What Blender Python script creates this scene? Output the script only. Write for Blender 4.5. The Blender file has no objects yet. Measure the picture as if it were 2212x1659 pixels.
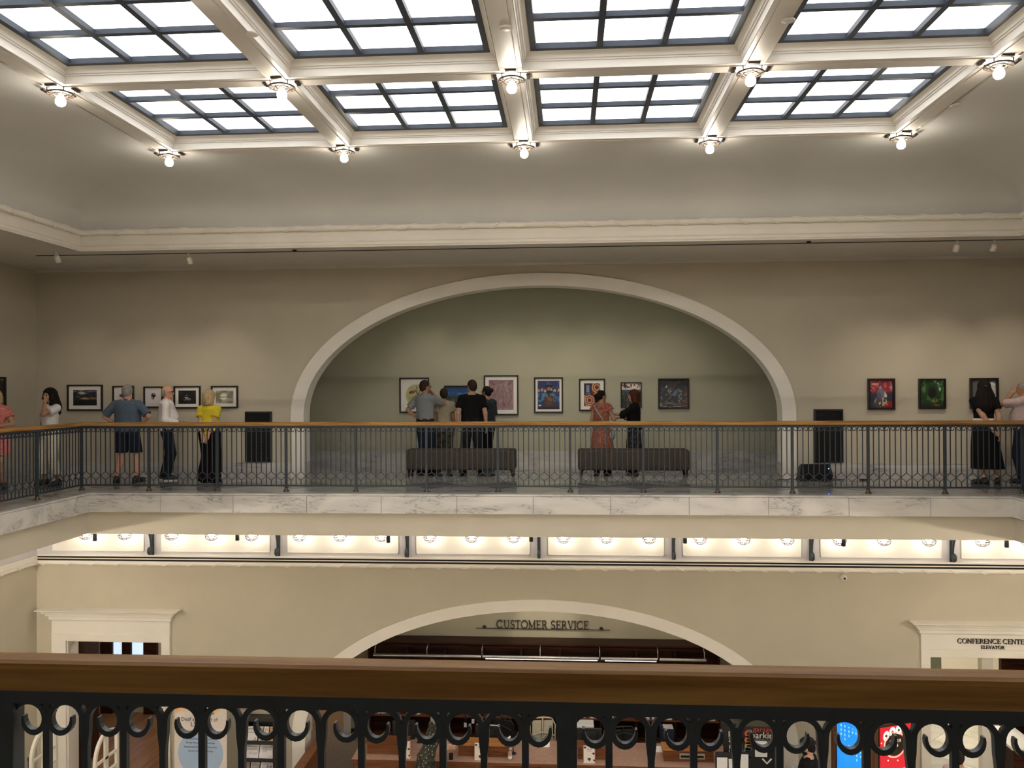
import bpy, bmesh, math, random
import numpy as np
from mathutils import Vector, Matrix

# ------------------------------------------------------------------ camera, world, exposure
scene = bpy.context.scene
FPX = 1790.0                       # focal length in pixels for a 2212 px wide frame
YAW, PITCH, ROLL = 0.0680138, 0.0036463, -0.0050237
CAM_Z = 1.65

def camera_axes(yaw, pitch, roll):
    fwd = Vector((-math.sin(yaw)*math.cos(pitch), math.cos(yaw)*math.cos(pitch), math.sin(pitch)))
    right = Vector((math.cos(yaw), math.sin(yaw), 0)); up = right.cross(fwd)
    r2 = right*math.cos(roll) + up*math.sin(roll); u2 = -right*math.sin(roll) + up*math.cos(roll)
    return r2, u2, fwd

cam_data = bpy.data.cameras.new('camera'); cam = bpy.data.objects.new('camera', cam_data)
scene.collection.objects.link(cam); scene.camera = cam
cam_data.sensor_fit = 'HORIZONTAL'; cam_data.sensor_width = 36.0; cam_data.lens = 36.0*FPX/2212.0
cam_data.clip_start = 0.05; cam_data.clip_end = 100
_r, _u, _f = camera_axes(YAW, PITCH, ROLL)
cam.matrix_world = Matrix(((_r.x, _u.x, -_f.x, 0), (_r.y, _u.y, -_f.y, 0), (_r.z, _u.z, -_f.z, CAM_Z), (0, 0, 0, 1)))

world = bpy.data.worlds.new('world'); scene.world = world; world.use_nodes = True
world.node_tree.nodes['Background'].inputs[0].default_value = (0.9, 0.95, 1.0, 1)
world.node_tree.nodes['Background'].inputs[1].default_value = 0.05
vs = scene.view_settings
vs.view_transform = 'Standard'; vs.look = 'None'; vs.exposure = 0.36; vs.gamma = 1.0; vs.use_curve_mapping = False

SKY_PANE = 3.0        # radiance of the back-lit ceiling panes
CEIL_BULB = 120.0      # ceiling lamp bulbs
LOW_BULB = 46.0       # lamps under the gallery
SPOT_W = 40.0         # picture spots in the soffit track

# ------------------------------------------------------------------ helpers
C = scene.collection
random.seed(7); rng = np.random.default_rng(7)
PI = math.pi

def srgb(r, g, b):
    f = lambda c: (c/255/12.92) if c/255 <= 0.04045 else ((c/255+0.055)/1.055)**2.4
    return (f(r), f(g), f(b))

class MB:
    """collects polygons in world (or local) coordinates, built as one mesh"""
    def __init__(s): s.v = []; s.f = []; s.sm = []
    def add(s, vs, fs, smooth=False):
        o = len(s.v); s.v += [tuple(p) for p in vs]
        for f in fs: s.f.append([o+i for i in f]); s.sm.append(smooth)
        return s
    def box(s, x0, x1, y0, y1, z0, z1):
        return s.add([(x0,y0,z0),(x1,y0,z0),(x1,y1,z0),(x0,y1,z0),(x0,y0,z1),(x1,y0,z1),(x1,y1,z1),(x0,y1,z1)],
                     [(3,2,1,0),(4,5,6,7),(0,1,5,4),(1,2,6,5),(2,3,7,6),(3,0,4,7)])
    def bbox(s, x0, x1, y0, y1, z0, z1, b=0.01):
        """box with chamfered edges"""
        bm = bmesh.new(); bmesh.ops.create_cube(bm, size=1)
        for v in bm.verts: v.co = Vector(((x0+x1)/2+v.co.x*(x1-x0), (y0+y1)/2+v.co.y*(y1-y0), (z0+z1)/2+v.co.z*(z1-z0)))
        bmesh.ops.bevel(bm, geom=list(bm.edges), offset=b, segments=2, profile=0.6, affect='EDGES')
        bm.verts.ensure_lookup_table(); s.add([v.co for v in bm.verts], [[v.index for v in f.verts] for f in bm.faces], False); bm.free(); return s
    def frustum(s, rects):
        """stack of rectangles (x0,x1,y0,y1,z)"""
        vs = []; fs = []
        for (x0,x1,y0,y1,z) in rects: vs += [(x0,y0,z),(x1,y0,z),(x1,y1,z),(x0,y1,z)]
        n = len(rects)
        for i in range(n-1):
            for k in range(4): fs.append((4*i+k, 4*i+(k+1)%4, 4*i+4+(k+1)%4, 4*i+4+k))
        fs += [(3,2,1,0), tuple(4*(n-1)+k for k in range(4))]
        return s.add(vs, fs)
    def tube(s, path, r, n=8, cap=True, smooth=True, closed=False):
        P = [Vector(p) for p in path]; m = len(P); rs = r if isinstance(r, (list, tuple)) else [r]*m
        vs = []; fs = []; prev = None
        for i, p in enumerate(P):
            if closed: t = (P[(i+1) % m]-P[i-1])
            else: t = (P[min(i+1, m-1)]-P[max(i-1, 0)])
            t = t.normalized() if t.length > 1e-9 else Vector((0,0,1))
            if prev is None:
                a = Vector((0,0,1)) if abs(t.z) < 0.9 else Vector((1,0,0)); u = t.cross(a).normalized()
            else: u = (prev - t*prev.dot(t)); u = u.normalized() if u.length > 1e-6 else t.orthogonal().normalized()
            prev = u; w = t.cross(u)
            for k in range(n):
                a = 2*PI*k/n; vs.append(p + (u*math.cos(a)+w*math.sin(a))*rs[i])
        for i in range(m if closed else m-1):
            j = (i+1) % m
            for k in range(n): fs.append((i*n+k, i*n+(k+1) % n, j*n+(k+1) % n, j*n+k))
        s.add(vs, fs, smooth)
        if cap and not closed: s.add([vs[k] for k in range(n)], [tuple(range(n))[::-1]]); s.add([vs[(m-1)*n+k] for k in range(n)], [tuple(range(n))])
        return s
    def bar(s, path, w, d, closed=False):
        """flat bar in the x-z plane (w across in plane, d thick along y)"""
        P = [Vector(p) for p in path]; m = len(P); vs = []; fs = []; W = w if isinstance(w, (list, tuple)) else [w]*m
        for i, p in enumerate(P):
            w = W[i]
            t = (P[(i+1) % m]-P[i-1]) if closed else (P[min(i+1, m-1)]-P[max(i-1, 0)])
            t = t.normalized(); nrm = Vector((-t.z, 0, t.x))
            for a, b in ((-1,-1),(1,-1),(1,1),(-1,1)): vs.append(p + nrm*(a*w/2) + Vector((0, b*d/2, 0)))
        for i in range(m if closed else m-1):
            j = (i+1) % m
            for k in range(4): fs.append((i*4+k, i*4+(k+1) % 4, j*4+(k+1) % 4, j*4+k))
        if not closed: fs += [(3,2,1,0), tuple((m-1)*4+k for k in range(4))]
        return s.add(vs, fs)
    def lathe(s, prof, c=(0,0,0), n=16, smooth=True):
        """profile of (r,z) turned about the z axis through c"""
        vs = []; fs = []; m = len(prof)
        for r, z in prof:
            for k in range(n): a = 2*PI*k/n; vs.append((c[0]+r*math.cos(a), c[1]+r*math.sin(a), c[2]+z))
        for i in range(m-1):
            for k in range(n): fs.append((i*n+k, i*n+(k+1) % n, (i+1)*n+(k+1) % n, (i+1)*n+k))
        s.add(vs, fs, smooth); return s
    def sphere(s, c, r, n=12, m=8):
        rx, ry, rz = (r, r, r) if not isinstance(r, (tuple, list)) else r
        vs = []; fs = []
        for i in range(m+1):
            th = PI*i/m
            for k in range(n): a = 2*PI*k/n; vs.append((c[0]+rx*math.sin(th)*math.cos(a), c[1]+ry*math.sin(th)*math.sin(a), c[2]-rz*math.cos(th)))
        for i in range(m):
            for k in range(n): fs.append((i*n+k, i*n+(k+1) % n, (i+1)*n+(k+1) % n, (i+1)*n+k))
        return s.add(vs, fs, True)
    def xform(s, M):
        s.v = [tuple(M @ Vector(p)) for p in s.v]; return s
    def mesh(s, name, off=(0,0,0)):
        me = bpy.data.meshes.new(name)
        me.from_pydata([(p[0]-off[0], p[1]-off[1], p[2]-off[2]) for p in s.v], [], s.f)
        me.polygons.foreach_set('use_smooth', s.sm); me.update(); return me

WPOS = {}
def wpos(o): return WPOS.get(o, Vector((0,0,0)))

def tag(o, label=None, cat=None, group=None, kind=None):
    if label: o['label'] = label
    if cat: o['category'] = cat
    if group: o['group'] = group
    if kind: o['kind'] = kind
    return o

def setmat(me, m):
    me.materials.clear()
    for x in (m if isinstance(m, (list, tuple)) else [m]): me.materials.append(x)

def link(name, me, parent=None, loc=(0,0,0), rot=None):
    o = bpy.data.objects.new(name, me); C.objects.link(o); o.location = loc
    if rot is not None: o.rotation_euler = rot
    if parent is not None: o.parent = parent
    return o

def thing(name, label, cat, loc=(0,0,0), rz=0.0, group=None):
    o = bpy.data.objects.new(name, None); C.objects.link(o); o.location = loc; o.rotation_euler = (0,0,rz)
    o.empty_display_size = 0.1; WPOS[o] = Vector(loc)
    return tag(o, label, cat, group)

def part(name, mb, m, parent, local=False):
    """mesh part under a thing; coordinates are world ones unless local"""
    off = (0,0,0) if local or parent is None else wpos(parent)
    me = mb.mesh(name, off); setmat(me, m); o = link(name, me, parent)
    WPOS[o] = wpos(parent) if parent is not None else Vector((0,0,0))
    return o

def single(name, mb, m, label, cat, group=None):
    """a thing that is one mesh; origin at its base centre"""
    xs = [p[0] for p in mb.v]; ys = [p[1] for p in mb.v]; zs = [p[2] for p in mb.v]
    base = Vector(((min(xs)+max(xs))/2, (min(ys)+max(ys))/2, min(zs)))
    me = mb.mesh(name, base); setmat(me, m); o = link(name, me, None, base); WPOS[o] = base
    return tag(o, label, cat, group)

def struct(name, mb, m, label=None):
    me = mb.mesh(name); setmat(me, m); o = link(name, me); tag(o, label, None, None, 'structure'); WPOS[o] = Vector((0,0,0)); return o

def copy_tree(o, loc, label=None, rz=None):
    c = o.copy(); C.objects.link(c); c.location = loc; WPOS[c] = Vector(loc)
    if label: c['label'] = label
    if rz is not None: c.rotation_euler = (0,0,rz)
    def rec(src, dst):
        for ch in list(src.children):
            d = ch.copy(); C.objects.link(d); d.parent = dst; rec(ch, d)
    rec(o, c); return c

# ------------------------------------------------------------------ materials
MATS = {}
def new_mat(name):
    m = bpy.data.materials.new(name); m.use_nodes = True; MATS[name] = m
    nt = m.node_tree; return m, nt, nt.nodes['Principled BSDF']

def nd(nt, t, **kw):
    n = nt.nodes.new(t)
    for k, v in kw.items():
        if k.startswith('i_'):
            key = k[2:]; n.inputs[int(key) if key.isdigit() else key.replace('_', ' ')].default_value = v
        else: setattr(n, k, v)
    return n

def pos_noise(nt, scale, detail=3.0, stretch=(1,1,1), coord='position'):
    if coord == 'position': g = nd(nt, 'ShaderNodeNewGeometry'); out = g.outputs['Position']
    else: g = nd(nt, 'ShaderNodeTexCoord'); out = g.outputs['Object']
    mp = nd(nt, 'ShaderNodeMapping'); mp.inputs['Scale'].default_value = stretch
    nt.links.new(out, mp.inputs['Vector'])
    n = nd(nt, 'ShaderNodeTexNoise'); n.inputs['Scale'].default_value = scale; n.inputs['Detail'].default_value = detail
    nt.links.new(mp.outputs[0], n.inputs['Vector']); return n, mp

def paint(name, col, rough=0.6, var=0.06, scale=3.0, bump=0.0, metallic=0.0, spec=0.4, stretch=(1,1,1), coord='position', detail=3.0):
    m, nt, b = new_mat(name)
    n, mp = pos_noise(nt, scale, detail, stretch, coord)
    r = nd(nt, 'ShaderNodeValToRGB'); e = r.color_ramp.elements
    e[0].position = 0.3; e[1].position = 0.7
    e[0].color = tuple(c*(1-var) for c in col)+(1,); e[1].color = tuple(min(1, c*(1+var)) for c in col)+(1,)
    nt.links.new(n.outputs['Fac'], r.inputs[0]); nt.links.new(r.outputs[0], b.inputs['Base Color'])
    b.inputs['Roughness'].default_value = rough; b.inputs['Metallic'].default_value = metallic
    b.inputs['Specular IOR Level'].default_value = spec
    if bump:
        bp = nd(nt, 'ShaderNodeBump', i_Strength=bump, i_Distance=0.01); nt.links.new(n.outputs['Fac'], bp.inputs['Height']); nt.links.new(bp.outputs[0], b.inputs['Normal'])
    return m

def marble(name, base, vein, rough=0.25, scale=1.3, amount=0.5):
    m, nt, b = new_mat(name)
    n1, mp = pos_noise(nt, scale, 6.0, (0.6, 1.2, 1.5))
    n1.inputs['Distortion'].default_value = 1.6
    n2, _ = pos_noise(nt, scale*3.2, 7.0, (0.35, 1.0, 1.7)); n2.inputs['Distortion'].default_value = 2.2
    r1 = nd(nt, 'ShaderNodeValToRGB'); e = r1.color_ramp.elements       # soft clouds
    e[0].position = 0.36; e[0].color = (1,1,1,1); e[1].position = 0.72; e[1].color = (0,0,0,1)
    r2 = nd(nt, 'ShaderNodeValToRGB'); e = r2.color_ramp.elements       # thin veins
    e[0].position = 0.485; e[0].color = (1,1,1,1); e[1].position = 0.53; e[1].color = (1,1,1,1)
    k = r2.color_ramp.elements.new(0.507); k.color = (0,0,0,1)
    nt.links.new(n1.outputs['Fac'], r1.inputs[0]); nt.links.new(n2.outputs['Fac'], r2.inputs[0])
    gate = nd(nt, 'ShaderNodeMath', operation='MULTIPLY_ADD'); gate.inputs[1].default_value = 1.0
    mx = nd(nt, 'ShaderNodeMath', operation='MAXIMUM'); nt.links.new(r2.outputs[0], mx.inputs[0])
    r3 = nd(nt, 'ShaderNodeValToRGB'); e = r3.color_ramp.elements
    e[0].position = 0.47; e[0].color = (1,1,1,1); e[1].position = 0.57; e[1].color = (0,0,0,1)
    nt.links.new(n1.outputs['Fac'], r3.inputs[0]); nt.links.new(r3.outputs[0], mx.inputs[1])
    a = nd(nt, 'ShaderNodeMixRGB', blend_type='MIX'); a.inputs['Color1'].default_value = tuple(v*amount+bb*(1-amount) for v, bb in zip(vein, base))+(1,); a.inputs['Color2'].default_value = base+(1,)
    nt.links.new(r1.outputs[0], a.inputs['Fac'])
    c = nd(nt, 'ShaderNodeMixRGB', blend_type='MIX'); c.inputs['Color1'].default_value = vein+(1,)
    nt.links.new(mx.outputs[0], c.inputs['Fac']); nt.links.new(a.outputs[0], c.inputs['Color2']); nt.links.new(c.outputs[0], b.inputs['Base Color'])
    b.inputs['Roughness'].default_value = rough
    return m

def wood(name, dark, light, rough=0.35, scale=1.0, axis=0, coat=0.0):
    m, nt, b = new_mat(name)
    st = [9.0, 9.0, 9.0]; st[axis] = 0.5
    n, mp = pos_noise(nt, 3.0*scale, 5.0, tuple(st)); n.inputs['Distortion'].default_value = 0.6
    r = nd(nt, 'ShaderNodeValToRGB'); e = r.color_ramp.elements
    e[0].position = 0.32; e[0].color = dark+(1,); e[1].position = 0.68; e[1].color = light+(1,)
    nt.links.new(n.outputs['Fac'], r.inputs[0]); nt.links.new(r.outputs[0], b.inputs['Base Color'])
    b.inputs['Specular IOR Level'].default_value = 0.08
    b.inputs['Roughness'].default_value = rough; b.inputs['Coat Weight'].default_value = coat; b.inputs['Coat Roughness'].default_value = 0.15
    return m

def glow(name, col, strength):
    m, nt, b = new_mat(name)
    b.inputs['Base Color'].default_value = col+(1,); b.inputs['Emission Color'].default_value = col+(1,); b.inputs['Emission Strength'].default_value = strength
    n, _ = pos_noise(nt, 2.0); mul = nd(nt, 'ShaderNodeMapRange'); mul.inputs[3].default_value = strength*0.96; mul.inputs[4].default_value = strength*1.04
    nt.links.new(n.outputs['Fac'], mul.inputs[0]); nt.links.new(mul.outputs[0], b.inputs['Emission Strength'])
    return m

def printed(name, rough=0.6, emit=0.0):
    """flat print: colours stored on the mesh (artwork, posters, screens)"""
    m, nt, b = new_mat(name)
    a = nd(nt, 'ShaderNodeAttribute', attribute_name='print'); nt.links.new(a.outputs['Color'], b.inputs['Base Color'])
    b.inputs['Roughness'].default_value = rough
    if emit: nt.links.new(a.outputs['Color'], b.inputs['Emission Color']); b.inputs['Emission Strength'].default_value = emit; 
    return m

M_WALL = paint('wall_paint_beige', (0.47, 0.425, 0.34), 0.75, 0.03, 1.5)
M_SAGE = paint('wall_paint_sage', (0.41, 0.39, 0.30), 0.75, 0.04, 1.2)
M_WHITE = paint('trim_paint_white', (0.74, 0.70, 0.64), 0.5, 0.03, 2.0)
M_CEIL = paint('ceiling_paint_grey', (0.54, 0.51, 0.475), 0.5, 0.04, 1.0)
M_COVE = paint('cove_paint_grey', (0.545, 0.54, 0.525), 0.7, 0.04, 0.7)
M_FRIEZE = paint('frieze_shaded_white', (0.55, 0.53, 0.56), 0.55, 0.03, 2.0)  # greyer than the panels: the shading of the frame is put into its colour
M_PANEL = paint('frieze_panel_white', (0.80, 0.77, 0.72), 0.5, 0.02, 2.0)
M_MARBLE = marble('white_marble', (0.55, 0.525, 0.495), (0.16, 0.155, 0.165), 0.3, 1.3, 0.45)
M_MARBLE_FLOOR = marble('polished_marble_floor', (0.50, 0.475, 0.44), (0.22, 0.22, 0.23), 0.07, 1.6, 0.5)
M_TILE_GREY = marble('grey_marble_tile', (0.17, 0.17, 0.18), (0.30, 0.30, 0.31), 0.07, 2.2, 0.5)
M_IRON = paint('dark_iron', (0.019, 0.028, 0.039), 0.45, 0.15, 20, spec=0.5)
M_RAILWOOD = wood('handrail_oak', (0.21, 0.095, 0.028), (0.39, 0.215, 0.070), 0.36, 1.0, 0, 0.0)
M_RAILWOOD_Y = wood('handrail_oak_side', (0.21, 0.095, 0.028), (0.39, 0.215, 0.070), 0.5, 1.0, 1, 0.0)
M_BRASS = paint('bronze_foot', (0.10, 0.075, 0.045), 0.4, 0.1, 20, metallic=0.6)
M_LAMP = paint('lamp_bronze', (0.045, 0.032, 0.024), 0.45, 0.1, 20, metallic=0.3)
M_STEEL = paint('skylight_steel_blue_grey', (0.035, 0.042, 0.056), 0.5, 0.1, 8, spec=0.2)
M_PANE = glow('lit_glass_pane', (0.96, 0.98, 1.0), SKY_PANE)
M_PANE_DIM = glow('lit_glass_pane_dim', (0.96, 0.97, 0.96), SKY_PANE*0.27)
M_BULB = glow('ceiling_bulb', (1.0, 0.91, 0.76), CEIL_BULB)
M_LOWBULB = glow('gallery_bulb', (1.0, 0.90, 0.74), LOW_BULB)
M_BOOSTBULB = glow('boosted_fill_bulb', (1.0, 0.90, 0.74), LOW_BULB*23)  # much stronger bulbs for the unseen lamps, added to brighten the lower wall
M_BLACK = paint('black_satin', (0.012, 0.012, 0.013), 0.5, 0.1, 10)
M_BLACKMATT = paint('black_matt', (0.008, 0.007, 0.007), 0.9, 0.2, 10)
M_DARKFRAME = paint('dark_picture_frame', (0.016, 0.010, 0.009), 0.4, 0.2, 20)
M_MAT = paint('white_mat_board', (0.78, 0.75, 0.72), 0.8, 0.02, 20)
M_PRINT = printed('printed_art', 0.5)
M_SCREEN = printed('lit_screen', 0.3, 0.7)
M_PAPER = paint('white_paper', (0.80, 0.78, 0.76), 0.7, 0.02, 30)
M_DARKWOOD = wood('dark_red_wood', (0.018, 0.006, 0.004), (0.05, 0.017, 0.010), 0.35, 1.0, 0)
M_DESKTOP = paint('tan_counter_top', (0.40, 0.25, 0.19), 0.35, 0.10, 14)
M_DESKWOOD = wood('desk_wood_red_brown', (0.10, 0.035, 0.016), (0.20, 0.08, 0.035), 0.35, 1.0, 0)
M_ORANGEWOOD = wood('ledge_wood_orange', (0.30, 0.12, 0.035), (0.46, 0.21, 0.07), 0.35, 1.0, 0)
M_CARPET = paint('brown_carpet', (0.22, 0.175, 0.14), 0.9, 0.12, 25, bump=0.1)
M_HALLFLOOR = paint('hall_stone_floor', (0.52, 0.48, 0.42), 0.3, 0.10, 2)
M_METAL = paint('brushed_metal', (0.50, 0.50, 0.50), 0.3, 0.05, 10, metallic=1.0)
M_PEACH = paint('peach_wall_paint', (0.72, 0.52, 0.33), 0.8, 0.03, 2)
M_DARKLETTER = paint('dark_bronze_lettering', (0.022, 0.014, 0.014), 0.5, 0.1, 20)
M_BENCH = paint('bench_fabric_grey_brown', (0.060, 0.048, 0.036), 0.95, 0.18, 90, bump=0.3)
M_BENCHLEG = paint('bench_leg_dark_wood', (0.020, 0.010, 0.007), 0.4, 0.2, 20)
# ------------------------------------------------------------------ dimensions (metres; gallery floor is z = 0)
X0 = -0.547
XL, XR, YF, YN = -7.924, 6.83, 13.0, 1.62          # lines of the railing posts
PITCHP = (XR-XL)/13
EDGE = 0.31                                        # slab edge beyond the posts
XWL, XWR, YW, YB = -10.03, 8.93, 15.0, -0.9        # room walls
NICHE = 17.6; NX0, NX1 = -6.4, 5.3
GF = -5.7                                          # ground floor
SLAB_B = -0.66
SOF = 3.90                                         # gallery soffit
XeL, XeR, YeF, YeN = XL+EDGE, XR-EDGE, YF-EDGE, YN+EDGE

def ring_boxes(mb, z0, z1, il, ir, jf, jn, ol=XWL, orr=XWR, of=YW, on=YB):
    mb.box(ol, orr, jf, of, z0, z1); mb.box(ol, orr, on, jn, z0, z1)
    mb.box(ol, il, jn, jf, z0, z1); mb.box(ir, orr, jn, jf, z0, z1); return mb

def ring_sweep(mb, prof, rect, smooth=False):
    """profile (e,z): e = inward offset from the rectangle (xl,xr,yf,yn); four mitred sides"""
    xl, xr, yf, yn = rect; vs = []; fs = []
    for e, z in prof: vs += [(xl+e, yn+e, z), (xr-e, yn+e, z), (xr-e, yf-e, z), (xl+e, yf-e, z)]
    for i in range(len(prof)-1):
        for k in range(4): fs.append((4*i+k, 4*i+(k+1) % 4, 4*i+4+(k+1) % 4, 4*i+4+k))
    return mb.add(vs, fs, smooth)

# floors and slabs
mb = ring_boxes(MB(), -0.05, 0.0, XeL-0.0, XeR, YeF, YeN)
mb.box(NX0, NX1, YW, NICHE, -0.05, 0.0)
FLOOR = struct('floor', mb, M_MARBLE_FLOOR, 'polished pale marble floor of the upper gallery')
gw = MB()                                                   # grey diamonds inlaid in the marble
def diamond_tile(cx, cy, hx, hy, name='floor_tile', z=0.004):
    m = MB(); m.frustum([]) if False else None
    m.add([(cx-hx,cy,z),(cx,cy-hy,z),(cx+hx,cy,z),(cx,cy+hy,z),(cx-hx,cy,z-0.02),(cx,cy-hy,z-0.02),(cx+hx,cy,z-0.02),(cx,cy+hy,z-0.02)],
          [(0,1,2,3),(7,6,5,4),(0,4,5,1),(1,5,6,2),(2,6,7,3),(3,7,4,0)]); return m
_tile = None
for i in range(14):
    x = XL+PITCHP*(i+0.0)
    for (yy, h) in ((13.85, 0.50),):
        if _tile is None:
            _tm = diamond_tile(0, 0, 0.50, 0.50).mesh('floor_tile'); setmat(_tm, M_TILE_GREY); _tile = _tm
        o = link('floor_tile', _tile, FLOOR, (x, yy, 0))
for i in range(9):
    link('floor_tile', _tile, FLOOR, (XL-1.05, 12.9-1.2*i, 0))
for i in range(6):
    link('floor_tile', _tile, FLOOR, (X0-3.6+1.45*i, 16.4, 0))

struct('floor_lower', MB().box(XWL, XWR, YB, 22.0, GF-0.2, GF), M_HALLFLOOR, 'stone floor of the hall below')
CARPET = struct('floor_carpet', MB().box(NX0, NX1, 15.0, 19.5, GF, GF+0.01), M_CARPET, 'brown carpet inside the customer service arch')

# slab under the marble floor, plaster fascia and the ceiling below the gallery
TR = struct('trim_gallery_edge', ring_boxes(MB(), SLAB_B, -0.06, XeL-0.06, XeR+0.06, YeF+0.06, YeN-0.06, of=YW+0.3), M_WALL, 'beige plaster edge of the gallery slab')
slab = MB(); ring_sweep(slab, [(-0.05, -0.29), (-0.012, -0.29), (-0.012, -0.031), (0.012, -0.031), (0.022, -0.022), (0.022, -0.010), (0.012, 0.002), (-0.10, 0.002)], (XeL, XeR, YeF, YeN))
part('marble_nosing', slab, M_MARBLE, TR)
# marble facing slabs, one by one
def slab_mesh(l):
    m = MB(); m.bbox(-l/2+0.0025, l/2-0.0025, -0.018, 0.02, -0.30, -0.032, 0.004); me = m.mesh('marble_slab'); setmat(me, M_MARBLE); return me
Lx = XeR-XeL; nsl = 12; me_s = slab_mesh(Lx/nsl)
for i in range(nsl):
    link('marble_slab', me_s, TR, (XeL+Lx/nsl*(i+0.5), YeF+0.0, 0))
    link('marble_slab', me_s, TR, (XeL+Lx/nsl*(i+0.5), YeN, 0), (0,0,PI))
Ly = YeF-YeN; nsy = 9; me_y = slab_mesh(Ly/nsy)
for i in range(nsy):
    link('marble_slab', me_y, TR, (XeL, YeN+Ly/nsy*(i+0.5), 0), (0,0,PI/2))
    link('marble_slab', me_y, TR, (XeR, YeN+Ly/nsy*(i+0.5), 0), (0,0,-PI/2))

# ---------------- walls with arched openings
ARC_A, ARC_AO = 4.335, 4.565
def arch_z(x, a, spring, b):
    t = 1-((x-X0)/a)**2
    return spring + b*math.sqrt(max(0.0, t))
def arch_pts(a, spring, b, n=48):
    return [(X0-a*math.cos(PI*i/n), spring+b*math.sin(PI*i/n)) for i in range(n+1)]
def arched_wall(mb, x0, x1, y0, y1, z0, z1, a, spring, b):
    pts = arch_pts(a, spring, b); n = len(pts)
    for y, flip in ((y0, False), (y1, True)):
        vs = []; fs = []
        for (x, z) in pts: vs += [(x, y, z), (x, y, z1)]
        for i in range(n-1): fs.append((2*i, 2*i+2, 2*i+3, 2*i+1))
        k = len(vs)
        vs += [(x0,y,z0),(X0-a,y,z0),(X0-a,y,z1),(x0,y,z1),(X0+a,y,z0),(x1,y,z0),(x1,y,z1),(X0+a,y,z1)]
        fs += [(k,k+1,0,k+2,k+3) if False else (k,k+1,k+2,k+3), (k+4,k+5,k+6,k+7)]
        mb.add(vs, [f[::-1] for f in fs] if flip else fs)
    vs = []; fs = []                                        # intrados and jambs
    path = [(X0-a, z0)] + pts + [(X0+a, z0)]
    for (x, z) in path: vs += [(x, y0, z), (x, y1, z)]
    for i in range(len(path)-1): fs.append((2*i, 2*i+1, 2*i+3, 2*i+2))
    mb.add(vs, fs)
    return mb
def arch_band(mb, y_front, y_wall, y_back, z0, ai, ao, spring, bi, bo):
    """raised white band round the arch and its reveal"""
    pin = [(X0-ai, z0)] + arch_pts(ai, spring, bi) + [(X0+ai, z0)]
    pout = [(X0-ao, z0)] + arch_pts(ao, spring, bo) + [(X0+ao, z0)]
    n = len(pin); vs = []; fs = []
    for (a, b) in zip(pin, pout): vs += [(b[0], y_wall, b[1]), (b[0], y_front, b[1]), (a[0], y_front, a[1]), (a[0], y_back, a[1])]
    for i in range(n-1):
        for k in range(3): fs.append((4*i+k, 4*i+k+1, 4*i+4+k+1, 4*i+4+k))
    return mb.add(vs, fs)

TH = 0.33
UP_S, UP_BI, UP_BO = 1.15, 2.345, 2.56
LO_S, LO_BI, LO_BO = -4.72, 2.33, 2.525
struct('wall_far_upper', arched_wall(MB(), XWL-0.2, XWR+0.2, YW, YW+TH, -0.05, 4.0, ARC_A, UP_S, UP_BI), M_WALL, 'beige upper wall with a wide arch')
struct('wall_far_lower', arched_wall(MB(), -7.585, 6.285, YW, YW+TH, GF, -0.9, ARC_A, LO_S, LO_BI)
       .box(XWL-0.2, -9.435, YW, YW+TH, GF, -0.9).box(-9.435, -7.585, YW, YW+TH, -3.07, -0.9)
       .box(8.39, XWR+0.2, YW, YW+TH, GF, -0.9).box(6.285, 8.39, YW, YW+TH, -3.10, -0.9), M_WALL, 'beige lower wall with the customer service arch')
struct('trim_arch_upper', arch_band(MB(), YW-0.035, YW, YW+TH, 0.0, ARC_A-0.012, ARC_AO, UP_S, UP_BI-0.012, UP_BO), M_WHITE, 'white band round the upper arch')
struct('trim_arch_lower', arch_band(MB(), YW-0.035, YW, YW+TH, GF, ARC_A-0.012, ARC_AO, LO_S, LO_BI-0.012, LO_BO), M_WHITE, 'white band round the lower arch')
struct('wall_left', MB().box(XWL-0.2, XWL, YB, YW, -0.05, 4.0).box(XWL-0.2, XWL, YB, YW, GF, -0.9), M_WALL, 'beige side wall on the left')
struct('wall_right', MB().box(XWR, XWR+0.2, YB, YW, -0.05, 4.0).box(XWR, XWR+0.2, YB, YW, GF, -0.9), M_WALL, 'beige side wall on the right')
struct('wall_near', MB().box(XWL-0.2, XWR+0.2, YB-0.2, YB, GF, 4.0), M_WALL, 'beige wall behind the viewer')
struct('wall_niche', MB().box(NX0-0.2, NX1+0.2, NICHE, NICHE+0.2, 0, 4.0).box(NX0-0.2, NX0, YW+TH, NICHE, 0, 4.0).box(NX1, NX1+0.2, YW+TH, NICHE, 0, 4.0), M_SAGE, 'sage green wall of the upper alcove')
struct('ceiling_niche', MB().box(NX0, NX1, YW+TH, NICHE, 3.85, 4.0), M_SAGE, 'ceiling of the upper alcove')
# baseboards of marble
def basebd(name, segs):
    m = MB()
    for (x0,x1,y0,y1) in segs: m.box(x0,x1,y0,y1,0,0.262); m.box(x0-0.003,x1+0.003,y0-0.004,y1+0.004,0.262,0.28)
    return struct(name, m, M_MARBLE, 'marble baseboard along the gallery wall')
basebd('baseboard_far', [(XWL, X0-ARC_AO, YW-0.025, YW), (X0+ARC_AO, XWR, YW-0.025, YW), (X0-ARC_A-0.012, X0-ARC_A+0.02, YW+0.02, YW+TH), (X0+ARC_A-0.02, X0+ARC_A+0.012, YW+0.02, YW+TH)])
basebd('baseboard_niche', [(NX0, NX1, NICHE-0.025, NICHE), (NX0, NX0+0.025, YW+TH, NICHE), (NX1-0.025, NX1, YW+TH, NICHE)])
basebd('baseboard_left', [(XWL, XWL+0.025, YB, YW)]); basebd('baseboard_right', [(XWR-0.025, XWR, YB, YW)])

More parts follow.
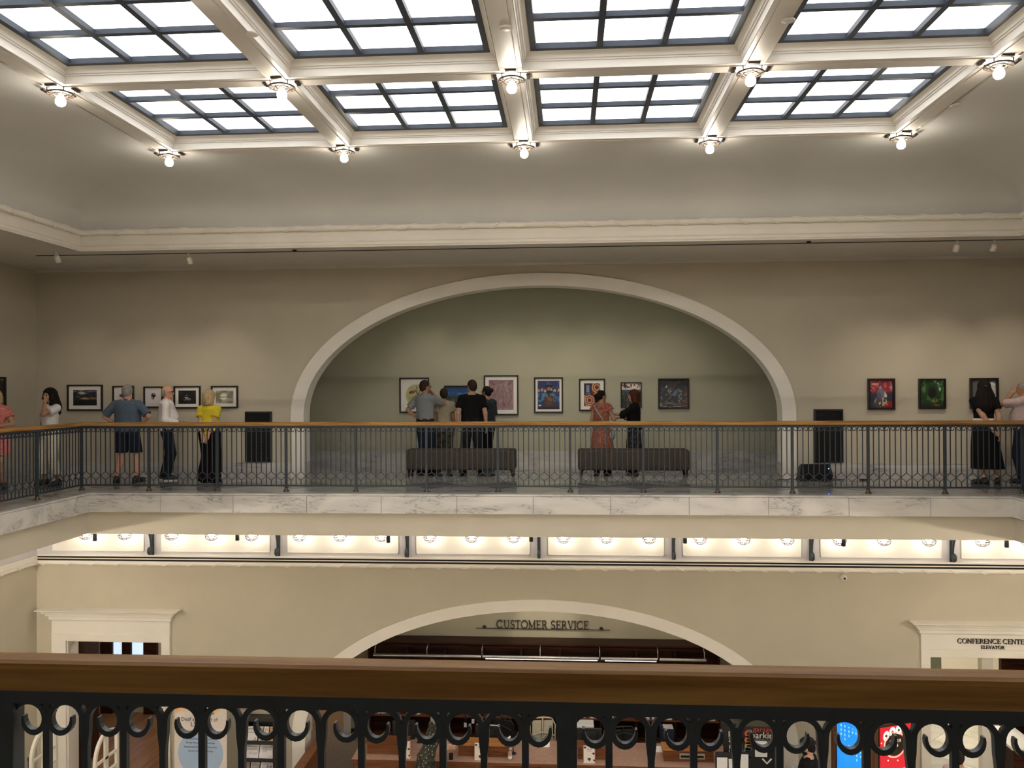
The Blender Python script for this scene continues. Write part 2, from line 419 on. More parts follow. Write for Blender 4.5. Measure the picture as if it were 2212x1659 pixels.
# soffit over the gallery with its dark track slot, and the cornice
SLOTY = 13.36
struct('ceiling_soffit', ring_boxes(MB(), SOF, SOF+0.06, XL-0.0, XR, YF, YN), M_CEIL, 'grey soffit over the gallery')
SL = struct('trim_track_slot', MB().box(XL-0.3, XR+0.5, SLOTY-0.022, SLOTY+0.022, SOF-0.006, SOF+0.01)
       .box(XL-0.36, XL-0.30, YN, YF-0.2, SOF-0.006, SOF+0.01) if False else MB().box(XL-1.0, XR+2.0, SLOTY-0.022, SLOTY+0.022, SOF-0.006, SOF+0.01), M_BLACKMATT, 'dark lighting track slot in the soffit')
ms = MB(); ms.box(XWL, XWR, YW-0.06, YW, SOF-0.05, SOF)
struct('trim_wall_top', ms, M_CEIL, 'small moulding at the top of the wall')
CORN = struct('trim_cornice', ring_sweep(MB(), [(-0.0, SOF+0.02), (0.0, SOF-0.004), (0.002, SOF+0.012), (0.022, SOF+0.03), (0.026, SOF+0.07), (0.004, SOF+0.085), (-0.005, SOF+0.10), (-0.012, SOF+0.17), (-0.03, SOF+0.24), (-0.03, SOF+0.26), (-0.02, SOF+0.345), (-0.05, SOF+0.355)], (XL, XR, YF, YN)), M_WHITE, 'white cornice with a ribbon-wrapped moulding')
def rope(parent, x0, x1, y, z, r, m, pitch, axis='x', xmid=None):
    n = 40; ax = lambda t: (t, y, z) if axis == 'x' else (y, t, z)
    part('rope_moulding', MB().tube([ax(x0+(x1-x0)*i/n) for i in range(n+1)], r, 14), m, parent)
    mm = []
    for sgn in (1, -1):
        w = MB(); k = 9; vs = []; fs = []
        for i in range(k+1):
            ph = -PI*0.62+PI*1.24*i/k                       # around the visible side
            s = sgn*(i/k-0.5)*0.26
            for d in (-0.030, -0.018, 0.018, 0.030):
                rr = r*1.02+ (0.013 if abs(d) < 0.02 else 0.0)
                vs.append((s+d, -rr*math.cos(ph), rr*math.sin(ph)))
        for i in range(k):
            for d in range(3): fs.append((4*i+d, 4*i+d+1, 4*i+5+d, 4*i+4+d))
        w.add(vs, fs, True); me = w.mesh('ribbon_wrap'); setmat(me, m); mm.append(me)
    t = x0+pitch/2; xm = xmid if xmid is not None else (x0+x1)/2
    while t < x1-0.1:
        link('ribbon_wrap', mm[0] if t < xm else mm[1], parent, ax(t), (0,0,0) if axis == 'x' else (0,0,PI/2)); t += pitch
rope(CORN, XL, XR, YF-0.010, SOF+0.302, 0.042, M_WHITE, 0.47)
rope(CORN, YN, YF, XL+0.010, SOF+0.302, 0.042, M_WHITE, 0.47, 'y')
rope(CORN, YN, YF, XR-0.010, SOF+0.302, 0.042, M_WHITE, 0.47, 'y')

# cove between cornice and coffers
CZ = 4.80; CS = 2.369; CY1 = 10.70; CX = -0.555; BW = 0.24
PX0, PX1, PY1, PY0 = CX-2*CS-0.20, CX+2*CS+0.20, CY1+0.18, CY1-3*CS-0.18
cv = MB(); vs = []; fs = []; NC = 18
for i in range(NC+1):
    t = 1-math.cos(PI/2*i/NC); p = 2.8
    z = SOF+0.35 + (CZ+0.03-SOF-0.35)*(1-(1-t)**p)**(1/p)
    a = (XL-0.04, XR+0.04, YF+0.04, YN-0.04); b = (PX0, PX1, PY1, PY0)
    q = [a[k]+(b[k]-a[k])*t for k in range(4)]
    vs += [(q[0],q[3],z),(q[1],q[3],z),(q[1],q[2],z),(q[0],q[2],z)]
for k in range(4):
    col = [(vs[4*i+k], vs[4*i+(k+1) % 4]) for i in range(NC+1)]
    v2 = [p for c in col for p in c]
    cv.add(v2, [(2*i, 2*i+1, 2*i+3, 2*i+2) for i in range(NC)], True)
struct('ceiling_cove', cv, M_COVE, 'grey curved cove below the skylight')

# coffered ceiling grid
gb = MB()
for j in range(4):
    y = CY1-j*CS; gb.box(PX0+0.05, PX1-0.05, y-BW/2+0.004, y+BW/2-0.004, CZ, CZ+0.255)
for i in range(5):
    x = CX+(i-2)*CS; gb.box(x-BW/2+0.004, x+BW/2-0.004, PY0+0.05, PY1-0.05, CZ-0.001, CZ+0.255)
ring_sweep(gb, [(0.0, CZ+0.06), (0.0, CZ+0.028), (0.025, CZ+0.022), (0.025, CZ+0.008), (0.05, CZ+0.004), (0.05, CZ+0.06)], (PX0, PX1, PY1, PY0))
GRID = struct('ceiling_grid', gb, M_CEIL, 'white coffered ceiling beams between the skylights')
strip = MB()
for i in range(5):
    x = CX+(i-2)*CS; strip.box(x-0.065, x+0.065, PY0+0.1, PY1-0.1, CZ-0.012, CZ)
for j in range(4):
    y = CY1-j*CS; strip.box(PX0+0.1, PX1-0.1, y-0.065, y+0.065, CZ-0.011, CZ)
part('beam_strip', strip, M_CEIL, GRID)
half = CS/2-BW/2
def coffer_meshes():
    m = MB(); prof = [(0.0, 0.0), (0.0, 0.078), (0.014, 0.080), (0.016, 0.094), (0.030, 0.096), (0.032, 0.106)]
    for k in range(7):
        a = PI/2*k/6; prof.append((0.032+0.045*(1-math.cos(a)), 0.106+0.050*math.sin(a)))
    prof += [(0.082, 0.156), (0.082, 0.24)]
    ring_sweep(m, prof, (-half, half, half, -half)); me_c = m.mesh('coffer_moulding'); setmat(me_c, M_WHITE)
    e = 0.078; fr = MB(); h2 = half-e
    ring_sweep(fr, [(0, 0.152), (0.058, 0.152), (0.058, 0.215), (0, 0.215)], (-h2, h2, h2, -h2)); me_f = fr.mesh('skylight_frame'); setmat(me_f, M_STEEL)
    ih = h2-0.058; pw = 2*ih/3
    bx = MB().box(-0.030, 0.030, -ih, ih, 0.154, 0.213).mesh('glazing_bar'); setmat(bx, M_STEEL)
    by = MB().box(-ih, ih, -0.030, 0.030, 0.156, 0.211).mesh('glazing_bar'); setmat(by, M_STEEL)
    pn = MB().box(-pw/2+0.005, pw/2-0.005, -pw/2+0.005, pw/2-0.005, 0.205, 0.215).mesh('pane'); setmat(pn, M_PANE)
    pd = pn.copy(); setmat(pd, M_PANE_DIM)
    return me_c, me_f, bx, by, pn, pd, pw
me_c, me_f, me_bx, me_by, me_pn, me_pd, PW = coffer_meshes()
wn = 0
for j in range(3):
    for i in range(4):
        wn += 1
        w = bpy.data.objects.new('window_%d' % wn, me_f); C.objects.link(w); w.location = (CX+(i-1.5)*CS, CY1-(j+0.5)*CS, CZ)
        tag(w, 'back-lit skylight with nine panes in a steel frame, coffer %d of row %d from the far wall' % (i+1, j+1), None, None, 'structure')
        link('coffer_moulding', me_c, w); 
        for k in (-0.5, 0.5):
            link('glazing_bar', me_bx, w, (k*PW, 0, 0)); link('glazing_bar', me_by, w, (0, k*PW, 0))
        for a in (-1, 0, 1):
            for b in (-1, 0, 1):
                link('pane', me_pd if (i == 1 and j == 0 and a == -1 and b == 0) else me_pn, w, (a*PW, b*PW, 0))
# roof over the laylight so no outside light leaks in
struct('ceiling_roof', MB().box(XWL-0.2, XWR+0.2, YB-0.2, 22.0, 5.06, 5.2), M_CEIL, 'roof above the skylights')
# sprinkler covers on the beams
for (x, y) in ((-2.78, 7.15), (-0.53, 7.2), (1.90, 7.25), (4.35, 9.6)):
    single('sprinkler_cover', MB().lathe([(0.0, -0.012), (0.05, -0.012), (0.058, -0.006), (0.058, 0.0)], (x, y, CZ-0.012), 20), M_CEIL, 'small round sprinkler cover on the beam %s' % {-2.78: 'left of the upper middle skylight', -0.53: 'in the middle of the ceiling', 1.90: 'right of the upper middle skylight', 4.35: 'on the far right edge of the ceiling'}[x], 'sprinkler cover', 'sprinkler covers')

# ---------------- lower storey: frieze, ledge, rope and door cases on the far wall
FRY = YW
FR = struct('trim_frieze', MB().box(XWL, XWR, YW-0.03, YW, -1.47, -0.66).box(XWL, XWL+0.03, YB, YW, -1.47, -0.66).box(XWR-0.03, XWR, YB, YW, -1.47, -0.66), M_FRIEZE, 'white frieze under the gallery, shade put into its colour')
BRX = [X0+2.40*k for k in range(-3, 4)]
for k in range(-4, 4):
    xa = X0+2.40*k+0.18; xb = X0+2.40*(k+1)-0.18
    xa = max(xa, XWL+0.35); xb = min(xb, XWR-0.3)
    m = MB(); m.box(xa, xb, YW-0.036, YW-0.028, -1.365, -0.70)
    m.box(xa-0.015, xa, YW-0.045, YW-0.028, -1.38, -0.68); m.box(xb, xb+0.015, YW-0.045, YW-0.028, -1.38, -0.68); m.box(xa-0.015, xb+0.015, YW-0.045, YW-0.028, -1.38, -1.365)
    part('frieze_panel', m, M_PANEL, FR)
led = MB()
led.box(XWL, XWR, YW-0.075, YW, -1.475, -1.445); led.box(XWL, XWR, YW-0.078, YW, -1.523, -1.505); led.box(XWL, XWR, YW-0.074, YW, -1.572, -1.555)
led.box(XWL, XWL+0.07, YB, YW, -1.56, -1.455); led.box(XWR-0.07, XWR, YB, YW, -1.56, -1.455)
LEDGE = struct('trim_ledge', led, M_WHITE, 'white ledge with two dark lighting grooves')
part('dark_groove', MB().box(XWL+0.05, XWR-0.05, YW-0.076, YW, -1.506, -1.474).box(XWL+0.05, XWR-0.05, YW-0.0765, YW, -1.556, -1.522), M_BLACKMATT, LEDGE)
rope(LEDGE, XWL, XWR, YW-0.035, -1.600, 0.042, M_WHITE, 0.47)
rope(LEDGE, YB, YW, XWL+0.035, -1.600, 0.042, M_WHITE, 0.47, 'y')

def door_case(name, x0, x1, ztop, zc, label, ox0, ox1):
    """white door case: jambs, frieze board and crown"""
    y = YW; m = MB()
    m.box(x0, ox0, y-0.045, y+0.02, GF, zc); m.box(ox1, x1, y-0.045, y+0.02, GF, zc)
    m.box(ox0, ox1, y-0.045, y+0.02, zc-0.0, zc) if False else None
    o = struct(name, m, M_WHITE, label)
    part('architrave', MB().box(x0, x1, y-0.045, y+0.02, zc, zc+0.115).box(x0-0.005, x1+0.005, y-0.055, y, zc+0.115, zc+0.135), M_WHITE, o)
    part('frieze_board', MB().box(x0, x1, y-0.04, y, zc+0.135, ztop-0.20), M_WHITE, o)
    cr = MB(); prof = [(0.02, ztop-0.225), (0.035, ztop-0.205), (0.04, ztop-0.15), (0.075, ztop-0.135), (0.085, ztop-0.095), (0.12, ztop-0.08), (0.135, ztop-0.045), (0.175, ztop-0.02), (0.21, ztop-0.012), (0.21, ztop)]
    vs = []; fs = []
    for e, z in prof: vs += [(x0-e, y, z), (x0-e, y-0.04-e, z), (x1+e, y-0.04-e, z), (x1+e, y, z)]
    for i in range(len(prof)-1):
        for k in range(3): fs.append((4*i+k, 4*i+k+1, 4*i+5+k, 4*i+4+k))
    n = 4*(len(prof)-1); fs.append((n, n+1, n+2, n+3)); cr.add(vs, fs); part('crown_moulding', cr, M_WHITE, o)
    # inner reveal
    part('door_reveal', MB().box(ox0-0.001, ox0+0.02, y, y+TH, GF, zc).box(ox1-0.02, ox1+0.001, y, y+TH, GF, zc).box(ox0, ox1, y, y+TH, zc-0.02, zc+0.001), M_WHITE, o)
    return o
D1 = door_case('door_1', -9.713, -7.425, -2.46, -3.07, 'white door case with a wide crown on the left', -9.435, -7.586)
D2 = door_case('door_2', 6.130, 8.54, -2.475, -3.10, 'white door case lettered for the conference center', 6.285, 8.39)

M_CREAMW = paint('pale_cream_wall', (0.72, 0.66, 0.54), 0.8, 0.03, 2)
struct('wall_hall_partition', MB().box(6.36, 7.05, 16.3, 16.4, -4.4, -1.7), paint('dull_green_panel', (0.20, 0.23, 0.17), 0.7, 0.05, 3), 'dull green panel high inside the conference hall')
struct('wall_hall_dark', MB().box(8.25, 9.6, 16.5, 16.6, GF, -1.7), M_DARKWOOD, 'dark wooden wall at the right inside the conference hall')
# room behind the left door, the service alcove and the room behind the right door
struct('wall_left_room', MB().box(XWL-0.6, -6.9, 18.2, 18.4, GF, -1).box(XWL-0.8, XWL-0.6, YW+TH, 18.4, GF, -1).box(-6.9, -6.7, YW+TH, 18.4, GF, -1), M_WALL, 'wall of the room behind the left door')
struct('ceiling_left_room', MB().box(XWL-0.8, -6.6, YW+TH, 18.4, -1.9, -1.7), M_WHITE, 'ceiling of the room behind the left door')
struct('floor_left_room', MB().box(XWL-0.6, -6.9, YW, 18.2, GF, GF+0.012), wood('brown_plank_floor', (0.16, 0.075, 0.035), (0.27, 0.135, 0.065), 0.35, 1.0, 1), 'brown wooden floor behind the left door')
LOWN = 17.35
struct('wall_service', MB().box(NX0-0.2, -5.55, LOWN, LOWN+0.15, GF, -1.2).box(-4.80, NX1+0.2, LOWN, LOWN+0.15, GF, -1.2).box(-5.55, -4.80, LOWN, LOWN+0.15, -3.5, -1.2)
       .box(NX0-0.2, NX0, YW+TH, LOWN, GF, -1.2).box(NX1, NX1+0.2, YW+TH, LOWN, GF, -1.2), M_SAGE, 'sage wall of the customer service alcove')
struct('ceiling_service', MB().box(NX0-0.2, NX1+0.2, YW+TH, LOWN+1.2, -1.25, -1.1), M_SAGE, 'ceiling of the customer service alcove')
struct('wall_passage', MB().box(-6.3, -4.2, 17.80, 17.95, GF, -1.2).box(-4.2, -4.05, LOWN, 17.95, GF, -1.2).box(-6.45, -6.3, LOWN, 17.95, GF, -1.2), M_PEACH, 'peach wall of the passage beside the service desk')
struct('trim_passage', MB().box(-4.80, -4.64, LOWN-0.03, LOWN+0.16, GF, -3.4).box(-5.65, -5.53, LOWN-0.03, LOWN+0.16, GF, -3.4), M_WHITE, 'white casing of the passage opening')
struct('baseboard_service', MB().box(-4.64, NX1, LOWN-0.02, LOWN, GF, GF+0.12), M_BLACK, 'black baseboard in the service alcove')
struct('wall_conference', MB().box(5.7, 10.3, 20.0, 20.2, GF, -1).box(5.6, 5.8, YW+TH, 20.2, GF, -1).box(10.2, 10.4, YW+TH, 20.2, GF, -1), M_CREAMW, 'pale wall of the conference hall')
struct('ceiling_conference', MB().box(5.6, 10.4, YW+TH, 20.2, -1.7, -1.5), M_WHITE, 'ceiling of the conference hall')
# ------------------------------------------------------------------ railings
BP = PITCHP/14; TOPB = 1.018; BOTB = 0.09
def scroll_path(s):
    """hooked scroll leaving the forked bar at x=0 towards +s"""
    p = [(0.0, 0, 0.90), (s*0.001, 0, 0.93), (s*0.004, 0, 0.955)]
    cx, cz = 0.0395, 0.982; R = 0.0345
    for k in range(13):
        a = PI*1.0-PI*k/12; p.append((s*(cx+R*math.cos(a)), 0, cz+R*math.sin(a)))
    for k in range(1, 12):                                   # the tail curls back on a smaller circle
        a = -PI*1.06*k/11; r = 0.0240-0.0020*k/11; p.append((s*(cx+R-0.0240+r*math.cos(a)), 0, cz+1.22*r*math.sin(a)))
    return p
SCW = [0.0112]*18+[0.0112, 0.0112, 0.0112, 0.0108, 0.0102, 0.0092, 0.0078, 0.0060, 0.0040]
m = MB(); m.bar([(0,0,BOTB), (0,0,0.965)], 0.0125, 0.012); m.bar(scroll_path(1), SCW, 0.013); m.bar(scroll_path(-1), SCW, 0.013)
ME_FORK = m.mesh('forked_baluster'); setmat(ME_FORK, M_IRON)
m = MB(); m.bar([(0,0,0.31), (0,0,TOPB+0.004)], 0.0135, 0.012); m.bar([(0,0,BOTB), (0,0,0.176)], 0.0125, 0.012)
for s in (1, -1):
    m.bar([(0,0,0.312), (s*BP,0,0.243), (0,0,0.174)], 0.0105, 0.010)
ME_DIA = m.mesh('diamond_baluster'); setmat(ME_DIA, M_IRON)
m = MB(); m.bar(scroll_path(1), SCW, 0.013); ME_HALF_R = m.mesh('scroll'); setmat(ME_HALF_R, M_IRON)
m = MB(); m.bar(scroll_path(-1), SCW, 0.013); ME_HALF_L = m.mesh('scroll'); setmat(ME_HALF_L, M_IRON)
m = MB(); m.bbox(-0.0195, 0.0195, -0.0195, 0.0195, 0.03, TOPB+0.003, 0.003); ME_POST = m.mesh('post'); setmat(ME_POST, M_IRON)
m = MB().lathe([(0.05, 0.0), (0.05, 0.012), (0.036, 0.02), (0.028, 0.035), (0.026, 0.05), (0.019, 0.055)], (0,0,0), 16); ME_FOOT = m.mesh('post_foot'); setmat(ME_FOOT, M_BRASS)
def rail_profile(w=0.040, h=0.060, z=1.048):
    q = [(0.84, 0.0), (0.96, 0.10), (0.98, 0.22), (0.94, 0.34), (0.97, 0.46), (1.0, 0.62), (0.95, 0.78), (0.80, 0.90), (0.55, 0.97), (0.28, 1.0)]
    pts = [(-a*w, z+b*h) for a, b in q]+[(a*w, z+b*h) for a, b in q[::-1]]
    return pts
def railing(name, label, origin, rz, n, mat_w, skip=(), butt=False):
    """posts every PITCHP along local +x; n panels"""
    t = thing(name, label, 'railing', origin, rz); L = n*PITCHP
    pr = rail_profile(); v = []; 
    e0, e1 = (0.053, L-0.053) if butt else (-0.045, L+0.045)
    for x in (e0, e1): v += [(x, a, z) for a, z in pr]
    k = len(pr); f = [(i, (i+1) % k, k+(i+1) % k, k+i) for i in range(k)] + [tuple(range(k))[::-1], tuple(range(k, 2*k))]
    hr = MB().add(v, f); part('handrail', hr, mat_w, t, True)
    part('top_bar', MB().box(0.022 if butt else -0.021, L-0.022 if butt else L+0.021, -0.021, 0.021, TOPB, 1.049), M_IRON, t, True)
    part('bottom_bar', MB().box(0.02, L-0.02, -0.013, 0.013, BOTB-0.012, BOTB+0.012), M_IRON, t, True)
    for i in range(n+1):
        x = i*PITCHP
        end = butt and i in (0, n)
        if not end:
            p = link('post', ME_POST, t, (x,0,0)); link('post_foot', ME_FOOT, p)
        if i < n: link('scroll', ME_HALF_R, t if end else p, (x+0.022 if end else 0.004, 0, 0))
        if i > 0: link('scroll', ME_HALF_L, t if end else p, (x-0.022 if end else -0.004, 0, 0))
        if i < n and i not in skip:
            for q in range(1, 14):
                link('diamond_baluster' if q % 2 else 'forked_baluster', ME_DIA if q % 2 else ME_FORK, t, (x+q*BP, 0, 0))
    return t
railing('railing', 'dark iron railing with an oak handrail along the far side of the gallery', (XL, YF, 0), 0, 13, M_RAILWOOD)
railing('railing', 'dark iron railing with an oak handrail running back along the left side', (XL, YF-10*PITCHP, 0), PI/2, 10, M_RAILWOOD_Y, skip=range(0, 5), butt=True)
railing('railing', 'dark iron railing with an oak handrail going out of view at the right edge', (XR, YF, 0), -PI/2, 10, M_RAILWOOD_Y, skip=range(4, 10), butt=True)
railing('railing', 'nearest railing, its thick brown handrail crossing the bottom of the picture', (XL-0.027, YN, 0), 0, 13, M_RAILWOOD, skip=(0, 1, 2, 11, 12))

# ------------------------------------------------------------------ ceiling lamps
def ceiling_lamp():
    t = thing('ceiling_lamp', 'x', 'lamp', (0,0,0), 0, 'bare-bulb lamps at the crossings of the ceiling beams')
    for k in range(4):
        a = k*PI/2; mm = MB().box(-0.055, 0.055, 0.150, 0.185, -0.018, 0.0); mm.xform(Matrix.Rotation(a, 4, 'Z')); part('corner_plate', mm, M_LAMP, t, True)
    rg = MB(); ringp = [(0.128*math.cos(2*PI*i/28), 0.128*math.sin(2*PI*i/28), -0.045) for i in range(28)]; rg.tube(ringp, 0.009, 6, closed=True)
    ringi = [(0.072*math.cos(2*PI*i/20), 0.072*math.sin(2*PI*i/20), -0.052) for i in range(20)]; rg.tube(ringi, 0.006, 6, closed=True)
    part('ring', rg, M_LAMP, t, True)
    fl = MB()
    for i in range(12):
        a = 2*PI*i/12; c = (0.10*math.cos(a), 0.10*math.sin(a), -0.048)
        fl.tube([(c[0]+0.021*math.cos(b), c[1]+0.021*math.sin(b), c[2]) for b in [2*PI*q/8 for q in range(8)]], 0.004, 4, closed=True)
    for i in range(4):
        a = PI/4+PI/2*i; fl.tube([(0.125*math.cos(a), 0.125*math.sin(a), -0.045), (0.13*math.cos(a), 0.13*math.sin(a), 0.0)], 0.006, 5)
    part('filigree', fl, M_LAMP, t, True)
    part('socket', MB().lathe([(0.034, 0.0), (0.034, -0.04), (0.024, -0.055)], (0,0,0), 14), M_BRASS, t, True)
    b = MB().lathe([(0.020, -0.052), (0.030, -0.070), (0.047, -0.100), (0.052, -0.125), (0.047, -0.150), (0.030, -0.168), (0.0, -0.176)], (0,0,0), 14)
    part('bulb', b, M_BULB, t, True); return t
ords = ['leftmost', 'second from the left', 'middle', 'second from the right', 'rightmost']
lamp0 = ceiling_lamp(); first = True
for j in range(4):
    for i in range(5):
        loc = (CX+(i-2)*CS, CY1-j*CS, CZ-0.012)
        lab = 'bare bulb ceiling lamp, %s of the %s row' % (ords[i], ['farthest', 'second farthest', 'third', 'nearest'][j])
        if first: lamp0.location = loc; lamp0['label'] = lab; first = False
        else: copy_tree(lamp0, loc, lab)

# ------------------------------------------------------------------ lamps, brackets and spots under the gallery
def bowl_lamp():
    t = thing('bowl_lamp', 'x', 'lamp', (0,0,0), 0, 'caged bowl lamps under the gallery')
    part('canopy', MB().lathe([(0.0, 0.0), (0.06, 0.0), (0.06, -0.015), (0.02, -0.03), (0.012, -0.05), (0.012, -0.27), (0.03, -0.28), (0.03, -0.31)], (0,0,0), 12), M_BRASS, t, True)
    cg = MB()
    for k in range(8):
        a = 2*PI*k/8; cg.tube([(0.118*math.cos(b)*math.cos(a), 0.118*math.cos(b)*math.sin(a), -0.385-0.095*math.sin(b)) for b in [PI/2*q/6 for q in range(7)]], 0.0035, 4)
    for zz, rr in ((0.0, 0.118), (-0.045, 0.104), (-0.078, 0.068)):
        cg.tube([(rr*math.cos(2*PI*q/20), rr*math.sin(2*PI*q/20), -0.385+zz) for q in range(20)], 0.004 if zz else 0.006, 4, closed=True)
    for k in range(3):
        a = 2*PI*k/3; cg.tube([(0.118*math.cos(a), 0.118*math.sin(a), -0.385), (0.03*math.cos(a), 0.03*math.sin(a), -0.30)], 0.004, 4)
    part('cage', cg, M_LAMP, t, True)
    part('bulb', MB().lathe([(0.018, -0.305), (0.034, -0.335), (0.05, -0.37), (0.048, -0.40), (0.03, -0.425), (0.0, -0.435)], (0,0,0), 12), M_LOWBULB, t, True)
    return t
lampb = bowl_lamp(); first = True; LY = 14.80
bayn = ['far left corner', 'first full', 'second full', 'third full', 'fourth full', 'fifth full', 'sixth full', 'far right corner']
for k in range(-4, 4):
    for q, dx in ((0, -0.755), (1, 0.0), (2, 0.755)):
        x = X0+2.40*(k+0.5)+dx
        if x < XWL+0.9 or x > XWR-0.3: continue
        lab = 'caged bowl lamp hung before the white frieze, %s of the %s bay' % (['left', 'middle', 'right'][q], bayn[k+4])
        loc = (x, LY, SLAB_B)
        if first: lampb.location = loc; lampb['label'] = lab; first = False
        else: copy_tree(lampb, loc, lab)
# unseen lamps added under the other three sides, bulbs boosted to light the hall
for x, y, s in [(XWL+0.35, y, 'left') for y in (11.6, 9.3, 7.0, 4.7, 2.4)] + [(XWR-0.35, y, 'right') for y in (11.6, 9.3, 7.0, 4.7, 2.4)] + [(x, 0.3, 'near') for x in (-7.5, -5, -2.5, 0, 2.5, 5, 7.5)]:
    _c = copy_tree(lampb, (x, y, SLAB_B), 'added caged bowl lamp, out of view under the %s side of the gallery' % s)
    for _b in _c.children:
        if _b.name.startswith('bulb'):
            if 'side_bulb' not in MATS: _m = _b.data.copy(); setmat(_m, M_BOOSTBULB); MATS['side_bulb'] = _m
            _b.data = MATS['side_bulb']

def bracket():
    t = thing('iron_bracket', 'x', 'bracket', (0,0,0), 0, 'iron brackets under the far gallery')
    part('wall_bar', MB().box(-0.028, 0.028, -0.035, 0.0, -0.78, 0.0), M_IRON, t, True)
    arm = []
    for k in range(14):
        a = PI/2*k/13; arm.append((0, -0.06-0.75*(1-math.cos(a)), -0.62+0.60*math.sin(a)))
    v = MB().tube(arm, 0.022, 6); part('arm', v, M_IRON, t, True)
    sc = [(0, -0.06, -0.62)]
    for k in range(20):
        a = k/19*PI*1.9; r = 0.075*(1-0.55*k/19); sc.append((0, -0.115+r*math.cos(a)*0.9, -0.68-r*math.sin(a)))
    part('scroll', MB().tube(sc, 0.026, 6), M_IRON, t, True)
    part('boss', MB().sphere((0, -0.115, -0.685), 0.034, 10, 6), M_IRON, t, True)
    part('top_plate', MB().box(-0.028, 0.028, -0.85, 0.0, -0.035, 0.0), M_IRON, t, True)
    return t
br0 = bracket(); first = True
bo = ['first', 'second', 'third', 'fourth', 'fifth', 'sixth', 'seventh']
for i, x in enumerate(BRX):
    lab = 'dark iron scroll bracket on the white frieze, %s from the left' % bo[i]
    if first: br0.location = (x, YW-0.03, SLAB_B); br0['label'] = lab; first = False
    else: copy_tree(br0, (x, YW-0.03, SLAB_B), lab)

def track_spot(name, lab, group, m, ln=0.15, r=0.035, drop=0.30):
    t = thing(name, lab, 'spotlight', (0,0,0), 0, group)
    part('stem', MB().tube([(0,0,0), (0,0,-drop)], 0.008, 6), m, t, True)
    part('spot_head', MB().lathe([(0.0, 0.02), (r*0.8, 0.015), (r, -0.02), (r, -ln), (r*0.85, -ln-0.004), (r*0.8, -ln+0.02), (0, -ln+0.025)], (0,0,-drop), 14), m, t, True)
    part('spot_lens', MB().lathe([(r*0.6, -ln+0.012), (0, -ln+0.010)], (0,0,-drop), 10), M_METAL, t, True)
    return t
ds0 = track_spot('hanging_spotlight', 'x', 'small black spots among the bowl lamps', M_BLACK); first = True
for i, (x, y) in enumerate(((-8.62, 14.55), (-6.02, 14.7), (-3.22, 14.6), (-0.68, 14.8), (2.03, 14.75), (4.70, 14.6), (7.4, 14.6))):
    lab = 'small black spotlight hanging among the bowl lamps, %s from the left' % bo[i]
    if first: ds0.location = (x, y, SLAB_B); ds0['label'] = lab; first = False
    else: copy_tree(ds0, (x, y, SLAB_B), lab)

# white track heads below the soffit slot, aimed at the pictures
def soffit_spot(lab):
    t = thing('track_spotlight', lab, 'spotlight', (0,0,0), 0, 'white track heads under the soffit')
    part('stem', MB().box(-0.014, 0.014, -0.014, 0.014, -0.05, 0.0), M_WHITE, t, True)
    h = MB().lathe([(0.0, 0.05), (0.035, 0.045), (0.045, 0.0), (0.045, -0.07), (0.038, -0.07), (0.034, -0.04), (0, -0.035)], (0,0,0), 16)
    h.xform(Matrix.Translation((0, 0.02, -0.10)) @ Matrix.Rotation(math.radians(30), 4, 'X')); part('spot_head', h, M_WHITE, t, True)
    return t
ss0 = soffit_spot('x'); first = True
for x, y, lab in ((-8.35, 13.02, 'round white track spotlight near the left corner of the soffit'), (-6.28, 13.36, 'white track spotlight on the slot above the left pictures'), (6.06, 13.36, 'white track spotlight on the slot above the right pictures'), (6.62, 13.36, 'white track spotlight nearest the right edge of the picture')):
    if first: ss0.location = (x, y, SOF); ss0['label'] = lab; first = False
    else: copy_tree(ss0, (x, y, SOF), lab)
def spot(x, y, z, tx, ty, tz, w, deg=66, blend=1.0, col=(1.0, 0.86, 0.68)):
    ld = bpy.data.lights.new('picture_spot', 'SPOT'); ld.energy = w; ld.spot_size = math.radians(deg); ld.spot_blend = blend; ld.color = col; ld.shadow_soft_size = 0.04
    o = bpy.data.objects.new('picture_spot', ld); C.objects.link(o); o.location = (x, y, z)
    o.rotation_euler = (Vector((tx, ty, tz))-Vector((x, y, z))).to_track_quat('-Z', 'Y').to_euler(); return o
for x, w in ((-8.9, 0.5), (-7.6, 0.7), (-6.4, 1.0), (5.5, 1.1), (6.4, 1.2), (7.6, 1.2)):
    spot(x, SLOTY, SOF-0.17, x, YW, 1.15, SPOT_W*w)
for x, w in ((-2.9, 0.75), (-1.5, 0.9), (-0.4, 0.95), (0.6, 0.95), (2.0, 0.8)):
    spot(x, 15.75, 3.75, x, NICHE, 1.25, SPOT_W*w*1.1)
spot(-10.03+1.7, 11.0, SOF-0.05, XWL, 11.0, 1.6, SPOT_W)
# lamps of the service alcove and the rooms behind
def area(x, y, z, sx, sy, w, col=(1, 0.88, 0.72), name='room_ceiling_light'):
    ld = bpy.data.lights.new(name, 'AREA'); ld.shape = 'RECTANGLE'; ld.size = sx; ld.size_y = sy; ld.energy = w; ld.color = col
    o = bpy.data.objects.new(name, ld); C.objects.link(o); o.location = (x, y, z); return o
area(X0, 15.75, 3.80, 5.5, 0.25, 13, (0.92, 1.0, 0.82), 'alcove_cove_light')
area(-8.5, 16.8, -1.95, 1.0, 1.0, 25); area(8.2, 17.3, -1.75, 1.5, 1.5, 110, (1, 0.93, 0.8)); area(-5.2, 17.58, -3.2, 0.5, 0.25, 14, (1, 0.85, 0.65))
area(-1.0, 15.6, -1.3, 3.0, 0.3, 20, (1, 0.85, 0.7)); area(1.8, 15.9, -1.3, 2.0, 0.3, 12, (1, 0.85, 0.7))
spot(X0, 15.6, -1.8, X0+0.05, LOWN, -3.5, 60, 40, 0.6)
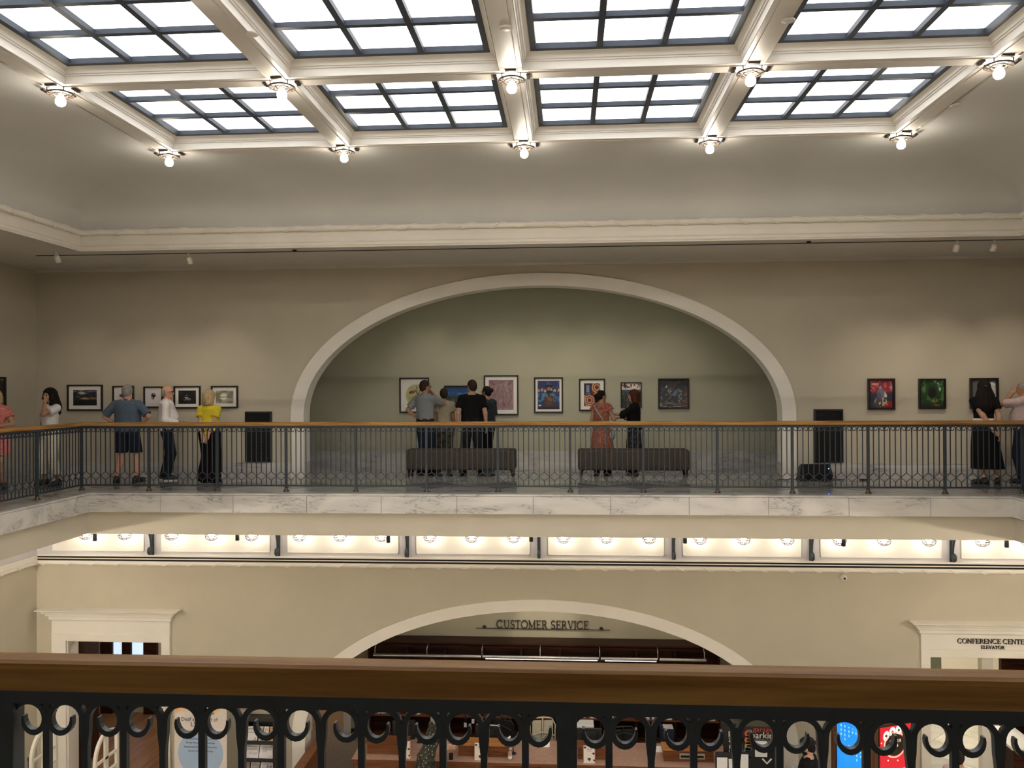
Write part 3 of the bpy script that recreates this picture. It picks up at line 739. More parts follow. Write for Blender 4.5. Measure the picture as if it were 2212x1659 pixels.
# smoke detectors / small dark sensor boxes on the soffit, camera dome on the lower wall
for x, y, lab in ((-4.43, 13.2, 'tiny dark sensor on the soffit left of the arch'), (3.75, 13.2, 'tiny dark sensor on the soffit right of the arch')):
    single('soffit_sensor', MB().bbox(x-0.03, x+0.03, y-0.03, y+0.03, SOF-0.035, SOF, 0.006), M_BLACK, lab, 'sensor', 'soffit sensors')
cmt = thing('security_camera', 'small white round security camera on the lower wall right of the arch', 'camera', (4.83, YW, -1.74))
hs = MB().lathe([(0.0, 0.05), (0.035, 0.045), (0.055, 0.02), (0.06, 0.0)], (0,0,0), 18); hs.xform(Matrix.Rotation(PI/2, 4, 'X')); part('housing', hs, M_WHITE, cmt, True)
ey = MB().sphere((0, -0.05, -0.01), 0.022, 10, 6); part('lens', ey, M_BLACK, cmt, True)
# ------------------------------------------------------------------ pictures
def lattice(seed, n=64):
    return np.random.default_rng(seed).random((n, n))
def vnoise(u, v, s, seed):
    L = lattice(seed); x = u*s; y = v*s; xi = np.floor(x).astype(int); yi = np.floor(y).astype(int); fx = x-xi; fy = y-yi
    fx = fx*fx*(3-2*fx); fy = fy*fy*(3-2*fy); n = 64
    a = L[xi % n, yi % n]; b = L[(xi+1) % n, yi % n]; c = L[xi % n, (yi+1) % n]; d = L[(xi+1) % n, (yi+1) % n]
    return (a*(1-fx)+b*fx)*(1-fy)+(c*(1-fx)+d*fx)*fy
def fbm(u, v, s, seed, o=4):
    t = 0; a = 0.5
    for k in range(o): t = t+a*vnoise(u, v, s*2**k, seed+k*17); a *= 0.5
    return t/(1-0.5**o)
def mixc(base, col, w):
    w = np.clip(w, 0, 1)[..., None]; return base*(1-w)+np.array(col)/255.0*w
def sstep(a, b, x):
    t = np.clip((x-a)/(b-a), 0, 1); return t*t*(3-2*t)
def blob(u, v, cx, cy, rx, ry, soft=0.2, ang=0.0):
    c, s = math.cos(ang), math.sin(ang); du = u-cx; dv = v-cy
    d = np.sqrt(((du*c+dv*s)/rx)**2+((-du*s+dv*c)/ry)**2); return 1-sstep(1-soft, 1+soft, d)
def seg(u, v, x0, y0, x1, y1, w):
    dx, dy = x1-x0, y1-y0; t = np.clip(((u-x0)*dx+(v-y0)*dy)/(dx*dx+dy*dy), 0, 1)
    d = np.hypot(u-x0-t*dx, v-y0-t*dy); return 1-sstep(w*0.6, w, d)
def lin(c): return np.where(c <= 0.04045, c/12.92, ((c+0.055)/1.055)**2.4)

def print_mesh(name, w, h, fn, n=88, mat=None):
    """grid in the x-z plane facing -y, centred, coloured by fn(u,v) with v up"""
    nx = max(8, int(n*min(1, w/h)*1.15)); nz = max(8, int(nx*h/w))
    us, vs = np.meshgrid((np.arange(nx)+0.5)/nx, (np.arange(nz)+0.5)/nz, indexing='ij')
    col = lin(np.clip(fn(us, vs), 0, 1))
    gx = np.linspace(-w/2, w/2, nx+1); gz = np.linspace(-h/2, h/2, nz+1)
    X, Z = np.meshgrid(gx, gz, indexing='ij'); V = np.stack([X.ravel(), np.zeros(X.size), Z.ravel()], 1)
    I = np.arange((nx+1)*(nz+1)).reshape(nx+1, nz+1)
    Fq = np.stack([I[:-1, :-1].ravel(), I[1:, :-1].ravel(), I[1:, 1:].ravel(), I[:-1, 1:].ravel()], 1)
    me = bpy.data.meshes.new(name); me.from_pydata(V.tolist(), [], Fq.tolist())
    at = me.color_attributes.new('print', 'FLOAT_COLOR', 'CORNER')
    cc = np.ones((nx*nz, 4, 4), np.float32); cc[:, :, :3] = col.reshape(-1, 1, 3); at.data.foreach_set('color', cc.ravel())
    setmat(me, mat or M_PRINT); return me

def framed(name, rect, y, fn, label, mat_w, fw=0.028, frame_m=None, dep=0.045, group='framed pictures on the gallery walls', rz=0.0, loc=None):
    x0, x1, z0, z1 = rect; w = x1-x0; h = z1-z0; cx = (x0+x1)/2; cz = (z0+z1)/2
    t = thing(name, label, 'picture', loc or (cx, y, cz), rz, group); fm = frame_m or M_DARKFRAME
    f = MB()
    prof = [(0.0, 0.0), (0.0, -dep+0.006), (0.006, -dep), (fw-0.006, -dep), (fw, -dep+0.012), (fw, -0.012)]
    vs = []; fs = []
    for e, yy in prof: vs += [(-w/2+e, yy, -h/2+e), (w/2-e, yy, -h/2+e), (w/2-e, yy, h/2-e), (-w/2+e, yy, h/2-e)]
    for i in range(len(prof)-1):
        for k in range(4): fs.append((4*i+k, 4*i+(k+1) % 4, 4*i+4+(k+1) % 4, 4*i+4+k))
    fs.append((3, 2, 1, 0)); f.add(vs, fs); part('frame', f, fm, t, True)
    iw = w-2*fw; ih = h-2*fw
    if mat_w: part('mat_board', MB().box(-iw/2, iw/2, -0.016, -0.008, -ih/2, ih/2), M_MAT, t, True)
    l, r, b, tp = mat_w if mat_w else (0, 0, 0, 0)
    pw = iw-l-r; ph = ih-b-tp
    me = print_mesh('print', pw, ph, fn); link('print', me, t, ((l-r)/2, -0.019, (b-tp)/2))
    return t

Z3 = lambda u: np.zeros(u.shape+(3,))
def base(u, c): return Z3(u)+np.array(c)/255.0
def a_storm(u, v):
    n = fbm(u*0.7, v*2.2, 4, 3, 5); c = base(u, (34, 38, 48))
    c = mixc(c, (96, 100, 108), sstep(0.48, 0.66, n)*sstep(0.3, 0.7, v)); c = mixc(c, (200, 190, 175), sstep(0.60, 0.74, n)*blob(u, v, 0.35, 0.7, 0.4, 0.25, 0.5))
    c = mixc(c, (190, 150, 95), blob(u, v, 0.62, 0.45, 0.4, 0.07, 0.8)*sstep(0.4, 0.6, fbm(u, v, 7, 9))); c = mixc(c, (12, 12, 12), 1-sstep(0.30, 0.38, v+0.05*fbm(u, v, 9, 5))); return c
def a_flower(u, v):
    c = base(u, (214, 206, 204)); n = fbm(u, v, 9, 21)
    c = mixc(c, (70, 66, 84), blob(u, v, 0.40, 0.58, 0.16, 0.10, 0.5)*sstep(0.3, 0.6, n)); c = mixc(c, (60, 58, 72), seg(u, v, 0.45, 0.55, 0.55, 0.3, 0.035)); return c
def a_dark_bloom(u, v):
    c = base(u, (214, 207, 208)); n = fbm(u, v, 12, 33)
    c = mixc(c, (18, 20, 26), blob(u, v, 0.50, 0.60, 0.15, 0.13, 0.35)*sstep(0.2, 0.5, n)); c = mixc(c, (28, 28, 34), blob(u, v, 0.44, 0.46, 0.08, 0.06, 0.6)*sstep(0.35, 0.55, n))
    c = mixc(c, (22, 22, 28), seg(u, v, 0.5, 0.5, 0.55, 0.32, 0.02)); c = mixc(c, (40, 40, 46), seg(u, v, 0.47, 0.5, 0.46, 0.33, 0.014)); return c
def a_night(u, v):
    c = base(u, (17, 17, 20)); n = fbm(u, v, 10, 41)
    c = mixc(c, (58, 58, 60), sstep(0.66, 0.74, v)*0.5); c = mixc(c, (12, 12, 14), blob(u, v, 0.55, 0.75, 0.25, 0.35, 0.4, 0.5))
    c = mixc(c, (205, 205, 210), sstep(0.60, 0.68, fbm(u, v, 16, 44))*blob(u, v, 0.52, 0.42, 0.22, 0.25, 0.5)); c = mixc(c, (190, 190, 195), blob(u, v, 0.42, 0.45, 0.05, 0.05, 0.2)); return c
def a_mist(u, v):
    n = fbm(u, v, 4, 51); c = base(u, (120, 116, 98)); c = mixc(c, (186, 184, 165), sstep(0.35, 0.7, n)*0.7)
    c = mixc(c, (228, 228, 212), blob(u, v, 0.45, 0.52, 0.20, 0.26, 0.35)); c = mixc(c, (70, 68, 58), seg(u, v, 0.28, 0.48, 0.62, 0.49, 0.025)); c = mixc(c, (80, 78, 66), seg(u, v, 0.6, 0.5, 0.78, 0.62, 0.018)); c = mixc(c, (80, 78, 66), seg(u, v, 0.3, 0.5, 0.15, 0.62, 0.018)); return c
def a_tree(u, v):
    c = base(u, (226, 220, 212)); e = blob(u, v, 0.56, 0.50, 0.38, 0.34, 0.06); n = fbm(u, v, 8, 61)
    c = mixc(c, (172, 172, 124), e*(0.6+0.6*n)); c = mixc(c, (205, 190, 130), blob(u, v, 0.6, 0.3, 0.25, 0.12, 0.5)*e)
    for (x0, y0, x1, y1, w) in ((0.62, 0.30, 0.64, 0.52, 0.035), (0.64, 0.52, 0.52, 0.66, 0.022), (0.64, 0.5, 0.74, 0.68, 0.022), (0.56, 0.62, 0.40, 0.64, 0.012), (0.6, 0.6, 0.58, 0.76, 0.014), (0.72, 0.64, 0.85, 0.66, 0.012)):
        c = mixc(c, (112, 62, 48), seg(u, v, x0, y0, x1, y1, w))
    c = mixc(c, (120, 34, 28), blob(u, v, 0.40, 0.58, 0.10, 0.05, 0.3)); c = mixc(c, (202, 150, 60), blob(u, v, 0.43, 0.54, 0.07, 0.03, 0.4)); c = mixc(c, (150, 170, 90), blob(u, v, 0.40, 0.42, 0.10, 0.06, 0.5)); return c
def a_seascape(u, v):
    n = fbm(u*0.6, v*2, 6, 71); c = base(u, (28, 74, 128)); c = mixc(c, (14, 48, 96), sstep(0.7, 1.0, v)); c = mixc(c, (82, 134, 178), sstep(0.52, 0.66, v)*(1-sstep(0.66, 0.76, v))*sstep(0.35, 0.6, n))
    c = mixc(c, (34, 50, 42), 1-sstep(0.46, 0.50, v)); c = mixc(c, (66, 74, 56), blob(u, v, 0.52, 0.34, 0.35, 0.18, 0.2)*(1-sstep(0.3, 0.6, n)*0.5)); c = mixc(c, (24, 30, 26), 1-sstep(0.16, 0.26, v))
    for k in range(9):
        x = 0.14+0.08*k; c = mixc(c, (176, 168, 146), seg(u, v, x, 0.08, x+0.015*(k % 3-1), 0.2+0.05*(k*7 % 3), 0.012))
    c = mixc(c, (30, 52, 80), blob(u, v, 0.62, 0.72, 0.14, 0.025, 0.4)); return c
def a_leaves(u, v):
    n = fbm(u, v, 7, 81); c = base(u, (142, 112, 116)); c = mixc(c, (164, 134, 134), sstep(0.35, 0.7, n)); c = mixc(c, (120, 92, 100), sstep(0.5, 0.6, fbm(u*3, v*0.7, 6, 83))*0.15)
    for (cx, cy, a, L, d) in ((0.16, 0.88, -0.6, 0.13, 1), (0.84, 0.88, 0.75, 0.12, 1), (0.5, 0.92, 0.25, 0.14, 0.8), (0.14, 0.66, 0.75, 0.12, 0.9), (0.86, 0.66, -0.85, 0.11, 0.7), (0.36, 0.72, 1.1, 0.16, 0.6), (0.62, 0.70, 2.0, 0.17, 0.6), (0.22, 0.45, 1.0, 0.15, 0.7), (0.46, 0.5, 1.45, 0.18, 0.5), (0.72, 0.5, 1.9, 0.16, 0.6), (0.16, 0.2, 1.0, 0.13, 1), (0.34, 0.25, 1.3, 0.14, 0.6), (0.6, 0.2, 1.9, 0.12, 0.9), (0.84, 0.28, 1.1, 0.13, 0.7), (0.9, 0.45, 1.3, 0.12, 0.5)):
        c = mixc(c, (92, 66, 82), blob(u, v, cx, cy, L, 0.035, 0.4, a)*0.75*d); c = mixc(c, (182, 152, 150), seg(u, v, cx-L*math.cos(a), cy-L*math.sin(a), cx+L*math.cos(a), cy+L*math.sin(a), 0.008)*0.6)
    c = mixc(c, (184, 154, 148), seg(u, v, 0.5, 0.9, 0.42, 0.05, 0.012)*0.6); c = mixc(c, (112, 84, 92), seg(u, v, 0.52, 0.85, 0.62, 0.08, 0.012)*0.7); return c
def a_blue(u, v):
    n = fbm(u, v, 8, 91); c = base(u, (32, 42, 88)); c = mixc(c, (62, 74, 130), sstep(0.45, 0.65, n)*sstep(0.6, 0.8, v)); c = mixc(c, (70, 124, 172), (1-sstep(0.52, 0.6, v))*sstep(0.22, 0.3, v)*sstep(0.35, 0.55, n))
    c = mixc(c, (74, 44, 34), blob(u, v, 0.52, 0.28, 0.32, 0.2, 0.25)*sstep(0.3, 0.5, fbm(u, v, 14, 94))); c = mixc(c, (120, 82, 52), blob(u, v, 0.55, 0.30, 0.12, 0.14, 0.3)*sstep(0.4, 0.6, fbm(u, v, 16, 95)))
    for k in range(7):
        x = 0.06+0.145*k; c = mixc(c, (206, 172, 132), blob(u, v, x, 0.66+0.02*math.sin(k*2.1), 0.07, 0.055, 0.25, 0.5)*sstep(0.40, 0.52, fbm(u, v, 18, 97)))
    c = mixc(c, (16, 14, 18), blob(u, v, 0.52, 0.80, 0.18, 0.05, 0.2)); c = mixc(c, (150, 104, 74), blob(u, v, 0.52, 0.70, 0.10, 0.08, 0.2)); c = mixc(c, (20, 16, 18), blob(u, v, 0.52, 0.60, 0.13, 0.06, 0.3)); c = mixc(c, (16, 16, 26), 1-sstep(0.06, 0.14, v+0.05*n)); c = mixc(c, (214, 208, 210), blob(u, v, 0.10, 0.13, 0.07, 0.03, 0.4)); return c
def a_rings(u, v):
    c = base(u, (198, 122, 66)); n = fbm(u, v, 9, 101)
    def rings(c, cx, cy, R, m=None):
        d = np.hypot((u-cx), (v-cy)*1.35)/R; w = (d < 1).astype(float); s = 0.5+0.5*np.sin(d*17)
        col = mixc(base(u, (120, 52, 36)), (206, 160, 120), sstep(0.4, 0.7, s)); col = mixc(col, (88, 44, 52), (d < 0.35)*1.0); return c*(1-w[..., None])+col*w[..., None]
    c = mixc(c, (92, 40, 26), sstep(0.55, 0.7, np.sin(9*np.hypot(u-0.95, v-0.5)*2.2)*0.5+0.5)); c = mixc(c, (28, 26, 44), (u < 0.5)*(v > 0.48)*1.0); c = mixc(c, (128, 132, 168), (np.abs(u-0.24) < 0.10)*(v > 0.60)*(v < 0.92)*1.0); c = mixc(c, (86, 90, 130), (np.abs(u-0.26) < 0.16)*(v > 0.50)*(v < 0.57)*1.0)
    c = mixc(c, (20, 18, 26), (u > 0.74)*(v < 0.5)*1.0*sstep(0.2, 0.5, n+0.2)); c = rings(c, 0.80, 0.82, 0.34); c = rings(c, 0.34, 0.26, 0.32); return c
def a_garden(u, v):
    n = fbm(u, v, 9, 111); c = base(u, (30, 36, 42)); c = mixc(c, (222, 206, 196), sstep(0.70, 0.74, v)); c = mixc(c, (46, 78, 96), (sstep(0.60, 0.64, v))*(1-sstep(0.70, 0.73, v))); c = mixc(c, (22, 26, 22), sstep(0.52, 0.58, fbm(u, v, 12, 113))*sstep(0.72, 0.8, v)*(v > 0.8)); c = mixc(c, (150, 70, 66), sstep(0.66, 0.70, fbm(u, v, 16, 115))*(v > 0.74))
    c = mixc(c, (92, 92, 92), sstep(0.55, 0.66, fbm(u*2, v*0.8, 9, 117))*(v < 0.6)*0.8); return c
def a_storm_sq(u, v):
    n = fbm(u, v, 5, 121, 5); m = fbm(u, v, 13, 124, 4); c = base(u, (54, 50, 58)); c = mixc(c, (82, 62, 54), sstep(0.45, 0.62, n)*sstep(0.4, 0.9, u)); c = mixc(c, (26, 32, 46), sstep(0.5, 0.62, fbm(u, v, 6, 127))*sstep(0.5, 0.9, v)); c = mixc(c, (132, 134, 138), sstep(0.52, 0.66, m)*blob(u, v, 0.5, 0.42, 0.5, 0.3, 0.5)); c = mixc(c, (96, 124, 150), sstep(0.5, 0.6, m)*blob(u, v, 0.62, 0.5, 0.14, 0.12, 0.6))
    c = mixc(c, (168, 166, 160), sstep(0.55, 0.62, fbm(u*0.6, v*4, 9, 129))*(1-sstep(0.12, 0.2, v))); c = mixc(c, (206, 206, 204), blob(u, v, 0.22, 0.76, 0.05, 0.05, 0.2)-blob(u, v, 0.19, 0.78, 0.045, 0.045, 0.2)); return c
def a_rider(u, v):
    n = fbm(u, v, 6, 131); m = fbm(u*1.6, v, 12, 133); c = base(u, (142, 46, 54)); c = mixc(c, (188, 88, 92), sstep(0.5, 0.62, n)*sstep(0.55, 0.7, v)); c = mixc(c, (206, 150, 146), sstep(0.58, 0.66, fbm(u*0.7, v*1.4, 9, 135))*(v > 0.6)); c = mixc(c, (50, 52, 70), (1-sstep(0.55, 0.66, v+0.1*n))); c = mixc(c, (136, 28, 34), (u > 0.62)*(v < 0.24)*1.0)
    c = mixc(c, (112, 112, 134), blob(u, v, 0.48, 0.52, 0.16, 0.22, 0.3)); c = mixc(c, (186, 172, 142), blob(u, v, 0.5, 0.2, 0.3, 0.2, 0.3)*sstep(0.45, 0.58, m)); c = mixc(c, (200, 196, 190), blob(u, v, 0.7, 0.42, 0.07, 0.16, 0.4, 0.3)*sstep(0.4, 0.5, m)); c = mixc(c, (90, 84, 110), blob(u, v, 0.42, 0.42, 0.1, 0.14, 0.4)); c = mixc(c, (158, 150, 164), blob(u, v, 0.47, 0.75, 0.05, 0.06, 0.3)); return c
def a_jungle(u, v):
    n = fbm(u, v, 6, 141, 5); c = base(u, (28, 58, 32)); c = mixc(c, (74, 116, 62), sstep(0.5, 0.68, n)); c = mixc(c, (170, 200, 176), sstep(0.62, 0.72, fbm(u*1.3, v*0.8, 9, 143))*blob(u, v, 0.78, 0.82, 0.25, 0.25, 0.5)); c = mixc(c, (12, 18, 14), blob(u, v, 0.52, 0.52, 0.16, 0.22, 0.4)); c = mixc(c, (118, 120, 70), blob(u, v, 0.22, 0.22, 0.14, 0.1, 0.4)*sstep(0.4, 0.5, n)); c = mixc(c, (22, 40, 24), 1-sstep(0.05, 0.22, v)); c = mixc(c, (128, 118, 52), sstep(0.58, 0.66, fbm(u, v, 14, 147))*blob(u, v, 0.7, 0.2, 0.25, 0.16, 0.4)); return c
def a_urn(u, v):
    n = fbm(u, v, 6, 151); c = base(u, (96, 102, 104)); c = mixc(c, (70, 48, 50), blob(u, v, 0.66, 0.6, 0.12, 0.5, 0.3)); c = mixc(c, (222, 224, 222), blob(u, v, 0.84, 0.82, 0.14, 0.10, 0.2)); c = mixc(c, (196, 202, 200), blob(u, v, 0.86, 0.62, 0.14, 0.2, 0.3)); c = mixc(c, (206, 202, 192), blob(u, v, 0.9, 0.35, 0.14, 0.25, 0.3)); c = mixc(c, (58, 70, 78), blob(u, v, 0.76, 0.42, 0.14, 0.09, 0.3)); c = mixc(c, (142, 134, 108), blob(u, v, 0.76, 0.24, 0.14, 0.12, 0.4)); c = mixc(c, (52, 50, 50), 1-sstep(0.08, 0.16, v)); return c
def a_portrait(u, v):
    n = fbm(u, v, 7, 161); c = base(u, (40, 34, 30)); c = mixc(c, (120, 110, 90), sstep(0.5, 0.6, n)); return c

PY = YW-0.002
framed('framed_photograph', (-9.401,-8.715,1.247,1.734), PY, a_storm, 'wide framed photograph of a stormy sky, farthest left on the far wall', (0.085, 0.085, 0.07, 0.07))
framed('framed_photograph', (-8.518,-8.110,1.288,1.709), PY, a_flower, 'framed pale flower print behind the person in the blue shirt', (0.02, 0.02, 0.02, 0.02))
framed('framed_photograph', (-7.917,-7.546,1.295,1.695), PY, a_dark_bloom, 'framed dark flower print left of the person in the white shirt', (0.02, 0.02, 0.02, 0.02))
framed('framed_photograph', (-7.338,-6.826,1.284,1.700), PY, a_night, 'framed black photograph with white marks right of the person in the white shirt', (0.06, 0.06, 0.055, 0.055))
framed('framed_photograph', (-6.624,-6.112,1.286,1.699), PY, a_mist, 'framed misty grey photograph behind the person in yellow', (0.06, 0.06, 0.06, 0.06))
NYP = NICHE-0.002
framed('framed_print', (-3.617,-2.978,1.107,1.861), NYP, a_tree, 'framed print of a tree in a green oval behind the person in the grey shirt', (0.004, 0.004, 0.004, 0.004))
framed('painting', (-2.651,-2.049,1.251,1.686), NYP, a_seascape, 'small blue landscape painting beside the person in the black t-shirt', None, 0.018)
framed('framed_print', (-1.796,-1.063,1.053,1.904), NYP, a_leaves, 'largest framed print, mauve feathery leaves with a wide white mat', (0.075, 0.075, 0.085, 0.075))
framed('framed_print', (-0.726,-0.118,1.099,1.854), NYP, a_blue, 'framed blue and brown print just right of the arch centre', (0.045, 0.045, 0.05, 0.045))
framed('framed_print', (0.224,0.769,1.139,1.818), NYP, a_rings, 'framed orange print of ringed discs behind the person in the red dress', (0.075, 0.075, 0.07, 0.07))
framed('painting', (1.099,1.534,1.203,1.739), NYP, a_garden, 'narrow dark painting with white flowers behind the person in black', None, 0.022)
framed('painting', (1.881,2.520,1.177,1.813), NYP, a_storm_sq, 'square dark stormy painting, rightmost in the alcove', None, 0.032, dep=0.06)
framed('painting', (5.253,5.715,1.219,1.768), PY, a_rider, 'red painting of a rider, first right of the arch', None, 0.04, dep=0.06)
framed('painting', (6.122,6.577,1.232,1.761), PY, a_jungle, 'green leafy painting between the red rider and the person in the long black skirt', None, 0.03, dep=0.06)
framed('painting', (6.992,7.465,1.230,1.766), PY, a_urn, 'grey painting of white shapes behind the person in the long black skirt', None, 0.035, dep=0.06)
framed('painting', (0,0.62,1.333,1.877), 0, a_portrait, 'dark painting on the left side wall, cut by the picture edge', None, 0.035, dep=0.05, loc=(XWL+0.002, 13.8, 1.605), rz=PI/2)
for x, y, z, lab in ((-8.634, YW, 1.332, 'right of the stormy sky photograph'), (-6.056, YW, 1.323, 'right of the misty grey photograph'), (5.789, YW, 1.331, 'right of the red rider painting'), (6.624, YW, 1.328, 'right of the green leafy painting'), (7.546, YW, 1.333, 'right of the painting of white shapes'), (-0.041, NICHE, 1.311, 'right of the blue and brown print'), (1.623, NICHE, 1.314, 'right of the narrow dark painting'), (2.605, NICHE, 1.311, 'right of the square stormy painting'), (-0.994, NICHE, 1.295, 'right of the large mauve print')):
    single('caption_card', MB().bbox(x-0.042, x+0.042, y-0.006, y, z-0.014, z+0.014, 0.002), M_SAGE if y > 16 else M_WALL, 'small pale caption card on the wall %s' % lab, 'caption card', 'caption cards beside the pictures')

# ------------------------------------------------------------------ loudspeaker panels, floor monitor, benches
def grille_panel(rect, lab):
    x0, x1, z0, z1 = rect; t = thing('speaker_panel', lab, 'panel', ((x0+x1)/2, YW, z0), 0, 'black panels beside the arch')
    m = MB(); ring = [(0.0, 0.0), (0.0, -0.05), (0.03, -0.055), (0.035, -0.03)]
    vs = []; fs = []
    for e, yy in ring: vs += [(x0+e, YW+yy, z0+e), (x1-e, YW+yy, z0+e), (x1-e, YW+yy, z1-e), (x0+e, YW+yy, z1-e)]
    for i in range(3):
        for k in range(4): fs.append((4*i+k, 4*i+(k+1) % 4, 4*i+4+(k+1) % 4, 4*i+4+k))
    m.add(vs, fs); part('frame', m, M_BLACK, t)
    part('grille', MB().box(x0+0.03, x1-0.03, YW-0.034, YW-0.004, z0+0.03, z1-0.03), M_BLACKMATT, t)
    for k in range(12):
        z = z0+0.06+(z1-z0-0.12)*k/11; part('grille_slat', MB().box(x0+0.035, x1-0.035, YW-0.046, YW-0.034, z-0.012, z+0.012), M_BLACKMATT, t)
    return t
grille_panel((-5.972,-5.472,0.287,1.220), 'tall black panel on the wall left of the arch')
grille_panel((4.325,4.822,0.291,1.232), 'tall black panel on the wall right of the arch')

t = thing('floor_monitor', 'black wedge loudspeaker on the floor right of the arch', 'loudspeaker', (4.24, 14.70, 0))
m = MB(); m.add([(3.97,14.56,0),(4.51,14.56,0),(4.51,14.86,0),(3.97,14.86,0),(4.0,14.60,0.30),(4.48,14.60,0.30),(4.46,14.84,0.24),(4.02,14.84,0.24),(3.96,14.56,0.12),(4.52,14.56,0.12)],
      [(3,2,1,0),(0,1,9,8),(8,9,5,4),(4,5,6,7),(2,3,7,6),(1,2,6,5,9),(3,0,8,4,7)]); part('cabinet', m, M_BLACK, t)
part('grille', MB().add([(4.0,14.553,0.03),(4.48,14.553,0.03),(4.49,14.553,0.12),(3.99,14.553,0.12)], [(0,1,2,3)]).add([(3.99,14.552,0.12),(4.49,14.552,0.12),(4.46,14.592,0.285),(4.02,14.592,0.285)], [(0,1,2,3)]), M_BLACKMATT, t)
part('status_light', MB().sphere((4.452, 14.575, 0.22), 0.010, 8, 5), glow('blue_status_light', (0.05, 0.15, 1.0), 6.0), t)
cp = [(4.5+0.28*k/10, 14.80-0.05*math.sin(k*0.9), 0.012) for k in range(11)]
single('power_cable', MB().tube(cp, 0.009, 6), M_BLACK, 'black cable trailing from the wedge loudspeaker', 'cable')
single('power_adapter', MB().bbox(5.02, 5.14, 14.70, 14.76, 0, 0.03, 0.008), M_BLACK, 'small black adapter lying on the floor under the red rider painting', 'adapter')
cp = [(3.95-0.34*k/12, 14.72+0.02*math.sin(k*0.8), 0.012+0.02*max(0, math.sin(k*0.5))) for k in range(13)]
single('signal_cable', MB().tube(cp, 0.008, 6), M_BLACK, 'black cable curling from the wedge loudspeaker towards the arch', 'cable')

def bench(x0, x1, lab):
    y0, y1 = 15.17, 15.66
    t = thing('bench', lab, 'bench', ((x0+x1)/2, (y0+y1)/2, 0), 0, 'upholstered benches under the arch')
    bm = bmesh.new(); bmesh.ops.create_cube(bm, size=1)
    for v in bm.verts: v.co = Vector(((x0+x1)/2+v.co.x*(x1-x0), (y0+y1)/2+v.co.y*(y1-y0), 0.305+v.co.z*0.375))
    bmesh.ops.bevel(bm, geom=list(bm.edges), offset=0.05, segments=4, profile=0.6, affect='EDGES')
    bm.verts.ensure_lookup_table(); m = MB().add([v.co for v in bm.verts], [[v.index for v in f.verts] for f in bm.faces], True); bm.free()
    for i, p in enumerate(m.v):                               # slightly crowned seat
        if p[2] > 0.44: u = (p[0]-x0)/(x1-x0); m.v[i] = (p[0], p[1], p[2]+0.018*math.sin(PI*u)**0.6 if 0 < u < 1 else p[2])
    part('upholstered_seat', m, M_BENCH, t)
    for sx in (x0+0.07, x1-0.07):
        for sy in (y0+0.07, y1-0.07):
            ox = -0.02 if sx < (x0+x1)/2 else 0.02
            part('leg', MB().frustum([(sx+ox-0.018, sx+ox+0.018, sy-0.018, sy+0.018, 0), (sx-0.034, sx+0.034, sy-0.03, sy+0.03, 0.13)]), M_BENCHLEG, t)
    xm = (x0+x1)/2
    for sy in (y0+0.07, y1-0.07): part('leg', MB().frustum([(xm-0.014, xm+0.014, sy-0.014, sy+0.014, 0), (xm-0.024, xm+0.024, sy-0.024, sy+0.024, 0.13)]), M_BENCHLEG, t)
    return t
bench(-3.022, -0.984, 'long grey-brown upholstered bench on the left under the arch')
bench(0.169, 2.19, 'long grey-brown upholstered bench on the right under the arch')
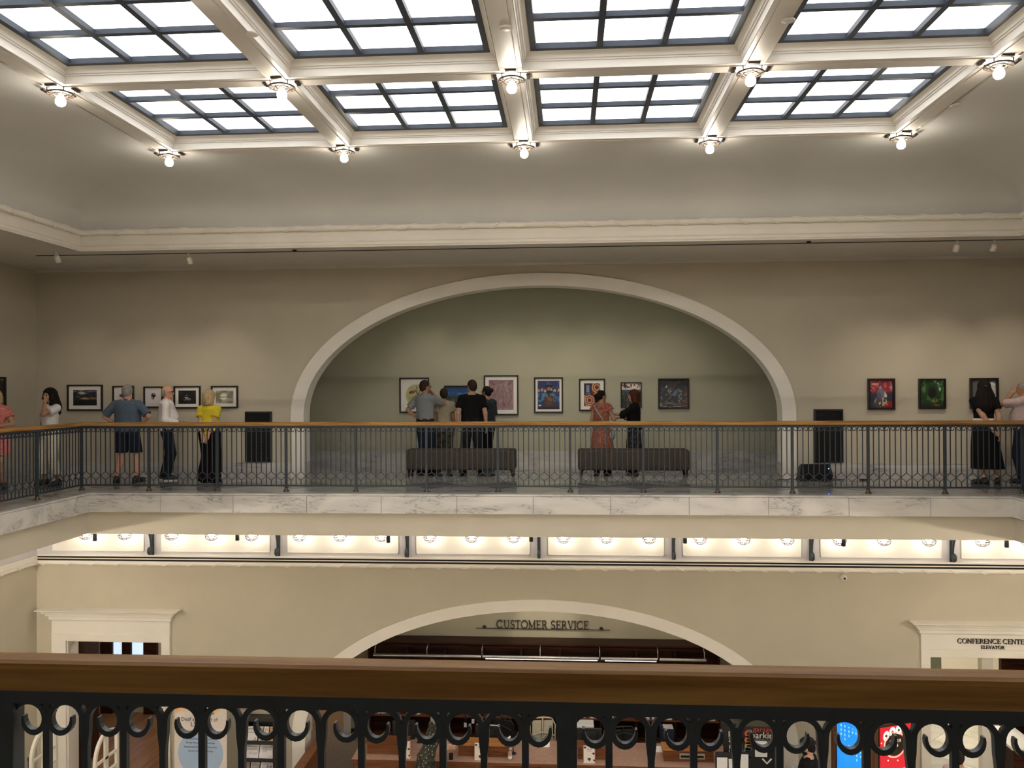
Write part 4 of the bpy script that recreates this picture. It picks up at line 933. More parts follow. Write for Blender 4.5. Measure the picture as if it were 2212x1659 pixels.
# ------------------------------------------------------------------ people: smooth implicit bodies meshed by surface nets
def smin(a, b, k):
    h = np.clip(0.5+0.5*(b-a)/k, 0, 1); return b+(a-b)*h-k*h*(1-h)
class Sdf:
    def __init__(s): s.p = []
    def cap(s, a, b, r1, r2, k=0.02, clip=None, sy=1.0):
        a = np.array(a, np.float32); b = np.array(b, np.float32); R = max(r1, r2)
        def fn(P):
            ba = b-a; d = P-a
            h = np.clip((d@ba)/max(1e-9, float(ba@ba)), 0, 1)[..., None]; q = d-h*ba
            if sy != 1.0: q = q*np.array([1, sy, 1], np.float32)
            v = np.sqrt((q*q).sum(-1))-(r1+(r2-r1)*h[..., 0])
            if clip is not None: v = np.maximum(v, (P@np.array(clip[0], np.float32))-clip[1])
            return v
        s.p.append((fn, np.minimum(a, b)-R, np.maximum(a, b)+R, k)); return s
    def ell(s, c, r, R=None, k=0.015, clip=None):
        c = np.array(c, np.float32); r = np.array(r, np.float32); m = float(r.max())
        def fn(P):
            q = P-c
            if R is not None: q = q@np.array(R, np.float32)
            a = np.sqrt(((q/r)**2).sum(-1)); g = np.sqrt(((q/(r*r))**2).sum(-1))+1e-9
            v = a*(a-1)/g
            if clip is not None: v = np.maximum(v, (P@np.array(clip[0], np.float32))-clip[1])
            return v
        s.p.append((fn, c-m, c+m, k)); return s
    def loft(s, rows, k=0.02, folds=0, amp=0.0, z0=None, z1=None, n=2.0):
        """rows (z,rx,ry,cx,cy), rising in z"""
        T = np.array(rows, np.float32)
        def fn(P):
            z = P[..., 2]; g = lambda i: np.interp(z, T[:, 0], T[:, i]).astype(np.float32)
            rx, ry, cx, cy = g(1), g(2), g(3), g(4); x = (P[..., 0]-cx)/rx; y = (P[..., 1]-cy)/ry
            d = (np.abs(x)**n+np.abs(y)**n)**(1/n)
            if folds: d = d+amp*np.sin(np.arctan2(y, x)*folds+z*3.0)*np.clip((T[-1, 0]-z)/(T[-1, 0]-T[0, 0]), 0, 1)
            v = (d-1)*np.minimum(rx, ry)
            return np.maximum(v, np.maximum(T[0, 0]-z, z-T[-1, 0]))
        lo = [float((T[:, 3]-T[:, 1]).min())*1.1-0.02, float((T[:, 4]-T[:, 2]).min())*1.1-0.02, T[0, 0]]; hi = [float((T[:, 3]+T[:, 1]).max())*1.1+0.02, float((T[:, 4]+T[:, 2]).max())*1.1+0.02, T[-1, 0]]
        s.p.append((fn, np.array(lo, np.float32), np.array(hi, np.float32), k)); return s
    def mesh(s, name, res, mat, M=None):
        lo = np.min([q[1] for q in s.p], 0)-0.03; hi = np.max([q[2] for q in s.p], 0)+0.03
        n = np.ceil((hi-lo)/res).astype(int)+1; ax = [lo[i]+res*np.arange(n[i], dtype=np.float32) for i in range(3)]
        D = np.full(n, 0.06, np.float32)
        for fn, a, b, k in s.p:
            m = k+0.02; i0 = np.maximum(0, np.floor((a-m-lo)/res).astype(int)); i1 = np.minimum(n, np.ceil((b+m-lo)/res).astype(int)+1)
            sl = tuple(slice(i0[i], i1[i]) for i in range(3))
            P = np.stack(np.meshgrid(*[ax[i][sl[i]] for i in range(3)], indexing='ij'), -1)
            D[sl] = smin(D[sl], fn(P).astype(np.float32), k)
        I = D < 0; c8 = [I[dx:n[0]-1+dx, dy:n[1]-1+dy, dz:n[2]-1+dz] for dx in (0, 1) for dy in (0, 1) for dz in (0, 1)]
        cnt = sum(c.astype(np.int8) for c in c8); mix = (cnt > 0) & (cnt < 8)
        ids = np.argwhere(mix); idx = np.full(mix.shape, -1, np.int32); idx[mix] = np.arange(len(ids))
        acc = np.zeros((len(ids), 3), np.float32); w = np.zeros(len(ids), np.float32)
        cs = [(dx, dy, dz) for dx in (0, 1) for dy in (0, 1) for dz in (0, 1)]
        for a in cs:
            for b in cs:
                if sum(b) == sum(a)+1 and all(y >= x for x, y in zip(a, b)):
                    da = D[ids[:, 0]+a[0], ids[:, 1]+a[1], ids[:, 2]+a[2]]; db = D[ids[:, 0]+b[0], ids[:, 1]+b[1], ids[:, 2]+b[2]]
                    cr = (da < 0) != (db < 0); t = np.where(cr, da/np.where(cr, da-db, 1), 0)[:, None]
                    acc += np.where(cr[:, None], np.array(a, np.float32)+t*(np.array(b, np.float32)-np.array(a, np.float32)), 0); w += cr
        V = (ids+acc/w[:, None])*res+lo
        F = []
        for axis in range(3):
            o = [i for i in range(3) if i != axis]
            A = [slice(None)]*3; B = [slice(None)]*3; A[axis] = slice(0, n[axis]-1); B[axis] = slice(1, n[axis])
            ia, ib = I[tuple(A)], I[tuple(B)]; e = np.argwhere(ia != ib); 
            ok = (e[:, o[0]] > 0) & (e[:, o[1]] > 0) & (e[:, o[0]] < n[o[0]]-1) & (e[:, o[1]] < n[o[1]]-1); e = e[ok]
            s0 = ia[e[:, 0], e[:, 1], e[:, 2]]
            def cell(d0, d1):
                q = e.copy(); q[:, o[0]] -= d0; q[:, o[1]] -= d1; return idx[q[:, 0], q[:, 1], q[:, 2]]
            quad = np.stack([cell(1, 1), cell(0, 1), cell(0, 0), cell(1, 0)], 1)
            flip = s0 if axis != 1 else ~s0
            quad[~flip] = quad[~flip][:, ::-1]; F.append(quad)
        F = np.concatenate(F); F = F[(F >= 0).all(1)]
        if M is not None: V = V@np.array(M.to_3x3()).T+np.array(M.translation)
        me = bpy.data.meshes.new(name); me.vertices.add(len(V)); me.vertices.foreach_set('co', V.astype(np.float32).ravel())
        me.loops.add(F.size); me.loops.foreach_set('vertex_index', F.astype(np.int32).ravel())
        me.polygons.add(len(F)); me.polygons.foreach_set('loop_start', np.arange(0, F.size, 4, dtype=np.int32)); me.polygons.foreach_set('loop_total', np.full(len(F), 4, np.int32))
        me.polygons.foreach_set('use_smooth', np.ones(len(F), bool)); me.update(calc_edges=True); me.validate(); setmat(me, mat); return me

def fabric(name, col, var=0.12, scale=40.0): return paint(name, col, 0.9, var, scale, bump=0.15, spec=0.2, coord='object')
def floral(name, base_c, c2, c3, scale=18.0):
    m, nt, b = new_mat(name); g = nd(nt, 'ShaderNodeTexCoord')
    n = nd(nt, 'ShaderNodeTexNoise', i_Scale=scale, i_Detail=2.0); v = nd(nt, 'ShaderNodeTexVoronoi', i_Scale=scale*1.3)
    nt.links.new(g.outputs['Object'], n.inputs['Vector']); nt.links.new(g.outputs['Object'], v.inputs['Vector'])
    r = nd(nt, 'ShaderNodeValToRGB'); e = r.color_ramp.elements; e[0].position = 0.45; e[0].color = base_c+(1,); e[1].position = 0.56; e[1].color = c2+(1,)
    nt.links.new(n.outputs['Fac'], r.inputs[0])
    q = nd(nt, 'ShaderNodeValToRGB'); e = q.color_ramp.elements; e[0].position = 0.20; e[0].color = (1,1,1,1); e[1].position = 0.30; e[1].color = (0,0,0,1)
    nt.links.new(v.outputs['Distance'], q.inputs[0])
    x = nd(nt, 'ShaderNodeMixRGB'); x.inputs['Color2'].default_value = c3+(1,); nt.links.new(q.outputs[0], x.inputs['Fac']); nt.links.new(r.outputs[0], x.inputs['Color1']); nt.links.new(x.outputs[0], b.inputs['Base Color'])
    b.inputs['Roughness'].default_value = 0.9; return m
def skin(name, c): return paint(name, c, 0.5, 0.05, 25, coord='object', spec=0.35)
S_LIGHT = skin('skin_light', (0.50, 0.29, 0.20)); S_TAN = skin('skin_tan', (0.40, 0.21, 0.13)); S_PINK = skin('skin_pink', (0.55, 0.28, 0.20))
M_EYE = paint('eye_dark', (0.02, 0.015, 0.012), 0.2, 0.1, 40); M_LIP = paint('lips', (0.30, 0.10, 0.08), 0.5, 0.1, 40); M_BROW = paint('brow_hair', (0.06, 0.04, 0.03), 0.8, 0.1, 60)
def hairmat(name, c): return paint(name, c, 0.7, 0.35, 60, bump=0.3, spec=0.15, stretch=(1, 1, 0.15), coord='object', detail=4.0)
H_GREY = hairmat('hair_grey', (0.26, 0.24, 0.22)); H_DARK = hairmat('hair_dark', (0.012, 0.008, 0.007)); H_BROWN = hairmat('hair_brown', (0.035, 0.02, 0.013)); H_BLOND = hairmat('hair_blond', (0.42, 0.31, 0.17)); H_AUBURN = hairmat('hair_auburn', (0.07, 0.022, 0.012))

def ik(S, W, l1, l2, pole):
    S, W = Vector(S), Vector(W); d = W-S; L = min(d.length, (l1+l2)*0.995); d = d.normalized(); W = S+d*L
    a = (l1*l1-l2*l2+L*L)/(2*L); h = math.sqrt(max(0, l1*l1-a*a)); p = Vector(pole); p = p-d*p.dot(d)
    p = p.normalized() if p.length > 1e-6 else d.orthogonal().normalized()
    return S+d*a+p*h, W
def hand(s, W, d, side, curl, palm=None, sc=1.0):
    """palm, four unequal bent fingers and a thumb; d = direction of the forearm, palm = the way the palm faces"""
    d = Vector(d).normalized(); n = Vector(palm) if palm is not None else Vector((-side, 0, 0)); n = n-d*n.dot(d); n = n.normalized() if n.length > 1e-5 else d.orthogonal().normalized()
    t = n.cross(d).normalized()*(1)
    if palm is None and t.y < 0: t = -t                      # thumb side points forward when the arm hangs
    R = np.array([t, d, n]).T
    s.ell(W+d*0.045*sc, (0.040*sc, 0.052*sc, 0.017*sc), R, 0.02)
    for i, (off, ln) in enumerate(((0.029, 0.068), (0.010, 0.078), (-0.010, 0.072), (-0.028, 0.056))):
        b = W+d*0.082*sc+t*off*sc; dd = (d+n*curl*0.6).normalized(); m = b+dd*ln*0.5*sc; d3 = (d+n*curl*1.8).normalized(); e = m+d3*ln*0.5*sc
        s.cap(b, m, 0.0098*sc, 0.0092*sc, 0.006); s.cap(m, e, 0.0092*sc, 0.0078*sc, 0.004)
    b = W+d*0.025*sc+t*0.034*sc; m = b+(d*0.6+t*0.75+n*0.3).normalized()*0.036*sc; e = m+(d*0.9+t*0.25+n*(0.3+curl*0.4)).normalized()*0.032*sc
    s.cap(b, m, 0.0125*sc, 0.0105*sc, 0.01); s.cap(m, e, 0.0105*sc, 0.0085*sc, 0.005)

RES_B, RES_C = 0.0095, 0.011
def person(label, pos, face, h, skin_m, hair_m, hair='short', male=True, hair_s=1.0, belly=0.0, head_yaw=0.0, head_pitch=0.0, head_roll=0.0, armR=None, armL=None, top=None, bottom=None, shoes=None, stance=0.11, extras=None, lean=0.0, foot=None, z=0.0, wide=1.0, seat=None, polesR=None, polesL=None, palmR=None, palmL=None, curl=0.35):
    """local axes: +x right hand side, +y forward, +z up; face = heading in degrees (90 looks at the far wall)"""
    k = h/1.72; t = thing('person', label, 'person', (pos[0], pos[1], z), math.radians(face-90))
    sw = (0.185 if male else 0.16)*wide; hw = (0.092 if male else 0.088)
    B = Sdf(); V3 = lambda x, y, zz: (x*k, y*k, zz*k)
    dz = (seat if seat is not None else 0.0)
    if male: rows = [(0.84, 0.15, 0.105, 0, 0), (0.93, 0.170, 0.115, 0, -0.005), (1.04, 0.155+belly*0.5, 0.105+belly, 0, belly*0.5), (1.16, 0.160+belly*0.5, 0.110+belly, 0, belly*0.5), (1.30, 0.180, 0.120, 0, 0), (1.40, 0.175, 0.100, 0, -0.01), (1.45, 0.115, 0.075, 0, -0.012), (1.475, 0.06, 0.058, 0, -0.01)]
    else: rows = [(0.84, 0.155, 0.11, 0, 0), (0.93, 0.172, 0.120, 0, -0.012), (1.06, 0.130+belly*0.5, 0.095+belly, 0, belly*0.5), (1.16, 0.132+belly*0.4, 0.100+belly*0.6, 0, 0.005), (1.28, 0.150, 0.125, 0, 0.015), (1.38, 0.150, 0.095, 0, -0.005), (1.43, 0.105, 0.072, 0, -0.012), (1.46, 0.052, 0.052, 0, -0.01)]
    rows = [(r[0]*k, r[1]*k*wide, r[2]*k, r[3]*k, (r[4]+lean*(r[0]-0.9))*k) for r in rows]
    B.loft(rows, 0.03)
    ly = lean*(1.42-0.9)
    J = {}
    for sd, arm, pole, nm in ((1, armR, polesR, 'R'), (-1, armL, polesL, 'L')):
        S = Vector(V3(sd*sw, ly-0.01, 1.385)); W = Vector(V3(*(arm or (sd*(sw+0.06), 0.05, 0.835)))); E, W = ik(S, W, 0.285*k, 0.25*k, pole or (sd*0.25, -1, 0))
        J[nm] = (S, E, W); B.cap(S, E, 0.050*k, 0.040*k, 0.04); B.cap(V3(sd*0.03, ly-0.015, 1.455), S, 0.040*k, 0.042*k, 0.03); B.cap(E, W, 0.042*k, 0.027*k, 0.02); hand(B, W, W-E, sd, curl, palmR if sd > 0 else palmL, k)
    LG = {}
    for sd, nm in ((1, 'R'), (-1, 'L')):
        f = (foot or {}).get(nm, (sd*stance, 0.0)); Hh = Vector(V3(sd*hw, 0, 0.90)); A = Vector(V3(f[0], f[1]-0.03, 0.085))
        if seat is None: Kn, A = ik(Hh, A, 0.42*k, 0.41*k, (0, 1, 0)); 
        else: Kn = Vector(V3(sd*0.12, 0.42, 0.90)); A = Vector(V3(sd*0.12, 0.40, 0.48))
        LG[nm] = (Hh, Kn, A); B.cap(Hh, Kn, 0.088*k, 0.056*k, 0.03); B.cap(Kn, A, 0.055*k, 0.036*k, 0.02); B.cap(Kn+Vector(V3(0, -0.02, -0.09)), Kn+Vector(V3(0, -0.018, -0.17)), 0.05*k, 0.045*k, 0.03)
        an = (f[2] if len(f) > 2 else sd*0.18); fd = Vector((math.sin(an), math.cos(an), 0))
        B.cap(A+Vector((0, 0, -0.045*k))-fd*0.02*k, A+fd*0.15*k+Vector((0, 0, -0.058*k)), 0.036*k, 0.026*k, 0.02)
    # head
    HC = Vector(V3(0, ly+0.012+0.25*lean*0.2, 1.605)); HR = Matrix.Rotation(math.radians(-head_yaw), 4, 'Z') @ Matrix.Rotation(math.radians(head_pitch), 4, 'X') @ Matrix.Rotation(math.radians(head_roll), 4, 'Y')
    hm = Matrix.Translation(HC) @ HR; R3 = np.array(HR.to_3x3()); hp = lambda x, y, zz: tuple(hm @ Vector(V3(x, y, zz)))
    B.cap(V3(0, ly-0.012, 1.44), hp(0, -0.015, -0.06), 0.056*k if male else 0.048*k, 0.052*k if male else 0.044*k, 0.025)
    B.ell(hp(0, -0.012, 0.025), (0.074*k, 0.094*k, 0.092*k), R3, 0.02); B.ell(hp(0, 0.018, -0.030), (0.058*k, 0.070*k, 0.082*k), R3, 0.03)
    B.ell(hp(0, 0.060, -0.088), (0.026*k, 0.022*k, 0.020*k), R3, 0.025)
    B.cap(hp(0, 0.086, 0.012), hp(0, 0.104, -0.026), 0.009*k, 0.014*k, 0.012); B.cap(hp(-0.022, 0.079, -0.058), hp(0.022, 0.079, -0.058), 0.010*k, 0.010*k, 0.014)
    B.cap(hp(-0.038, 0.075, 0.028), hp(0.038, 0.075, 0.028), 0.012*k, 0.012*k, 0.02)
    for sd in (1, -1): B.ell(hp(sd*0.075, -0.008, -0.005), (0.010*k, 0.022*k, 0.032*k), R3, 0.008)
    link('body', B.mesh('body', RES_B, skin_m), t)
    def sm(name, items, mat):
        m = MB()
        for c, r in items: m.sphere((c[0]*k, c[1]*k, c[2]*k), tuple(q*k for q in r), 10, 6)
        m.xform(hm); o = part(name, m, mat, t, True); return o
    sm('eyes', [((sd*0.031, 0.080, 0.006), (0.012, 0.007, 0.008)) for sd in (1, -1)], M_EYE)
    sm('eyebrows', [((sd*0.032, 0.084, 0.028), (0.018, 0.006, 0.004)) for sd in (1, -1)], M_BROW)
    sm('mouth', [((0, 0.087, -0.059), (0.022, 0.006, 0.006))], M_LIP)
    # hair
    Hs = Sdf(); q = lambda x, y, zz: (x*k, y*k, zz*k)
    hm0 = hm; hm = hm @ Matrix.Scale(hair_s, 4) if hair_s != 1.0 else hm
    pl = lambda a, b: ((0, 1.0/math.hypot(1, a), -a/math.hypot(1, a)), b*k/math.hypot(1, a))
    if hair == 'short':
        Hs.ell(q(0, -0.018, 0.030), (0.086*k, 0.103*k, 0.104*k), None, 0.01, pl(0.8, 0.018)); Hs.ell(q(0, -0.055, -0.02), (0.070*k, 0.058*k, 0.075*k), None, 0.03, pl(0.8, 0.0))
    elif hair == 'bald':
        Hs.loft([(-0.075*k, 0.062*k, 0.075*k, 0, -0.035*k), (-0.02*k, 0.082*k, 0.088*k, 0, -0.03*k), (0.035*k, 0.081*k, 0.086*k, 0, -0.03*k)], 0.01)
        Hs.p = [(lambda P, f=Hs.p[0][0]: np.maximum(f(P), P[..., 1]+0.012*k), Hs.p[0][1], Hs.p[0][2], 0.01)]
    elif hair == 'bun' or hair == 'ponytail':
        Hs.ell(q(0, -0.016, 0.028), (0.083*k, 0.102*k, 0.102*k), None, 0.01, pl(0.7, 0.022)); Hs.ell(q(0, -0.055, -0.02), (0.066*k, 0.055*k, 0.07*k), None, 0.03, pl(0.8, 0.0))
        Hs.ell(q(0, -0.135, 0.035 if hair == 'bun' else 0.01), (0.042*k, 0.042*k, 0.045*k), None, 0.02)
        if hair == 'ponytail': Hs.cap(q(0, -0.14, 0.0), q(0, -0.13, -0.10), 0.035*k, 0.022*k, 0.02)
    elif hair == 'bob':
        Hs.ell(q(0, -0.018, 0.032), (0.096*k, 0.112*k, 0.108*k), None, 0.01, pl(0.8, 0.02)); Hs.loft([(-0.125*k, 0.085*k, 0.070*k, 0, -0.055*k), (-0.09*k, 0.103*k, 0.085*k, 0, -0.045*k), (0.0, 0.100*k, 0.095*k, 0, -0.038*k), (0.06*k, 0.09*k, 0.09*k, 0, -0.03*k)], 0.03, 11, 0.05)
    elif hair in ('long', 'curly'):
        Hs.ell(q(0, -0.018, 0.032), (0.094*k, 0.112*k, 0.107*k), None, 0.01, pl(0.7, 0.03))
        L = -0.40 if hair == 'long' else -0.27; w = 0.145 if hair == 'long' else 0.15
        Hs.loft([(L*k, w*0.55*k, 0.05*k, 0, -0.105*k), (L*0.75*k, w*k, 0.065*k, 0, -0.10*k), (-0.12*k, w*k, 0.075*k, 0, -0.075*k), (0.0, 0.10*k, 0.095*k, 0, -0.042*k), (0.06*k, 0.085*k, 0.09*k, 0, -0.03*k)], 0.03, 13, 0.10)
        if hair == 'curly':
            for i in range(26):
                a_ = i*2.4; zz = 0.03-0.30*(i/25); rr = 0.085+0.05*(i/25); yy = -0.05+rr*math.sin(a_)*0.7
                if yy < 0.03+0.06*(zz < -0.12): Hs.ell(q(rr*math.cos(a_), yy, zz), (0.034*k, 0.034*k, 0.042*k), None, 0.015)
            for sd in (1, -1):
                for i in range(5): Hs.ell(q(sd*(0.085+0.01*(i % 2)), 0.0-0.012*i+0.02*(i % 2), 0.02-0.065*i), (0.042*k, 0.05*k, 0.05*k), None, 0.02)
    if Hs.p:
        link('hair', Hs.mesh('hair', 0.0095, hair_m, hm), t)
    hm = hm0
    # clothes
    def grow(rows_, g, za, zb):
        zs = sorted(set([za, zb]+[r[0] for r in rows_ if za < r[0] < zb])); T = np.array(rows_); out = []
        for zz in zs: out.append((zz,)+tuple(float(np.interp(zz, T[:, 0], T[:, i]))+(g if i < 3 else 0) for i in range(1, 5)))
        return out
    if top:
        m, hem, sleeve, g = top['mat'], top.get('hem', 0.86)*k, top.get('sleeve', 0.65), top.get('g', 0.016)*k
        T = Sdf(); hi = top.get('neck', 1.452)*k
        T.loft(grow(rows, g, hem, hi), 0.02, top.get('folds', 7), top.get('amp', 0.03))
        for nm, sd in (('R', 1), ('L', -1)):
            S, E, W = J[nm]; T.cap(V3(sd*0.045, ly-0.015, 1.45), S, 0.042*k, 0.040*k+g*0.7, 0.03)
            if sleeve <= 0: continue
            if sleeve <= 1:
                d = (E-S).normalized(); e = S+(E-S)*sleeve; T.cap(S, e+d*0.05*k, 0.048*k+g*0.7, 0.046*k+g+top.get('flare', 0.0), 0.035, (tuple(d), float(d.dot(e))))
            else:
                d = (W-E).normalized(); e = E+(W-E)*(sleeve-1); T.cap(S, E, 0.048*k+g*0.7, 0.042*k+g, 0.035); T.cap(E, e+d*0.05*k, 0.046*k+g, 0.034*k+g+top.get('flare', 0.0), 0.02, (tuple(d), float(d.dot(e))))
        if top.get('collar'): T.loft([(1.43*k, 0.085*k, 0.078*k, 0, (ly-0.012)*k), (1.485*k, 0.066*k, 0.066*k, 0, (ly-0.012)*k)], 0.012)
        link(top.get('name', 'shirt'), T.mesh('shirt', RES_C, m), t)
    if bottom:
        m = bottom['mat']; g = bottom.get('g', 0.014)*k; P = Sdf()
        if bottom['type'] == 'trousers':
            P.loft(grow(rows, g*0.8, 0.84*k, bottom.get('waist', 1.03)*k), 0.03)
            for nm in 'RL':
                Hh, Kn, A = LG[nm]; hem = bottom.get('hem', 0.06)
                if hem > 0.3:
                    f_ = (0.90-hem)/(0.90-0.49); e = Hh+(Kn-Hh)*min(1.0, f_); d = Vector((0, 0, -1)); P.cap(Hh, e+(Kn-Hh).normalized()*0.05*k, 0.092*k+g, 0.078*k+g+0.012, 0.03, ((0, 0, -1), -float(e.z)))
                else:
                    P.cap(Hh, Kn, 0.090*k+g, 0.066*k+g, 0.03); P.cap(Kn, A, 0.066*k+g, 0.052*k+g+bottom.get('flare', 0.0), 0.02, ((0, 0, -1), -hem*k))
        else:
            hz, rx, ry, hip = bottom['hem']*k, bottom['rx']*k, bottom['ry']*k, bottom.get('waist', 1.05)*k
            wr = grow(rows, g, 0.93*k, hip); ox, oy = bottom.get('ox', 0)*k, bottom.get('oy', 0)*k
            P.loft([(hz, rx, ry, ox, oy), (hz+(0.9*k-hz)*0.6, (rx+0.185*k)/2, (ry+0.135*k)/2, ox*0.4, oy*0.4)]+wr, 0.02, bottom.get('folds', 9), bottom.get('amp', 0.08))
        link(bottom.get('name', 'trousers' if bottom['type'] == 'trousers' else 'skirt'), P.mesh('trousers', RES_C, m), t)
    if shoes is not None and seat is None:
        for sd, nm in ((1, 'R'), (-1, 'L')):
            f = (foot or {}).get(nm, (sd*stance, 0.0)); A = LG[nm][2]; an = (f[2] if len(f) > 2 else sd*0.18); fd = Vector((math.sin(an), math.cos(an), 0)); Q = Sdf()
            Q.cap(Vector((A.x, A.y, 0.052*k))-fd*0.025*k, Vector((A.x, A.y, 0.040*k))+fd*0.155*k, 0.050*k, 0.043*k, 0.02, ((0, 0, -1), -0.002)); Q.cap(A+Vector((0, 0, -0.03*k)), A+Vector((0, 0, 0.012*k)), 0.045*k, 0.043*k, 0.02)
            sh = link('shoe', Q.mesh('shoe', 0.011, shoes[0]), t)
            m_ = MB(); n_ = 12; c0 = Vector((A.x, A.y, 0))-fd*0.028*k; c1 = Vector((A.x, A.y, 0))+fd*0.158*k; side = Vector((fd.y, -fd.x, 0)); pts = []
            for i in range(n_+1): a = PI/2+PI*i/n_; pts.append(c0+(fd*math.cos(a)+side*math.sin(a))*0.050*k)
            for i in range(n_+1): a = -PI/2+PI*i/n_; pts.append(c1+(fd*math.cos(a)+side*math.sin(a))*0.045*k)
            N = len(pts); m_.add([(p.x, p.y, zz) for zz in (0.0, 0.020*k) for p in pts], [tuple(range(N))[::-1], tuple(range(N, 2*N))]+[(i, (i+1) % N, N+(i+1) % N, N+i) for i in range(N)]); part('sole', m_, shoes[1], sh, True)
    if extras: extras(t, k, J, LG, hm)
    return t

def glasses(t, k, hm, mat=None):
    m = MB()
    for sd in (1, -1):
        m.tube([(sd*0.032*k+0.021*k*math.cos(2*PI*i/12), 0.094*k, 0.004*k+0.016*k*math.sin(2*PI*i/12)) for i in range(12)], 0.003*k, 5, closed=True)
        m.tube([(sd*0.053*k, 0.092*k, 0.008*k), (sd*0.079*k, 0.04*k, 0.008*k), (sd*0.082*k, -0.01*k, 0.004*k)], 0.003*k, 5)
    m.tube([(-0.011*k, 0.096*k, 0.006*k), (0.011*k, 0.096*k, 0.006*k)], 0.003*k, 5); m.xform(hm); part('glasses', m, mat or M_BLACK, t, True)
def belt(mat, zz=0.985, male=True):
    def fn(t, k, J, LG, hm):
        m = MB().lathe([(0.185*k, zz*k-0.018), (0.19*k, zz*k-0.012), (0.19*k, zz*k+0.012), (0.185*k, zz*k+0.018)], (0, 0, 0), 28); m.v = [(x, y*0.70, z) for x, y, z in m.v]; part('belt', m, mat, t, True)
    return fn
C_BLUE = fabric('shirt_slate_blue', (0.085, 0.115, 0.165)); C_NAVY = fabric('shorts_navy', (0.010, 0.013, 0.024)); C_WHITE = fabric('shirt_white', (0.74, 0.70, 0.70)); C_JEAN = fabric('jeans_dark', (0.008, 0.011, 0.020)); C_YEL = fabric('blouse_yellow', (0.62, 0.50, 0.035)); C_BLK = fabric('cloth_black', (0.0055, 0.005, 0.0055)); C_CREAM = fabric('cloth_cream', (0.66, 0.60, 0.50)); C_GREY = fabric('shirt_pale_grey', (0.22, 0.235, 0.245)); C_BEIGE = fabric('top_beige', (0.36, 0.30, 0.22)); C_DENIM = fabric('trousers_dark_blue', (0.014, 0.018, 0.032)); C_CHAR = fabric('shorts_charcoal', (0.016, 0.016, 0.018)); C_PINKW = fabric('shirt_pale_pink', (0.56, 0.43, 0.42))
C_CAMO = floral('trousers_camouflage', (0.07, 0.06, 0.035), (0.02, 0.02, 0.014), (0.16, 0.13, 0.08), 14); C_PINK = floral('dress_pink_floral', (0.62, 0.13, 0.12), (0.60, 0.20, 0.17), (0.72, 0.50, 0.42), 26); C_RED = floral('dress_red_floral', (0.26, 0.055, 0.035), (0.30, 0.12, 0.07), (0.38, 0.26, 0.19), 22); C_DOT = floral('skirt_dotted', (0.010, 0.010, 0.011), (0.012, 0.012, 0.013), (0.16, 0.16, 0.15), 22); C_TEAL = floral('top_dark_teal', (0.010, 0.014, 0.016), (0.02, 0.028, 0.032), (0.035, 0.045, 0.05), 18); C_FLDARK = floral('dress_black_gold_floral', (0.012, 0.012, 0.010), (0.03, 0.032, 0.022), (0.30, 0.25, 0.14), 16)
SH_DARK = (paint('shoe_dark', (0.018, 0.014, 0.012), 0.5, 0.2, 20), paint('sole_dark', (0.012, 0.011, 0.010), 0.7, 0.2, 20)); SH_TAN = (paint('shoe_brown', (0.05, 0.032, 0.022), 0.6, 0.2, 20), SH_DARK[1]); SH_WSOLE = (SH_DARK[0], paint('sole_white', (0.62, 0.58, 0.54), 0.7, 0.1, 20))

person('person in a pink floral dress cut off by the left edge of the picture', (-9.50, 13.15), -75, 1.64, S_TAN, H_BLOND, 'bob', False, armR=(0.10, 0.17, 1.06), armL=(-0.08, 0.17, 1.10), polesR=(1, -0.5, -0.3), polesL=(-1, -0.5, -0.3),
       top=dict(mat=C_PINK, sleeve=0.55, g=0.02, flare=0.03, hem=0.95), bottom=dict(type='skirt', mat=C_PINK, hem=0.60, rx=0.25, ry=0.2, name='dress_skirt'), shoes=SH_TAN)
person('person in a white top and white trousers with one hand before the face', (-8.90, 13.68), 252, 1.65, S_TAN, H_DARK, 'curly', False, hair_s=1.1, armL=(-0.045, 0.135, 1.475), polesL=(-0.65, 0.25, -1), armR=(0.25, 0.0, 0.86), head_yaw=4,
       top=dict(mat=C_WHITE, sleeve=0.6, g=0.024, flare=0.02, hem=0.98), bottom=dict(type='trousers', mat=C_CREAM, hem=0.20, flare=0.03, waist=1.06), shoes=SH_TAN, stance=0.16)
person('person in a blue shirt and navy shorts, hands on hips', (-7.78, 14.15), 92, 1.715, S_PINK, H_GREY, 'short', True, belly=0.035, wide=1.16, armR=(0.215, 0.05, 1.02), armL=(-0.215, 0.05, 1.02), polesR=(1, -0.35, 0.1), polesL=(-1, -0.35, 0.1), stance=0.17, foot={'R': (0.16, 0.02, 0.35), 'L': (-0.17, -0.02, -0.6)},
       top=dict(mat=C_BLUE, sleeve=0.86, g=0.024, flare=0.014, hem=0.90, collar=True), bottom=dict(type='trousers', mat=C_NAVY, hem=0.53, g=0.022), shoes=SH_DARK)
person('person in a white shirt and dark jeans with glasses, facing right', (-7.23, 14.50), 22, 1.70, S_PINK, H_GREY, 'bald', True, belly=0.05, armR=(0.17, 0.21, 1.03), armL=(-0.13, 0.22, 1.02), polesR=(0.5, -1, 0), polesL=(-0.5, -1, 0), head_yaw=10,
       top=dict(mat=C_WHITE, sleeve=1.9, g=0.026, hem=0.84, collar=True), bottom=dict(type='trousers', mat=C_JEAN, hem=0.05, g=0.016), shoes=SH_WSOLE, stance=0.09, foot={'R': (0.09, 0.03, 0.1), 'L': (-0.09, -0.04, -0.1)}, extras=lambda t, k, J, LG, hm: glasses(t, k, hm))
